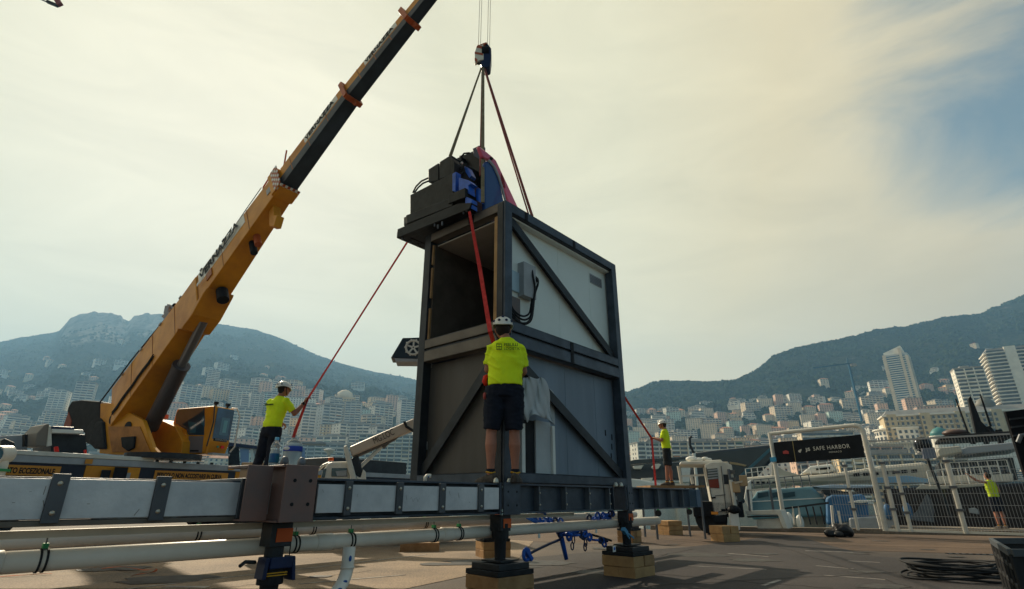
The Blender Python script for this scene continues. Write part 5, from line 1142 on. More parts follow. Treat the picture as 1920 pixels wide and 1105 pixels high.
# motor boat with flybridge behind
fy = thing('motor_yacht', 'cream motor yacht flybridge with two radar domes beside the loader truck', 'yacht', (-6.6, 31, -1.7), .2)
flat(fy, [(640, 935), (690, 912), (780, 905), (900, 905), (900, 960), (650, 960)], 0, 3.6, 'hull', white, .2)
flat(fy, [(686, 880), (744, 874), (746, 885), (738, 888), (688, 888)], .2, 2.6, 'hardtop', white, .05)
flat(fy, [(697, 888), (706, 886), (714, 908), (702, 908)], .3, .3, 'pillar', offwhite, .03); flat(fy, [(737, 880), (746, 884), (760, 908), (752, 908)], .3, .3, 'pillar', offwhite, .03)
flat(fy, [(688, 905), (770, 905), (770, 912), (688, 912)], .1, 3, 'flybridge_deck', white, .05)
for (u, v) in ((711, 874), (739, 875)): 
    p = LP(fy, u, v, 'y', 1.2); MB().ball(p, .17, 14, 8, (1, 1, 1.1)).cyl(p - Vector((0, 0, .3)), p, .1).build('radar_dome', white, fy, smooth=True)
um = thing('street_umbrella', 'small white flat-topped umbrella standing right of the water jug', 'umbrella', tuple(PZ(604, 960, 0)))
dist = um.location.y; hp_ = P(606, 843, dist).z
MB().cyl((0, 0, 0), (0, 0, hp_ - .1), .06).build('pole', offwhite, um); MB().lathe((0, 0, hp_ - .5), [(.08, 0), (.15, .2), (.35, .38), (.42, .45), (.4, .5), (.05, .56)], 20).build('canopy', white, um, smooth=True)
# market stalls with dark blue awnings behind the left worker
sl_ = thing('market_stall', 'blue and white stall with lights along its dark awning right of the crane cab', 'stall', tuple(PZ(440, 955, 0)), .45)
Yst = 0
flat(sl_, [(424, 829), (482, 836), (482, 842), (424, 836)], 0, 2.0, 'awning', bluedk, .02); flat(sl_, [(428, 838), (448, 839), (450, 872), (428, 872)], .2, 1, 'dark_side', black)
flat(sl_, [(450, 840), (467, 842), (466, 884), (452, 884)], .3, .3, 'pale_blue_panel', mat('pale_blue_panel', (.22, .32, .50), .5)); flat(sl_, [(469, 842), (474, 842), (479, 880), (472, 880)], .3, .2, 'white_banner', white); flat(sl_, [(475, 844), (482, 844), (484, 880), (480, 880)], .5, .2, 'white_banner', greyw)
for k in range(7):
    p = LP(sl_, 430 + k * 8, 829 + k, 'y', .05); MB().ball(p, .07, 8, 6).build('lamp', offwhite, sl_)
s2_ = thing('market_stall', 'low dark stall with pale roof edge between the left worker and the umbrella', 'stall', tuple(PZ(575, 955, 0)), .35)
flat(s2_, [(538, 827), (612, 829), (612, 833), (538, 831)], 0, 2, 'awning', greyw, .01); flat(s2_, [(556, 838), (572, 840), (572, 900), (556, 900)], .2, .8, 'blue_side', mat('pale_blue_panel', (.22, .32, .50), .5))
cbx = thing('cardboard_box', 'plain tan box left of the left worker legs', 'box', tuple(P(474, 880, 10.4)), .1)
MB().box(-.22, .22, 0, .4, -.25, .12).build('box_body', mat('cardboard', (.42, .29, .18), .8, var=.1), cbx, bevel=.01); MB().box(-.22, .22, -.002, -.0005, -.02, -.01).build('box_seam', brownsteel, cbx)
# low wall of clutter under the left beam (boxes, cases) seen through the gap
rc = random.Random(5)
for i, (u, v, c_, lb) in enumerate(((470, 976, white, 'small white case on the quay under the beam, left one'), (190, 975, greyw, 'grey case on the quay seen in the gap left of centre'), (735, 966, offwhite, 'pale box on the quay in the gap under the right-hand panels'), (665, 968, white, 'white box on the quay in the gap near the junction block'))):
    p = PZ(u, v, 0); t_ = thing('storage_case', lb, 'case', (p.x, p.y, 0), rc.uniform(-.5, .5)); MB().box(-.35, .35, -.2, .2, .0, .28).build('case_body', c_, t_, bevel=.02); MB().box(-.36, .36, -.21, .21, .2, .22).build('case_lid', steel_l, t_)

# =================================================================== RIGHT SIDE: truck cab, sign gate, fence, boats
wt = thing('white_truck', 'white truck cab with dark side window at the end of the steel beam', 'truck', tuple(PZ(1345, 1004, 0)), -.30)
flat(wt, [(1321, 872), (1334, 867), (1356, 866), (1372, 872), (1386, 958), (1342, 972), (1334, 940)], 0, 1.8, 'cab', offwhite, .015)
flat(wt, [(1325, 880), (1345, 878), (1349, 916), (1330, 915)], -.015, .014, 'side_window', mat('louvred_glass', (.10, .12, .11), .2), .003)
lv = MB()
for k in range(4): 
    a = LP(wt, 1327, 883 + k * 5, 'y', -.02); b = LP(wt, 1346, 881 + k * 5, 'y', -.02); lv.bar(a, b, .01, .035)
lv.build('window_slats', greyw, wt, kind='stuff'); flat(wt, [(1329, 900), (1347, 898), (1349, 915), (1331, 915)], -.022, .006, 'red_seat', mat('dull_red2', (.22, .04, .02), .5), .001)
flat(wt, [(1356, 890), (1366, 890), (1366, 908), (1358, 908)], -.015, .014, 'rear_window', steel_d, .003)
MB().cyl(LP(wt, 1366, 880, 'y', -.1), LP(wt, 1376, 955, 'y', -.1), .04).build('exhaust_stack', steel_l, wt); MB().cyl(LP(wt, 1370, 900, 'y', -.14), LP(wt, 1381, 965, 'y', -.14), .05).build('side_tube', offwhite, wt)
flat(wt, [(1273, 872), (1276, 866), (1322, 864), (1352, 862), (1356, 867), (1318, 872)], .2, 1.6, 'roof_rack', offwhite, .03); flat(wt, [(1346, 866), (1366, 866), (1368, 873), (1348, 872)], .1, 1, 'roof_tube', mat('cream_tube', (.55, .46, .34), .5), .03)
for (a_, b_) in (((1272, 874), (1278, 908)), ((1296, 892), (1299, 908))): MB().cyl(LP(wt, *a_, 'y', .4), LP(wt, *b_, 'y', .4), .045).build('rack_post', offwhite, wt)
for (u0, u1) in ((1276, 1320),): MB().bar(LP(wt, u0, 893, 'y', .4), LP(wt, u1, 891, 'y', .4), .05, .05).build('rack_rail', offwhite, wt)
for (u, v, s_) in ((1297, 861, .17), (1310, 862, .12), (1322, 860, .10), (1328, 862, .10)):
    p = LP(wt, u, v, 'y', .8); MB().ball(p, s_ * .8, 12, 8, (1.3, 1, .6)).build('rolled_sheet', white, wt, smooth=True)
MB().box(-.55, .75, .0, 1.8, .45, .85).build('chassis', black, wt, bevel=.03)
for x in (-.1,): MB().lathe((x, .25, .42), [(.2, -.14), (.42, -.14), (.42, .14), (.2, .14)], 24, Matrix.Rotation(R(90), 3, 'X')).build('wheel', rubber, wt)
flat(wt, [(1367, 962), (1384, 958), (1388, 994), (1372, 998)], -.35, .3, 'white_bin', white, .01); MB().ball(LP(wt, 1376, 956, 'y', -.3), .14, 12, 8, (1.2, 1, .8)).build('black_cap', black, wt, smooth=True)
flat(wt, [(1336, 968), (1362, 965), (1362, 980), (1338, 980)], -.05, .05, 'mud_flap', black)
# finer fittings of the white truck cab
seam = mat('door_seam', (.12, .11, .10), .7)
for pts in ([(1324, 877), (1340, 968)], [(1352, 874), (1362, 962)], [(1341, 930), (1360, 928)], [(1342, 962), (1384, 950)]): MB().bar(LP(wt, *pts[0], 'y', -.012), LP(wt, *pts[1], 'y', -.012), .012, .02).build('door_seam', seam, wt)
MB().bar(LP(wt, 1334, 934, 'y', -.03), LP(wt, 1342, 933, 'y', -.03), .02, .04).build('door_handle', black, wt); MB().bar(LP(wt, 1377, 906, 'y', -.2), LP(wt, 1392, 903, 'y', -.2), .05, .05).build('mirror_arm', mat('cream_tube', (.55, .46, .34), .5), wt)
for (u, v) in ((1394, 900), (1380, 912)): p = LP(wt, u, v, 'y', -.2); MB().box(p.x - .1, p.x + .1, p.y, p.y + .06, p.z - .16, p.z + .12).build('mirror', mat('tan_mirror', (.45, .30, .16), .5), wt, bevel=.02)
for (u, v) in ((1356, 957), (1364, 956), (1372, 953)): p = LP(wt, u, v, 'y', -.03); MB().box(p.x - .05, p.x + .05, p.y, p.y + .02, p.z - .03, p.z + .03).build('step_lamp', black, wt)
p = LP(wt, 1340, 962, 'y', -.03); MB().box(p.x - .09, p.x + .09, p.y, p.y + .03, p.z - .04, p.z + .03).build('amber_lamp', mat('amber_lamp', (.85, .30, .03), .4), wt)
p = LP(wt, 1330, 955, 'y', -.03); MB().tube([(p.x + .03 * math.cos(t), p.y - .01, p.z + .03 * math.sin(t)) for t in (0, 1.57, 3.14, 4.71)], .006, 6, closed=True).build('fuel_cap', black, wt)
for k in range(5): p = LP(wt, 1375 + k * 1.6, 885 + k * 14, 'y', -.1); MB().box(p.x - .12, p.x + .04, p.y, p.y + .05, p.z - .05, p.z + .05).build('grille_bar', seam, wt)
# sign gate
def base(u, v): return PZ(u, v, 0.135)
g0, g1 = base(1473, 990), base(1661, 996); gd = (g1 - g0); gl = gd.length; grz = math.atan2(gd.y, gd.x)
gt = thing('sign_gate', 'tall white tubular frame carrying the black banner beside the mesh fence', 'gate frame', tuple(g0), grz)
def gp(u, v, y=0): return LP(gt, u, v, 'y', y)
zl = gp(1440, 812).z; zr = gp(1611, 797).z; zt_ = (zl + zr) / 2
wtube = mat('white_tube', (.66, .62, .54), .4, var=.12)
MB().tube([(0, 0, 0), (0, 0, zl)], .058, 14).build('post', wtube, gt, smooth=False); MB().tube([(gl, 0, 0), (gl, 0, zr - .15), (gl - .06, 0, zr - .04), (gl - .18, 0, zr)], .066, 14).build('post', wtube, gt, smooth=False)
MB().tube([(0, 0, zl - .03), (gl - .15, 0, zr)], .055, 14).build('top_bar', wtube, gt)
MB().box(-.09, .09, -.09, .09, zl - .85, zl - .72).build('blue_tape', mat('cyan_tape', (.05, .30, .50), .5), gt)
bn = thing('harbour_banner', 'black banner reading SAFE HARBOR strung in the white gate frame', 'banner', tuple(g0), grz)
b0, b1, b2, b3 = gp(1450, 830, -.09), gp(1614, 815, -.09), gp(1622, 858, -.09), gp(1456, 869, -.09)
MB().prism([b0, b1, b2, b3], (0, .02, 0)).build('banner_cloth', black, bn)
xd = (b1 - b0).normalized(); yd = (b0 - b3).normalized(); LB = (b1 - b0).length; HB = (b0 - b3).length; up_ = Vector((0, 0, 1))
def bpnt(f, g): return b3.lerp(b2, f).lerp(b0.lerp(b1, f), g) + Vector((0, -.014, 0))
cream = mat('print_white', (.72, .68, .58), .6)
text(bn, 'SAFE HARBOR', HB * .26, bpnt(.46, .46), bpnt(.95, .46) - bpnt(.46, .46), up_, cream, spacing=1.15, sx=LB * .46 / (HB * .26 * 8.1))
text(bn, 'MONACO', HB * .10, bpnt(.63, .30), bpnt(.9, .30) - bpnt(.63, .30), up_, cream, spacing=1.3)
text(bn, 'J:S', HB * .2, bpnt(.375, .47), bpnt(.9, .47) - bpnt(.375, .47), up_, cream, bold=.004)
MB().bar(bpnt(.235, .02), bpnt(.235, .98), .012, .004, (0, -1, 0)).build('gold_line', mat('gold_print', (.45, .35, .12), .5), bn)
MB().prism([bpnt(.285, .52), bpnt(.325, .52), bpnt(.325, .58), bpnt(.318, .58), bpnt(.305, .40), bpnt(.285, .46)], (0, -.004, 0)).build('shield_print', cream, bn)
MB().prism([bpnt(.10, .42), bpnt(.17, .40), bpnt(.17, .52), bpnt(.14, .58), bpnt(.10, .54)], (0, -.004, 0)).build('red_emblem', mat('print_red', (.45, .06, .05), .6), bn)
# fence posts and wire mesh
fn = thing('mesh_fence', 'welded wire mesh fence along the quay edge right of the sign gate', 'fence', tuple(g1), grz)
f_end = W(fn).inverted() @ base(1905, 1003); FL = f_end.x
MB().box(-.0, FL + 12, -.04, .04, .0, .05).build('ground_rail', offwhite, fn)
for (u, v0, v1, r_) in ((1598, 997, 868, .04), (1687, 996, 862, .05), (1708, 998, 880, .045), (1812, 1001, 858, .055), (1551, 0, 0, 0)):
    if not r_: continue
    p = W(fn).inverted() @ base(u, v0); top_ = LP(fn, u - (1000 - v1) * .22, v1, 'y', 0).z
    po = MB().cyl((p.x, -.03, 0), (p.x, -.03, top_), r_, n=12).build('post', wtube, fn)
    for f_ in (.3, .6, .95): MB().box(p.x - r_ - .03, p.x + r_ + .03, -.05 - r_, 0, top_ * f_ - .03, top_ * f_ + .03).build('clamp', steel_l, po)
wires = MB(); HF = 2.25; x = -1.1; k = 0
wire = mat('galvanised_wire', (.36, .36, .36), .5, .4)
while x < FL + 10:
    wires.box(x - .0038, x + .0038, -.004, .004, .05, HF if x > .2 else 1.55); x += .062
for z in [.1 + i * .27 for i in range(9)]: wires.box(-1.1 if z < 1.6 else .2, FL + 10, .005, .013, z - .005, z + .005)
wires.build('wire_mesh', wire, fn, kind='stuff')
MB().box(.1, FL + 10, -.02, .02, HF - .02, HF + .02).build('top_rail', wire, fn) 
# low railing and gangway left of the gate
gw = thing('gangway', 'white gangway frame with railing on the quay edge left of the sign gate', 'gangway', tuple(base(1400, 994)), grz)
flat(gw, [(1397, 958), (1463, 956), (1478, 992), (1468, 992), (1458, 966), (1400, 966)], 0, .5, 'gangway_side', offwhite, .02); flat(gw, [(1400, 968), (1458, 967), (1460, 969), (1402, 971)], -.01, .4, 'gangway_rail', steel_d, .004); flat(gw, [(1418, 974), (1462, 972), (1468, 992), (1420, 992)], .1, .3, 'gangway_box', offwhite, .02)
flat(gw, [(1401, 918), (1444, 915), (1446, 918), (1403, 921)], 0, .04, 'handrail', offwhite, .003)
for (a_, b_) in (((1402, 918), (1406, 958)), ((1444, 915), (1450, 956))): MB().cyl(LP(gw, *a_, 'y', 0), LP(gw, *b_, 'y', 0), .03).build('railing_post', steel_l, gw)
rl = thing('quay_railing', 'low grey railing with thin uprights between the gangway and the black bags', 'railing', tuple(base(1480, 992)), grz)
MB().bar(LP(rl, 1470, 954, 'y', .6), LP(rl, 1554, 943, 'y', .6), .04, .05).build('handrail', steel_d, rl)
for (u, u2) in ((1486, 1490), (1497, 1503), (1511, 1520), (1524, 1532), (1538, 1546)): MB().cyl(LP(rl, u, 950, 'y', .6), LP(rl, u2, 984, 'y', .6), .022).build('upright', steel_d if u > 1500 else offwhite, rl)
for (u, u2, t_) in ((1559, 1563, 948), (1572, 1578, 958), (1640, 1652, 945), (1652, 1660, 958)): MB().cyl(LP(rl, u, t_, 'y', .9), LP(rl, u2, 992, 'y', .9), .035).build('bollard_post', white, rl)

# boats
def boat(label, u, v, Y, rz=None): X_ = P(u, v, Y).x; return thing('motor_yacht', label, 'yacht', (X_, Y, -1.7), -math.atan2(X_, Y) * .9, None)
def btp(root, pts, y, th, name, m, bev=.08):
    o_ = MB().prism([LP(root, u, v, 'y', y) for u, v in pts], (0, th, 0)).build(name, m, root, bevel=bev); o_.modifiers['bevel'].segments = 3; return o_
hull_dk = mat('dark_hull', (.035, .042, .05), .22, var=.15, vscale=.6, coat=.4); hull_w = mat('warm_white_hull', (.50, .46, .38), .3, var=.08, vscale=.6, coat=.3); ltb = mat('pale_blue_glass', (.16, .29, .33), .12, var=.3, vscale=.5); bluec = mat('blue_boat_cover', (.05, .15, .30), .6, var=.35, vscale=1)
y1 = boat('big dark grey yacht bow pointing right behind the white truck cab', 1380, 940, 42)
btp(y1, [(1296, 850), (1330, 845), (1440, 834), (1478, 830), (1450, 862), (1410, 905), (1396, 945), (1290, 948)], 0, 6, 'hull', hull_dk, .2); btp(y1, [(1394, 893), (1448, 843), (1445, 838), (1385, 893)], -.02, .4, 'bow_stripe', mat('teal_stripe', (.04, .12, .16), .3), .02)
btp(y1, [(1368, 866), (1382, 868), (1400, 872), (1398, 875), (1380, 872), (1368, 870)], -.1, .3, 'anchor', mat('tan_metal', (.35, .25, .13), .5), .02)
y2 = boat('large cream white yacht hull lying behind the sign gate', 1520, 940, 30)
btp(y2, [(1390, 896), (1447, 891), (1500, 893), (1560, 888), (1650, 874), (1740, 866), (1760, 905), (1640, 905), (1520, 908), (1400, 918)], 0, 5, 'hull', hull_w, .25)
btp(y2, [(1447, 868), (1470, 882), (1500, 891), (1530, 893), (1447, 893)], .3, 3, 'bow_flare', hull_w, .1); btp(y2, [(1502, 888), (1520, 874), (1560, 870), (1568, 884), (1540, 889)], 1.5, 2.5, 'wheelhouse', white, .1); btp(y2, [(1530, 878), (1556, 875), (1557, 880), (1530, 882)], 1.46, .05, 'window_band', black, .005)
btp(y2, [(1640, 896), (1700, 892), (1740, 898), (1740, 906), (1640, 906)], -.4, .3, 'blue_stripe', mat('pale_blue_stripe', (.20, .36, .52), .4), .02)
y3 = boat('pale blue glazed motor boat just behind the gangway', 1470, 960, 24)
btp(y3, [(1405, 956), (1410, 936), (1420, 922), (1440, 918), (1522, 912), (1542, 930), (1552, 945), (1552, 968), (1410, 975)], 0, 3, 'cabin_glass', ltb, .12); btp(y3, [(1408, 940), (1546, 933), (1547, 935), (1408, 942)], -.02, .05, 'trim_line', white, .005)
btp(y3, [(1524, 912), (1560, 909), (1640, 910), (1640, 914), (1600, 917), (1540, 916)], .2, 3, 'deck', mat('pale_blue_deck', (.38, .48, .58), .4), .05); btp(y3, [(1500, 945), (1548, 939), (1550, 990), (1480, 994)], .8, 1.5, 'hull', hull_w, .1)
btp(y3, [(1405, 955), (1395, 935), (1400, 905), (1408, 900), (1412, 960)], -.3, .4, 'stern_pillar', white, .04)
y4 = boat('boat under a blue cover behind the fence posts', 1590, 960, 22)
btp(y4, [(1549, 934), (1560, 928), (1600, 928), (1618, 926), (1628, 940), (1630, 975), (1550, 985)], 0, 2.4, 'cover', bluec, .1); btp(y4, [(1590, 942), (1612, 938), (1640, 938), (1642, 940), (1615, 944)], -.2, .5, 'white_rim', white, .03); btp(y4, [(1592, 972), (1680, 966), (1690, 998), (1596, 1003)], -.5, 2.4, 'hull', greyw, .06)
btp(y4, [(1540, 918), (1560, 918), (1600, 924), (1612, 922), (1600, 915), (1640, 915), (1650, 926), (1560, 930), (1545, 926)], .3, 1.8, 'dark_canopy', steel_d, .03)
y5 = boat('dark maroon and black yacht with cream bulwark filling the right behind the mesh fence', 1780, 960, 27)
btp(y5, [(1655, 918), (1720, 914), (1780, 912), (1960, 904), (1990, 1012), (1670, 1012)], 0, 5, 'hull', mat('maroon_black_hull', (.014, .009, .010), .3, var=.3, vscale=.7, coat=.3), .12)
btp(y5, [(1716, 918), (1728, 908), (1760, 910), (1862, 905), (1862, 911), (1760, 918)], -.2, .5, 'bulwark', hull_w, .04); btp(y5, [(1738, 906), (1745, 895), (1760, 893), (1862, 890), (1900, 888), (1900, 904), (1740, 909)], .5, 3, 'deckhouse', offwhite, .06)
btp(y5, [(1758, 868), (1900, 858), (1910, 900), (1768, 906)], 1.2, 2.5, 'dark_saloon', hull_dk, .05); wd = MB()
for k in range(9): 
    a = LP(y5, 1780 + k * 14, 866, 'y', 1.17); b = LP(y5, 1784 + k * 14, 900, 'y', 1.17); wd.bar(a, b, .04, .03)
wd.build('saloon_mullions', steel_l, y5, kind='stuff')
btp(y5, [(1802, 843), (1812, 838), (1920, 827), (1920, 842), (1804, 853)], .2, 4, 'roof_overhang', mat('blue_grey_roof', (.30, .33, .37), .4), .06); btp(y5, [(1757, 846), (1762, 840), (1800, 836), (1806, 848), (1762, 856)], -.1, 4, 'roof_lip', hull_w, .06)
btp(y5, [(1720, 958), (1738, 925), (1750, 945), (1752, 980), (1700, 975)], -.25, .3, 'grey_reflection_panel', steel_l, .02); btp(y5, [(1816, 954), (1828, 952), (1834, 956), (1836, 965), (1818, 962)], -.15, .2, 'fender_hole', greyw, .03)
def stan(root, u0, v0, u1, v1, n, h, y=-.3, m=white, r_=.022):
    a, b = LP(root, u0, v0, 'y', y), LP(root, u1, v1, 'y', y); rr_ = MB()
    for zz in (h, h * .55): rr_.cyl(a + Vector((0, 0, zz)), b + Vector((0, 0, zz)), r_ * .8, n=6)
    rr_.build('guard_rail', m, root)
    for i in range(n + 1): p = a.lerp(b, i / n); MB().cyl(p, p + Vector((0, 0, h)), r_, n=6).build('stanchion', m, root)
stan(y5, 1745, 912, 1880, 903, 9, .7); stan(y5, 1770, 893, 1895, 888, 7, .6, .4)
stan(y2, 1505, 892, 1640, 878, 8, .55, .1); stan(y2, 1400, 897, 1445, 892, 4, .5, .1); stan(y3, 1415, 921, 1520, 912, 7, .45, .1, steel_l)
for (u0, u1) in ((1420, 1440), (1446, 1462), (1468, 1490)): btp(y3, [(u0, 925), (u1, 922), (u1 + 1, 931), (u0 + 1, 934)], -.03, .03, 'cabin_window', mat('deep_window', (.03, .07, .09), .08), .004)
for k in range(7): btp(y2, [(1600 + k * 18, 888 - k * 1.2), (1611 + k * 18, 887 - k * 1.2), (1612 + k * 18, 893 - k * 1.2), (1601 + k * 18, 894 - k * 1.2)], -.03, .03, 'porthole', black, .004)
for k in range(5): btp(y2, [(1408 + k * 10, 903), (1414 + k * 10, 903), (1414 + k * 10, 907), (1408 + k * 10, 907)], -.03, .03, 'porthole', black, .004)
for (u, v) in ((1480, 975), (1500, 980), (1665, 960), (1702, 958)): p = LP(y4, u, v, 'y', -.6); MB().ball(p, .14, 12, 8, (1, 1, 2.0)).build('fender', white if u < 1600 else bluec, y4, smooth=True)
for (u0, v0, u1, v1) in ((1560, 850, 1572, 905), (1528, 846, 1536, 880)): MB().cyl(LP(y2, u0, v0, 'y', 2), LP(y2, u1, v1, 'y', 2), .035, n=6).build('antenna', offwhite, y2)
for k in range(10): btp(y5, [(1768 + k * 13, 874), (1776 + k * 13, 873), (1777 + k * 13, 884), (1769 + k * 13, 885)], 1.15, .04, 'saloon_window', mat('saloon_glass', (.10, .13, .17), .08), .003)
# masts and domes on the yacht's roof
btp(y5, [(1760, 820), (1780, 815), (1900, 808), (1905, 818), (1760, 826)], 2, 3, 'mast_platform', black, .05)
btp(y5, [(1815, 748), (1820, 742), (1828, 760), (1840, 790), (1850, 800), (1856, 812), (1830, 815)], 3, .5, 'radar_mast', black, .04)
for (u0, v0, u1, v1, r_) in ((1792, 748, 1815, 812, .05), (1838, 740, 1858, 800, .05), (1852, 800, 1862, 815, .16), (1812, 812, 1818, 822, .2), (1872, 806, 1878, 822, .2)): MB().cyl(LP(y5, u0, v0, 'y', 3), LP(y5, u1, v1, 'y', 3), r_ * .7, r_).build('antenna', black, y5)
for u in (1820, 1845, 1872): btp(y5, [(u, 822), (u + 10, 821), (u + 11, 832), (u + 1, 832)], 1.8, .4, 'roof_stub', black, .02)
p = LP(y5, 1790, 812, 'y', 3); MB().ball(p, .55, 16, 8, (1, 1, .35)).build('flat_dome', mat('brown_dome', (.10, .06, .05), .4), y5, smooth=True)
dd = thing('radar_dome', 'glossy dark dome on a bracket with a grey square panel above the fence', 'dome', tuple(P(1731, 836, 24)), 0)
MB().ball((0, 0, .05), .34, 24, 14).build('dome', gloss_black, dd, smooth=True); MB().prism([LP(dd, 1729, 841, 'y', -.35), LP(dd, 1752, 839, 'y', -.35), LP(dd, 1757, 859, 'y', -.35), LP(dd, 1733, 861, 'y', -.35)], (0, .08, 0)).build('square_panel', mat('mauve_grey', (.19, .19, .23), .5), dd)
MB().bar(LP(dd, 1713, 840, 'y', -.1), LP(dd, 1720, 851, 'y', -.1), .05, .05).bar(LP(dd, 1718, 851, 'y', -.1), LP(dd, 1732, 851, 'y', -.1), .1, .06).build('bracket', offwhite, dd); MB().cyl((0, 0, -.3), (.6, .3, -2.9), .06).build('dome_post', steel_d, dd)
# sail boats and launches glimpsed behind the right-hand worker
y6 = boat('white launch with raked deck seen between the container and the right worker', 1225, 940, 36)
btp(y6, [(1175, 897), (1200, 899), (1240, 907), (1262, 912), (1270, 925), (1175, 930)], 0, 3, 'hull', white, .1); btp(y6, [(1202, 897), (1224, 896), (1222, 904), (1205, 903)], .5, 1, 'name_board', offwhite, .02)
btp(y6, [(1175, 866), (1190, 862), (1290, 856), (1298, 856), (1290, 861), (1180, 872)], 1, 2, 'dark_canopy', hull_dk, .05)
y7 = boat('dark decked sailing boat with white deck boxes left of the right worker legs', 1220, 930, 44)
btp(y7, [(1175, 872), (1275, 866), (1280, 900), (1175, 900)], 0, 3, 'hull', hull_dk, .1)
for (a_, b_) in ((1186, 1208), (1221, 1240)): btp(y7, [(a_, 876), (a_ + 9, 868), (b_, 871), (b_ - 6, 880), (a_ + 3, 880)], -.4, .6, 'deck_box', offwhite, .05)
y8 = boat('small white cabin boat among others far right of the worker', 1290, 900, 60)
btp(y8, [(1255, 880), (1262, 868), (1300, 866), (1330, 880), (1325, 905), (1256, 905)], 0, 3, 'hull', white, .1); btp(y8, [(1264, 872), (1296, 870), (1296, 876), (1264, 878)], -.03, .05, 'window_band', black, .01)
mrd = thing('dock_crane', 'thin dark davit arm standing behind the white truck roof', 'davit', tuple(P(1298, 862, 30)), 0)
MB().tube([LP(mrd, 1301, 850, 'y', 0), LP(mrd, 1294, 835, 'y', 0), LP(mrd, 1293, 822, 'y', 0), LP(mrd, 1297, 819, 'y', 0)], .07, 8).build('davit_arm', steel_d, mrd); MB().cyl(LP(mrd, 1301, 850, 'y', 0), LP(mrd, 1308, 920, 'y', 0), .08).build('davit_post', white, mrd)
for (u, v, Y, lab) in ((1300, 870, 90, 'slim white sailing mast behind the dark yacht bow'), (1225, 890, 100, 'slim white sailing mast left of the right worker')):
    ms = thing('sailing_boat', lab, 'sailboat', tuple(P(u, 915, Y)), .3); MB().loft([[(x_, 0 - w_, 0) , (x_, 0, -.8 * (w_ + .1)), (x_, w_, 0), (x_, 0, .35)] for x_, w_ in ((-4, .9), (-2, 1.3), (1, 1.2), (3.5, .6), (5, .05))]).build('hull', white, ms)
    MB().cyl((0, 0, 0), (0, 0, 8), .07, .04, 8).build('mast', white, ms); MB().cyl((0, 0, 1.3), (-3.4, 0, 1.4), .12, n=8).build('furled_sail', bluec, ms)

# =================================================================== RIGHT FOREGROUND
bl = thing('black_panel', 'tall black grooved panel standing at the right edge of the frame', 'panel', tuple(PZ(1945, 1034, 0)), -.45)
flat(bl, [(1885, 772), (1960, 762), (2050, 1040), (1967, 1040)], 0, .12, 'panel_body', mat('matte_black', (.008, .008, .01), .8, spec=.05), .01)
for v in (785, 800, 816): flat(bl, [(1893 + (v - 785) * .2, v), (1960, v - 8), (1960, v - 5), (1893 + (v - 785) * .2, v + 3)], -.02, .02, 'groove', steel_d, .003)
MB().tube([LP(bl, 1909, 830, 'y', -.05), LP(bl, 1914, 817, 'y', -.05), LP(bl, 1925, 815, 'y', -.05)], .04, 8).build('handle', steel_l, bl)
bgs_ = thing('rubbish_bags', 'heap of black bags against the kerb at the foot of the mesh fence', 'bags', tuple(PZ(1562, 1006, 0) - Vector((0, .35, 0))), 0)
bagm = mat('black_bag', (.012, .012, .015), .35, var=.4, vscale=12, bump=.8, bscale=9)
for k, (x_, y_, r_, sc_) in enumerate(((-.22, .05, .12, (1.1, 1, .8)), (-.06, -.06, .11, (1.2, 1, .7)), (.16, .08, .18, (1.4, .9, .85)), (.04, .12, .17, (.9, .8, 1)))):
    b_ = MB().ball((x_, y_, r_ * sc_[2] * .9), r_, 18, 12, sc_); 
    for i, v_ in enumerate(b_.v): b_.v[i] = v_ + (v_ - Vector((x_, y_, r_ * .8))) * noise.noise(v_ * 7) * .35
    b_.build('bag', bagm, bgs_, smooth=True)
hc = PZ(1795, 1085, 0); co = thing('hose_coil', 'loosely coiled black hose on the ground at lower right', 'hose', (hc.x, hc.y, 0), .2)
rh = random.Random(2)
for k in range(9):
    ra_, rb__ = .52 + .10 * math.sin(k * 1.7), .46 + .08 * math.cos(k * 2.1); ox, oy = rh.uniform(-.05, .07), rh.uniform(-.05, .05); ph = rh.random() * 6
    MB().tube([(ox + ra_ * math.cos(t / 40 * 6.2832), oy + rb__ * math.sin(t / 40 * 6.2832), .02 + k * .020 + .018 * math.sin(2 * t / 40 * 6.2832 + ph)) for t in range(40)], .013, 8, closed=True).build('hose_loop', rubber, co, smooth=True)
kz = .60; kp = PZ(1893, 1031, kz); crt = thing('plastic_crate', 'tall black ribbed plastic crate at the bottom right corner', 'crate', (kp.x, kp.y, 0), .05)
pk = PZ(1858, 1010, kz); kv = W(crt).inverted() @ Vector((pk.x, pk.y, 0)); kv.z = 0
M_ = MB(); 
M_.prism([(0, 0, 0), (1.0, 0, 0), (1.0, 0, kz), (0, 0, kz)], (0, .02, 0)).build('crate_front', rubber, crt)
kd = kv.normalized(); kn = Vector((-kd.y, kd.x, 0)) 
MB().bar((0, 0, kz - .02), tuple(kv + Vector((0, 0, kz - .02))), .03, .05).bar((0, -.005, kz - .02), (1, -.005, kz - .02), .03, .05).bar(tuple(kv + Vector((0, 0, kz - .02))), tuple(kv + Vector((1, 0, kz - .02))), .03, .05).build('crate_rim', mat('worn_grey_plastic', (.06, .07, .08), .6), crt, bevel=.004)
ln = kv.length; M2 = MB()
for i in range(6): a_ = kd * ln * (i / 5); M2.bar((a_.x, a_.y, 0), (a_.x, a_.y, kz - .03), .02, .02)
for z in (.05, .2, .35, .48): M2.bar((0, 0, z), (kv.x, kv.y, z), .018, .03)
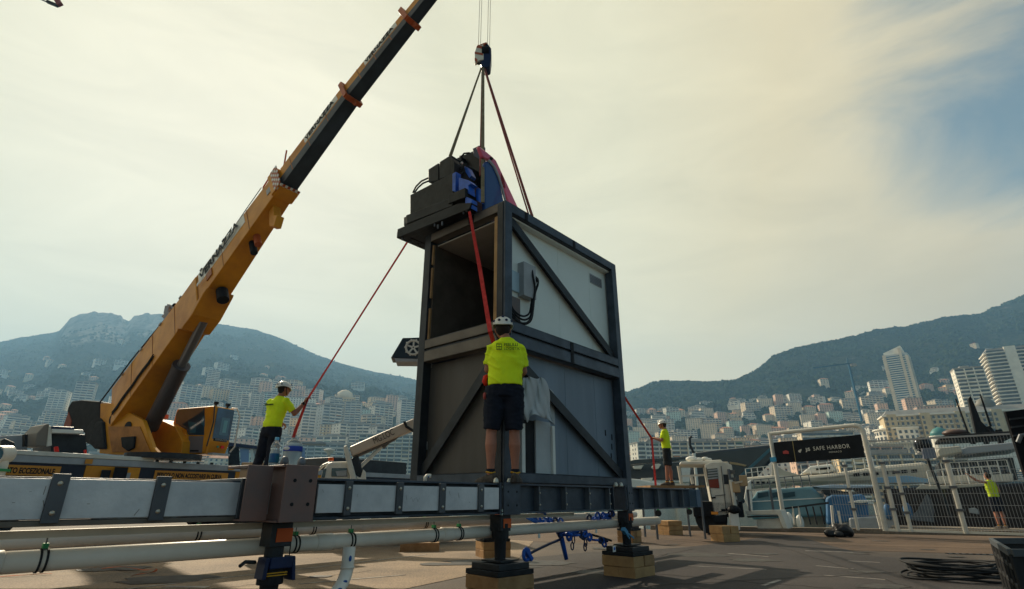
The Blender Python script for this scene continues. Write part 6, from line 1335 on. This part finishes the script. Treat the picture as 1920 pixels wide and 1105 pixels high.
M2.build('crate_lattice', rubber, crt, kind='stuff'); MB().prism([tuple(kv), tuple(kv + Vector((1, 0, 0))), tuple(kv + Vector((1, 0, kz))), tuple(kv + Vector((0, 0, kz)))], (0, .02, 0)).build('crate_back', rubber, crt)
MB().prism([(.01, .01, .05), (.95, .01, .05), (kv.x + .95, kv.y, .05), (kv.x + .01, kv.y, .05)], (0, 0, .02)).build('crate_floor', rubber, crt)

# =================================================================== BLUE CHAINS AND HOSES UNDER THE FRAME
ch = thing('blue_chain_gear', 'tangle of blue chains and ratchet binders hung under the beam beside the right jack', 'chains', (OX, OY, 0), ROT)
def hpnt(u, v, y=.25): return LP(ch, u, v, 'y', y)
chp = [(1000, 972), (1015, 984), (1035, 988), (1050, 1000), (1065, 998), (1078, 992), (1090, 996), (1102, 984), (1118, 980), (1130, 975), (1140, 982)]
for i, (a_, b_) in enumerate(zip(chp, chp[1:])):
    p0, p1 = hpnt(*a_), hpnt(*b_); n_ = 3
    for k in range(n_):
        c_ = p0.lerp(p1, (k + .5) / n_); d_ = (p1 - p0).normalized(); s_ = Vector((0, 1, 0)) if (i * 3 + k) % 2 else d_.cross(Vector((0, 1, 0)))
        MB().tube([c_ + d_ * .04 * math.cos(t / 10 * 6.283) + s_ * .03 * math.sin(t / 10 * 6.283) for t in range(10)], .013, 6, closed=True).build('chain_link', bluep, ch)
rc2 = random.Random(8)
for line in ([(1003, 962), (1020, 968), (1044, 978), (1060, 990)], [(1100, 975), (1120, 968), (1146, 964), (1160, 966)], [(1055, 1002), (1070, 1008), (1088, 1004), (1104, 992)], [(1086, 1002), (1102, 1010), (1122, 1012), (1142, 1020)]):
    for i, (a_, b_) in enumerate(zip(line, line[1:])):
        p0, p1 = hpnt(*a_, .18), hpnt(*b_, .18)
        for k in range(3):
            c_ = p0.lerp(p1, (k + .5) / 3) + Vector((0, rc2.uniform(-.06, .06), rc2.uniform(-.02, .02))); d_ = (p1 - p0).normalized(); s_ = Vector((0, 1, 0)) if k % 2 else d_.cross(Vector((0, 1, 0)))
            MB().tube([c_ + d_ * .045 * math.cos(t / 10 * 6.283) + s_ * .032 * math.sin(t / 10 * 6.283) for t in range(10)], .014, 6, closed=True).build('chain_link', bluep if (i + k) % 3 else bluedk, ch)
for (u, v, r_) in ((1033, 980, .05), (1052, 992, .06), (1092, 992, .055), (1118, 974, .06), (1140, 972, .07)): p = hpnt(u, v, .2); MB().box(p.x - r_, p.x + r_ * .7, p.y - .03, p.y + .03, p.z - r_ * .7, p.z + r_ * .6).build('ratchet_housing', bluep, ch, bevel=.012)
MB().tube([hpnt(1046, 990), hpnt(1053, 1010), hpnt(1062, 1049)], [.022, .03, .024], 10).build('binder_handle', bluep, ch, smooth=True)
MB().tube([hpnt(1062, 1000), hpnt(1080, 996), hpnt(1102, 986)], [.04, .06, .04], 12).build('ratchet_barrel', bluep, ch, smooth=True); MB().tube([hpnt(1125, 976), hpnt(1142, 968)], .045, 10).build('ratchet_barrel', bluedk, ch)
MB().tube([hpnt(988, 968), hpnt(1010, 980), hpnt(1030, 985), hpnt(1048, 995)], .03, 8).build('blue_bar', bluep, ch, smooth=True)
MB().tube([hpnt(1090, 1000), hpnt(1110, 1003), hpnt(1128, 1008), hpnt(1146, 1014)], .014, 8).build('threaded_rod', black, ch)
for (u, v) in ((1075, 1012), (1098, 1018), (1073, 1024), (1097, 1026)): 
    p = hpnt(u, v); MB().tube([p + Vector((.03 * math.cos(t / 10 * 6.283), 0, .045 * math.sin(t / 10 * 6.283))) for t in range(10)], .008, 6, closed=True).build('shackle', bluedk, ch)
for (u, v) in ((1011, 1000), (1118, 992)): p = hpnt(u, v, .1); MB().box(p.x - .02, p.x + .02, p.y, p.y + .004, p.z - .05, p.z + .05).build('white_tag', white, ch)
MB().tube([hpnt(1050, 1012), hpnt(1030, 1020), hpnt(1005, 1032), hpnt(990, 1040)], .016, 8).build('chain_tail', bluedk, ch); MB().tube([hpnt(987, 1040) + Vector((.05 * math.cos(t / 12 * 6.283), 0, .06 * math.sin(t / 12 * 6.283))) for t in range(12)], .02, 8, closed=True).build('blue_hook', bluep, ch, smooth=True); MB().bar(hpnt(984, 1030), hpnt(996, 1050), .06, .05).build('ratchet_housing', bluep, ch, bevel=.01)
frk = thing('blue_fork', 'pale blue forked bracket hanging at the right jack', 'bracket', (OX, OY, 0), ROT)
f0_ = LP(frk, 1168, 992, 'y', -.12); f1_ = LP(frk, 1174, 1000, 'y', -.12); M_ = MB().bar(f0_, f1_, .05, .05)
M_.bar(f1_, LP(frk, 1180, 1010, 'y', -.12), .015, .02).bar(f1_ + Vector((.03, 0, 0)), LP(frk, 1188, 1009, 'y', -.12), .015, .02); M_.build('fork', mat('sky_blue_metal', (.06, .25, .42), .4), frk)
tg = thing('blue_tag', 'small white and blue tag on the rubber pad of the right jack', 'tag', (OX, OY, 0), ROT)
p = LP(tg, 1152, 1029, 'y', -.26); MB().box(p.x - .03, p.x + .03, p.y, p.y + .005, p.z - .035, p.z + .03).build('tag_card', white, tg); MB().ball((p.x, p.y - .004, p.z), .018, 8, 6, (1, .3, 1)).build('tag_print', bluep, tg)

# orange webbing on the ground
def ribbon(pts, label, w=.05, m=None):
    ws = [PZ(u, v, z) for u, v, z in pts]; t_ = thing('cargo_strap', label, 'strap', tuple(ws[0])); q_ = [p_ - ws[0] for p_ in ws]; vs_ = []
    for i, p_ in enumerate(q_):
        n_ = Vector((.25, 1, .3 * math.sin(i * 1.7))).normalized(); vs_.append([p_ - n_ * w / 2, p_ + n_ * w / 2])
    o_ = MB().loft(vs_, cap=False, closed=False).build('webbing', m or mat('orange_webbing', (.50, .12, .04), .8, var=.2, vscale=20), t_, smooth=True)
    s_ = o_.modifiers.new('thick', 'SOLIDIFY'); s_.thickness = .006; s_ = o_.modifiers.new('sub', 'SUBSURF'); s_.levels = s_.render_levels = 2
ribbon([(188, 1066, .02), (205, 1064, .03), (225, 1062, .05), (245, 1064, .07), (262, 1068, .02), (280, 1070, .05), (296, 1064, .06), (292, 1074, .02), (260, 1076, .01), (245, 1080, .01)], 'twisted orange strap lying on the ground right of the pipe clamp', .05)
ribbon([(-10, 1083, .01), (20, 1080, .02), (50, 1079, .02), (80, 1076, .02), (100, 1076, .02)], 'flat orange strap lying along the nearest pipe at lower left', .05)
# seams, bolts, hoses and scuffs on the boom
for sec, n_ in ((s1, 7), (s2, 4), (s3, 4)):
    for i in range(1, n_):
        p, w, h = along(sec, i / n_); MB().bar(p - bx * .012 + side * (w / 2 + .003), p + bx * .012 + side * (w / 2 + .003), .008, h * .96).build('weld_seam', mat('seam_orange', (.30, .10, .015), .6), sec[4])
pts = []
for k in range(9): p, w, h = along(s1, .02 + k * .035); pts.append(p - ux_ * (h * .30 + .02 * math.sin(k * 2)) + side * (w / 2 + .03))
MB().tube(pts, .022, 8).build('hydraulic_hose', rubber, cr, smooth=True); MB().tube([p + ux_ * .07 for p in pts], .018, 8).build('hydraulic_hose', rubber, cr, smooth=True)
for k in range(6): p, w, h = along(s1, .08 + k * .13); MB().bar(p - bx * .05 + side * (w / 2 + .01) + ux_ * h * .47, p + bx * .05 + side * (w / 2 + .01) + ux_ * h * .47, .05, .05).build('edge_bracket', greyw, cr)
# =================================================================== PEOPLE
def ell(c, ax, rx, ry, n=14): pass
class Body:
    """primitives in a person's own frame (x right, y forward, z up) joined by a voxel union"""
    def __init__(s): s.mb = MB()
    def limb(s, pts, rs, sc=(1, 1), n=14): s.mb.tube(pts, rs, n, True, sc); 
    def ball(s, c, r, sc=(1, 1, 1), M=None): s.mb.ball(c, r, 16, 10, sc, M)
    def seg(s, a, b, ra, rb, sc=(1, 1)):
        s.mb.tube([a, b], [ra, rb], 14, True, sc); s.mb.ball(a, ra, 14, 8); s.mb.ball(b, rb, 14, 8)
    def loft(s, rings): s.mb.loft(rings)
    def done(s, name, m, voxel, it, parent, fold=0.0, fscale=9.0, fn=None):
        me = s.mb.mesh(name, None); o = bpy.data.objects.new('tmp', me); C.objects.link(o)
        r = o.modifiers.new('r', 'REMESH'); r.mode = 'VOXEL'; r.voxel_size = voxel
        if it: k = o.modifiers.new('s', 'SMOOTH'); k.iterations = it; k.factor = .5
        dg = bpy.context.evaluated_depsgraph_get(); dg.update(); nm = bpy.data.meshes.new_from_object(o.evaluated_get(dg)); bpy.data.objects.remove(o); bpy.data.meshes.remove(me)
        nm.name = name; nm.materials.clear(); nm.materials.append(m)
        if fold:
            ns = [v.normal.copy() for v in nm.vertices]
            for v, nn in zip(nm.vertices, ns):
                c = v.co; q1 = noise.noise(Vector((c.x * fscale * .6, c.y * fscale * .6, c.z * fscale * 1.5 + c.x * 6))); f = 1.1 * (1 - abs(q1) * 2.2) ** 3 * .8 - .3 + .6 * noise.noise(Vector((c.x * fscale * .8, c.y * fscale, c.z * fscale * .5))) + .3 * noise.noise(c * fscale * 3)
                v.co = c + nn * f * fold
        for p in nm.polygons: p.use_smooth = True
        return link(name, nm, parent)
def ring(cx, cy, z, rx, ry, n=18, sq=2.3):
    o = []
    for k in range(n):
        t = 2 * math.pi * k / n; c, s = math.cos(t), math.sin(t)
        o.append((cx + rx * math.copysign(abs(c) ** (2 / sq), c), cy + ry * math.copysign(abs(s) ** (2 / sq), s), z))
    return o
def hand(b, wrist, d, palm, curl=.6, sc=1.0, side=1):
    """palm with four fingers and thumb; d = direction of the hand, palm = palm normal"""
    d = Vector(d).normalized(); n = Vector(palm); n = (n - d * n.dot(d)).normalized(); x = d.cross(n) * side; w = Vector(wrist)
    b.mb.bar(w, w + d * .085 * sc, .05 * sc, .03 * sc, n, .078 * sc, .028 * sc)
    for i, (o, L) in enumerate(((-.030, .070), (-.010, .080), (.011, .075), (.031, .060))):
        p = w + d * .082 * sc + x * o * sc; a = curl; q = d
        for j, f in enumerate((.45, .32, .23)):
            q = (d * math.cos(a * (j + 1)) + n * math.sin(a * (j + 1))).normalized(); e = p + q * L * f * sc * 1.15; b.mb.tube([p, e], [.0095 * sc, .0085 * sc], 8); b.mb.ball(e, .0088 * sc, 8, 6); p = e
    p = w + d * .03 * sc - x * .03 * sc
    for q in ((d * .6 - x * .7 + n * .3), (d * .8 - x * .1 + n * .6)):
        e = p + q.normalized() * .034 * sc; b.mb.tube([p, e], [.013 * sc, .010 * sc], 8); b.mb.ball(e, .0105 * sc, 8, 6); p = e
def person(label, loc, rz, J, H=1.78, long_trousers=False, shirtm=hiviz, wide=1.0, voxel=.010, helm=True, vest=False, logo=None, belt=False, headturn=0.0, legm=None):
    """J: joint positions (fractions of metre for a 1.78 m person)"""
    P_ = thing('person', label, 'person', loc, rz); s = H / 1.78
    j = {k: Vector(v) * s for k, v in J.items()}
    chest, pelv, neck, head = j['chest'], j['pelvis'], j['neck'], j['head']
    b = Body()
    for S in ('l', 'r'):
        b.seg(j['hip' + S], j['knee' + S], .082 * s, .056 * s); k, a = j['knee' + S], j['ankle' + S]
        m = k.lerp(a, .3) + Vector((0, -.012, 0)) * s
        b.limb([k, m, k.lerp(a, .65), a], [.054 * s, .062 * s, .045 * s, .036 * s]); b.ball(a, .038 * s)
        b.seg(j['sh' + S], j['el' + S], .045 * s, .040 * s); e, w = j['el' + S], j['wr' + S]; b.limb([e, e.lerp(w, .3), w], [.043 * s, .044 * s, .028 * s]); b.ball(w, .028 * s)
        hand(b, w, j.get('hd' + S, (w - e)) , j.get('pn' + S, Vector((0, 0, -1))), .75, s, 1 if S == 'r' else -1)
    b.loft([ring(pelv.x, pelv.y, pelv.z - .08 * s, .13 * s, .09 * s), ring(pelv.x, pelv.y, pelv.z + .05 * s, .14 * s, .10 * s), ring(pelv.x * .5 + chest.x * .5, pelv.y * .5 + chest.y * .5, (pelv.z + chest.z) / 2, .13 * s, .095 * s), ring(chest.x, chest.y, chest.z, .16 * s, .105 * s), ring(neck.x, neck.y, neck.z - .06 * s, .13 * s, .07 * s)])
    b.limb([neck - Vector((0, 0, .06 * s)), neck, head - Vector((0, 0, .04 * s))], [.075 * s, .058 * s, .055 * s])
    Mh = Matrix.Rotation(headturn, 3, 'Z'); hv = lambda x, y, z: head + Mh @ (Vector((x, y, z)) * s)
    b.ball(head, .1 * s, (.80, .95, 1.15), Mh); b.ball(hv(0, .035, -.055), .06 * s, (.95, 1, 1.0), Mh)      # skull and jaw
    b.mb.prism([hv(-.014, .088, .012), hv(.014, .088, .012), hv(.017, .088, -.034), hv(-.017, .088, -.034)], Mh @ Vector((0, .028 * s, -.006 * s)))
    for sx in (-1, 1): b.ball(hv(.082 * sx, -.004, -.008), .024 * s, (.4, .8, 1.25), Mh)
    b.ball(hv(0, .088, -.062), .018 * s, (1.3, .5, .45), Mh)
    body = b.done('body', skin, voxel * .62, 2, P_)
    for sx in (-1, 1): MB().ball(hv(.031 * sx, .089, .012), .009 * s, 8, 6).build('eye', black, P_)
    hb_ = Body(); hb_.ball(hv(0, -.018, .012), .103 * s, (.84, .93, 1.02), Mh); hb_.ball(hv(0, -.045, -.03), .075 * s, (.95, .6, .9), Mh); hb_.done('hair', hair, voxel, 1, P_, .003, 30)
    # shirt
    b = Body(); c = wide
    mid = pelv.lerp(chest, .5)
    b.loft([ring(pelv.x, pelv.y, pelv.z + .015 * s, .170 * s * c, .128 * s * c), ring(pelv.x, pelv.y, pelv.z + .09 * s, .168 * s * c, .126 * s * c), ring(mid.x, mid.y, mid.z, .165 * s * c, .125 * s * c), ring(chest.x, chest.y, chest.z - .02 * s, .186 * s * c, .130 * s * c), ring(chest.x, chest.y, chest.z + .10 * s, .186 * s, .114 * s, sq=2.1), ring(neck.x, neck.y, neck.z - .055 * s, .155 * s, .09 * s, sq=2.0), ring(neck.x, neck.y, neck.z - .025 * s, .105 * s, .075 * s, sq=2.0), ring(neck.x, neck.y, neck.z - .0 * s, .070 * s, .066 * s)])
    if not vest:
        for S in ('l', 'r'):
            a, e = j['sh' + S], j['el' + S]; b.limb([a + (a - e).normalized() * .01, a.lerp(e, .4), a.lerp(e, .80)], [.058 * s, .062 * s, .065 * s]); b.ball(a + Vector((0, 0, -.012)), .060 * s)
    b.done('shirt', shirtm, voxel, 2, P_, .013 * s, 7)
    # trousers or shorts
    b = Body(); L = 1.0 if long_trousers else .93
    b.loft([ring(pelv.x, pelv.y, pelv.z - .11 * s, .165 * s * c, .120 * s * c), ring(pelv.x, pelv.y, pelv.z + .06 * s, .158 * s * c, .115 * s * c)])
    for S in ('l', 'r'):
        h, k, a = j['hip' + S], j['knee' + S], j['ankle' + S]
        b.limb([h + Vector((0, 0, .05 * s)), h.lerp(k, .4), h.lerp(k, L)], [.107 * s * c, .103 * s * c, .092 * s]); 
        if long_trousers: b.limb([h.lerp(k, .97), k.lerp(a, .5), k.lerp(a, .97)], [.088 * s, .076 * s, .066 * s])
    b.mb.box(-.06 * s, .06 * s, pelv.y - .09 * s, pelv.y + .09 * s, pelv.z - .14 * s, pelv.z)
    b.done('trousers' if long_trousers else 'shorts', legm or navy, voxel, 2, P_, .009 * s, 11)
    # shoes
    for S in ('l', 'r'):
        a = j['ankle' + S]; f = j.get('ft' + S, Vector((0, 1, 0))); f = Vector(f).normalized(); g = Vector((-f.y, f.x, 0)); z = a.z - .085 * s
        b = Body(); c0 = Vector((a.x, a.y, z))
        rr = []
        for t, w_, h_ in ((-.075, .030, .075), (-.06, .038, .10), (0.0, .042, .105), (.07, .047, .075), (.14, .048, .055), (.185, .035, .04), (.20, .015, .02)):
            cc = c0 + f * t * s; rr.append([cc + g * w_ * s * x_ + Vector((0, 0, h_ * s * y_)) for x_, y_ in ((-1, 0), (-1, .45), (-.75, .85), (0, 1.0), (.75, .85), (1, .45), (1, 0), (0, 0))])
        b.loft(rr); b.done('shoe', shoe, voxel * .6, 2, P_)
        MB().tube([c0 + Vector((0, 0, .10 * s)), c0 + Vector((0, 0, .135 * s))], .044 * s, 14).build('sock', navy, P_)
        MB().tube([c0 + Vector((.046 * s * math.cos(t / 14 * 6.283), .046 * s * math.sin(t / 14 * 6.283), .100 * s + .006 * math.sin(t))) for t in range(14)], .007 * s, 6, closed=True).build('shoe_trim', yellowtrim, P_)
    if helm:
        prof = []
        m_ = MB(); hc_ = hv(0, -.012, .028)
        for i in range(9):
            a = i / 8 * math.pi / 2; prof.append((math.cos(a), math.sin(a)))
        rings = []
        for (r_, z_) in [(1.035, -.10), (1.02, 0)] + prof:
            rg_ = []
            for k in range(28):
                t = 2 * math.pi * k / 28; wav = .018 * math.cos(2 * t) - .016 * math.sin(t)
                rg_.append(hc_ + Mh @ (Vector((.108 * r_ * math.cos(t), .132 * r_ * math.sin(t), .112 * z_ + (wav if z_ <= 0 else wav * (1 - z_)))) * s))
            rings.append(rg_)
        m_.loft(rings, cap=False); m_.f.append(tuple(len(m_.v) - 28 + k for k in range(28)))
        hm_ = m_.build('helmet', helmet, P_, smooth=True); so = hm_.modifiers.new('t', 'SOLIDIFY'); so.thickness = .008; so.offset = 1
        for (t, zz) in ((-1.95, .38), (-1.2, .38), (-1.57, .78), (-2.6, .38), (-.55, .38), (1.95, .5), (1.2, .5)):
            rr_ = math.sqrt(1 - zz * zz); p = hc_ + Mh @ (Vector((.119 * rr_ * math.cos(t), .143 * rr_ * math.sin(t), .122 * zz)) * s); MB().ball(p, .016 * s, 10, 6, (1.1, .8, .9), Mh).build('vent', bluedk, P_)
        for sx in (-1, 1): MB().tube([hv(.088 * sx, .01, .03), hv(.085 * sx, .02, -.05), hv(.03 * sx, .06, -.12)], .006 * s, 6).build('chin_strap', black, P_)
    return P_, j
base_J = dict(pelvis=(0, 0, .97), chest=(0, .01, 1.30), neck=(0, .0, 1.53), head=(0, .02, 1.655), hipl=(-.095, 0, .93), hipr=(.095, 0, .93), kneel=(-.115, .01, .50), kneer=(.115, .01, .50), anklel=(-.125, 0, .09), ankler=(.125, 0, .09), shl=(-.160, 0, 1.425), shr=(.160, 0, 1.425), ell=(-.20, .02, 1.17), elr=(.20, .02, 1.17), wrl=(-.1, .26, 1.12), wrr=(.02, .30, 1.2))
# central worker on the beam, seen from behind
wp = W(st) @ Vector((-.125, -.02, ZT + .002)); wp.x += .08
J = dict(base_J); J.update(anklel=(-.15, -.02, .088), ankler=(.105, .02, .088), kneel=(-.15, .0, .50), kneer=(.095, .02, .50), hipl=(-.105, 0, .93), hipr=(.08, 0, .93), ftl=(-.75, .65, 0), ftr=(.25, 1, 0), pelvis=(-.005, 0, .98), ell=(-.200, .05, 1.19), elr=(.200, .05, 1.17), wrl=(-.07, .27, 1.24), wrr=(.04, .26, 1.08), hdl=(.3, .6, .4), hdr=(-.5, .6, -.1), head=(-.035, .04, 1.65), chest=(0, .01, 1.31))
cw, cj = person('worker seen from behind in yellow T-shirt and black shorts standing on the beam', (wp.x, wp.y + .02, wp.z), .02, J, 1.79, wide=1.13, voxel=.009)
txm = mat('shirt_print', (.10, .16, .02), .8)
text(cw, 'PERULLI', .043, (-.022, -.140, 1.417), (1, 0, .0), (0, -.25, 1), txm, ext=.006, bold=.001); text(cw, 'LOGISTIK', .041, (-.022, -.147, 1.372), (1, 0, .0), (0, -.18, 1), txm, ext=.006)
lg = MB()
for (x0, x1, z0, z1) in ((-.105, -.045, 1.435, 1.441), (-.105, -.045, 1.375, 1.381), (-.105, -.099, 1.375, 1.441), (-.051, -.045, 1.375, 1.441), (-.105, -.045, 1.405, 1.411), (-.078, -.072, 1.375, 1.441)): lg.box(x0, x1, -.152, -.138, z0, z1)
lg.build('shirt_emblem', txm, cw)
# belt pouch, carabiners and red gadget on his left hip
MB().box(-.215, -.175, -.07, .05, .84, .92).build('belt_pouch', mat('worn_leather', (.09, .055, .035), .8), cw, bevel=.01); MB().ball((-.225, -.05, .885), .028, 10, 8, (.7, 1, 1.4)).build('red_gadget', mat('gadget_red', (.35, .05, .04), .5), cw)
for k in range(5): MB().tube([Vector((-.205 + .012 * math.cos(t / 10 * 6.283), -.05, .80 - k * .035 + .018 * math.sin(t / 10 * 6.283))) for t in range(10)], .004, 6, closed=True).build('carabiner', bolt, cw)
MB().tube([(-.215, .05, 1.02), (-.235, .03, 1.06), (-.225, .04, 1.11), (-.20, .05, 1.13)], [.018, .026, .024, .015], 10).build('red_strap_tail', mat('bright_red', (.75, .03, .01), .7), cw, smooth=True)
# his strap from the machine
def strap(pts, w, label, group=None, m=red_strap):
    t_ = thing('tag_line', label, 'strap', tuple(pts[0]), 0, group); M_ = MB(); q_ = [Vector(p) - Vector(pts[0]) for p in pts]
    for i, (a, b) in enumerate(zip(q_, q_[1:])): M_.bar(a, b, w[i], .008, (0, 0, 1) if abs((b - a).normalized().y) > .7 and abs((b - a).normalized().z) < .5 else (-.35, -.9, .1), w[i + 1], .008)
    M_.build('webbing', m, t_); return t_
hand_c = W(cw) @ (cj['wrl'] + Vector((.02, .08, .05)))
pA = MM @ mx(880, 397, XF - .02); strap([pA, P(900, 505, 6.05), P(919, 622, 5.86), hand_c], [.035, .05, .052, .05], 'wide pink red webbing strap running up from the central worker to the machine')

# left worker with long trousers, holding his strap high
lp_ = P(497, 885, 9.6); zl_ = ZT + .03
J = dict(base_J); J.update(pelvis=(0, 0, .96), chest=(.02, .03, 1.29), neck=(.04, .04, 1.52), head=(.07, .07, 1.65), hipl=(-.09, 0, .92), hipr=(.09, 0, .92), kneel=(-.15, .0, .50), kneer=(.06, .03, .50), anklel=(-.23, -.06, .09), ankler=(.0, -.02, .09), shl=(-.16, .02, 1.44), shr=(.20, .02, 1.44), elr=(.30, .16, 1.22), wrr=(.40, .26, 1.42), hdr=(.25, .1, .9), ell=(-.22, .12, 1.20), wrl=(-.1, .3, 1.1))
lw, lj = person('worker in yellow T-shirt and long black trousers pulling a red strap upwards', (lp_.x, lp_.y, zl_), -.35, J, 1.80, True, voxel=.012, headturn=-.5)
hw = W(lw) @ (lj['wrr'] + Vector((.03, .03, .07)))
pB = MM @ mx(765, 452, XF + .3); u1 = hw
fall = W(lw) @ Vector((.30, .25, .70))
strap([pB, u1.lerp(pB, .30), u1, fall + Vector((0, 0, .25)), fall - Vector((.05, 0, .05))], [.035, .035, .05, .07, .055], 'long red strap slanting from the left worker hands up to the machine underside')
text(lw, 'LOGISTIK', .035, (-.09, -.118, 1.36), (1, 0, 0), (0, -.1, 1), txm, ext=.01); MB().box(-.13, -.10, -.115, -.10, 1.36, 1.40).build('shirt_emblem', txm, lw)
MB().tube([lj['wrr'] + Vector((-.02, -.03, -.03)), lj['wrr'] + Vector((-.005, -.008, -.005))], .034, 12).build('wrist_watch', black, lw)

# right worker, profile to the left
rp_ = P(1256, 905, 14.6); zr_ = P(1246, 911, 14.6).z
J = dict(base_J); J.update(shl=(-.17, .02, 1.45), shr=(.17, 0, 1.45), ell=(-.2, .10, 1.20), elr=(.20, .06, 1.19), wrl=(-.10, .30, 1.27), wrr=(.04, .26, 1.28), head=(0, .05, 1.65), kneel=(-.1, .03, .5), kneer=(.1, -.02, .5), ankler=(.11, -.05, .09), anklel=(-.1, .06, .09))
rw, rj = person('worker in profile, yellow T-shirt and dark shorts, holding a strap right of the container', (rp_.x, rp_.y, zr_), 1.25, J, 1.66, voxel=.013, legm=mat('khaki_shorts', (.02, .022, .024), .9))
hr = W(rw) @ (rj['wrl'] + Vector((0, .07, 0)))
pC = P(1160, 728, 10.4); pD = Vector((hr.x - .02, hr.y - .05, zr_ - .3))
strap([pC, hr, hr - Vector((0, 0, .12)), pD], [.045, .055, .05, .055], 'red strap running from behind the container to the right worker and down')
rd = thing('timber_platform', 'low scaffold deck the right worker stands on', 'platform', (rp_.x, rp_.y, 0), .1)
MB().box(-.7, .7, -.5, .6, zr_ - .05, zr_ - .002).build('deck_board', wood, rd)
for x in (-.6, .6):
    for y in (-.4, .5): MB().cyl((x, y, 0), (x, y, zr_ - .05), .03, n=8).build('leg', steel_l, rd)

# man in vest behind the fence, arm raised
vp_ = PZ(1882, 996, .0); vp2 = P(1882, 992, vp_.y + .9)
J = dict(base_J); J.update(shl=(-.17, 0, 1.45), ell=(-.32, .14, 1.50), wrl=(-.48, .22, 1.66), hdl=(-.4, .2, .8), elr=(.24, -.02, 1.18), wrr=(.2, .14, 1.0), kneel=(-.11, .02, .5), kneer=(.1, 0, .5))
vw, vj = person('man in yellow vest and shorts behind the mesh fence raising one arm', (vp2.x, vp2.y, .02), .15, J, 1.72, helm=False, vest=True, voxel=.014, shirtm=mat('vest_yellow', (.5, .62, .02), .8))
lnd = thing('quay_step', 'narrow concrete ledge beyond the mesh fence at right', 'ledge', (vp2.x, vp2.y, 0), grz)
MB().box(-3, 6, -.35, .8, -.3, .018).build('ledge_slab', concrete, lnd)

# =================================================================== WATER BOTTLES
bt = W(st) @ Vector((xb0 + .02, -.16, 1.152)); 
clear = mat('clear_plastic', (.80, .86, .88), .08, trans=.85, spec=.6); clear.node_tree.nodes['Principled BSDF'].inputs['IOR'].default_value = 1.2
wat = mat('bottled_water', (.72, .78, .78), .15, trans=.35)
p1 = P(510, 886, 4.28); b1_ = thing('water_bottle', 'slim clear water bottle with blue cap on the junction block', 'bottle', (p1.x, p1.y, 1.15), 0)
b1_.location.z = 1.147
MB().lathe((0, 0, 0), [(.030, 0), (.036, .008), (.036, .02), (.034, .025), (.036, .03), (.035, .12), (.032, .135), (.036, .15), (.036, .165), (.03, .185), (.016, .205), (.0135, .21), (.0135, .218)], 20).build('bottle_body', clear, b1_, smooth=True)
MB().lathe((0, 0, 0), [(.0368, .045), (.0372, .046), (.0372, .112), (.0368, .113)], 24).build('label', mat('teal_label', (.01, .22, .26), .4, col2=(.02, .07, .22), vscale=14), b1_, smooth=True); MB().lathe((0, 0, 0), [(.0155, .212), (.016, .213), (.016, .232), (.014, .235)], 16).build('cap', mat('cap_blue', (.15, .42, .62), .4), b1_)
MB().lathe((0, 0, 0), [(.026, .004), (.031, .01), (.031, .145), (.026, .15)], 18).build('water', wat, b1_, smooth=True)
p2 = P(543, 888, 4.28); b2_ = thing('water_jug', 'large clear water jug with blue label band beside the slim bottle', 'jug', (p2.x, p2.y, 1.15), 0); b2_.location.z = 1.153
MB().lathe((0, 0, 0), [(.062, 0), (.068, .01), (.066, .05), (.069, .06), (.067, .11), (.069, .12), (.068, .165), (.055, .19), (.028, .21), (.02, .218), (.02, .225)], 24).build('bottle_body', clear, b2_, smooth=True)
MB().lathe((0, 0, 0), [(.0695, .122), (.070, .123), (.070, .158), (.0695, .159)], 28).build('label', mat('label_blue', (.02, .05, .35), .4), b2_, smooth=True); MB().ball((-.02, -.066, .141), .028, 14, 8, (1, .25, .5)).build('label_oval', white, b2_, smooth=True)
MB().lathe((0, 0, 0), [(.058, .004), (.062, .01), (.061, .165), (.052, .18)], 22).build('water', wat, b2_, smooth=True)
# =================================================================== AIR
hm = bpy.data.materials.new('haze_air'); hm.use_nodes = True; t = hm.node_tree; t.nodes.clear()
o_ = t.nodes.new('ShaderNodeOutputMaterial'); v_ = t.nodes.new('ShaderNodeVolumePrincipled'); t.links.new(v_.outputs[0], o_.inputs['Volume'])
v_.inputs['Color'].default_value = (0.32, 0.60, 0.90, 1); v_.inputs['Density'].default_value = 0.00023; v_.inputs['Anisotropy'].default_value = 0.25
hzb = MB().box(-3650, 3650, -140, 2860, -3.6, max(v.co.z for v in bpy.data.meshes['hills'].vertices) + 14).build('haze', hm); hzb['kind'] = 'stuff'
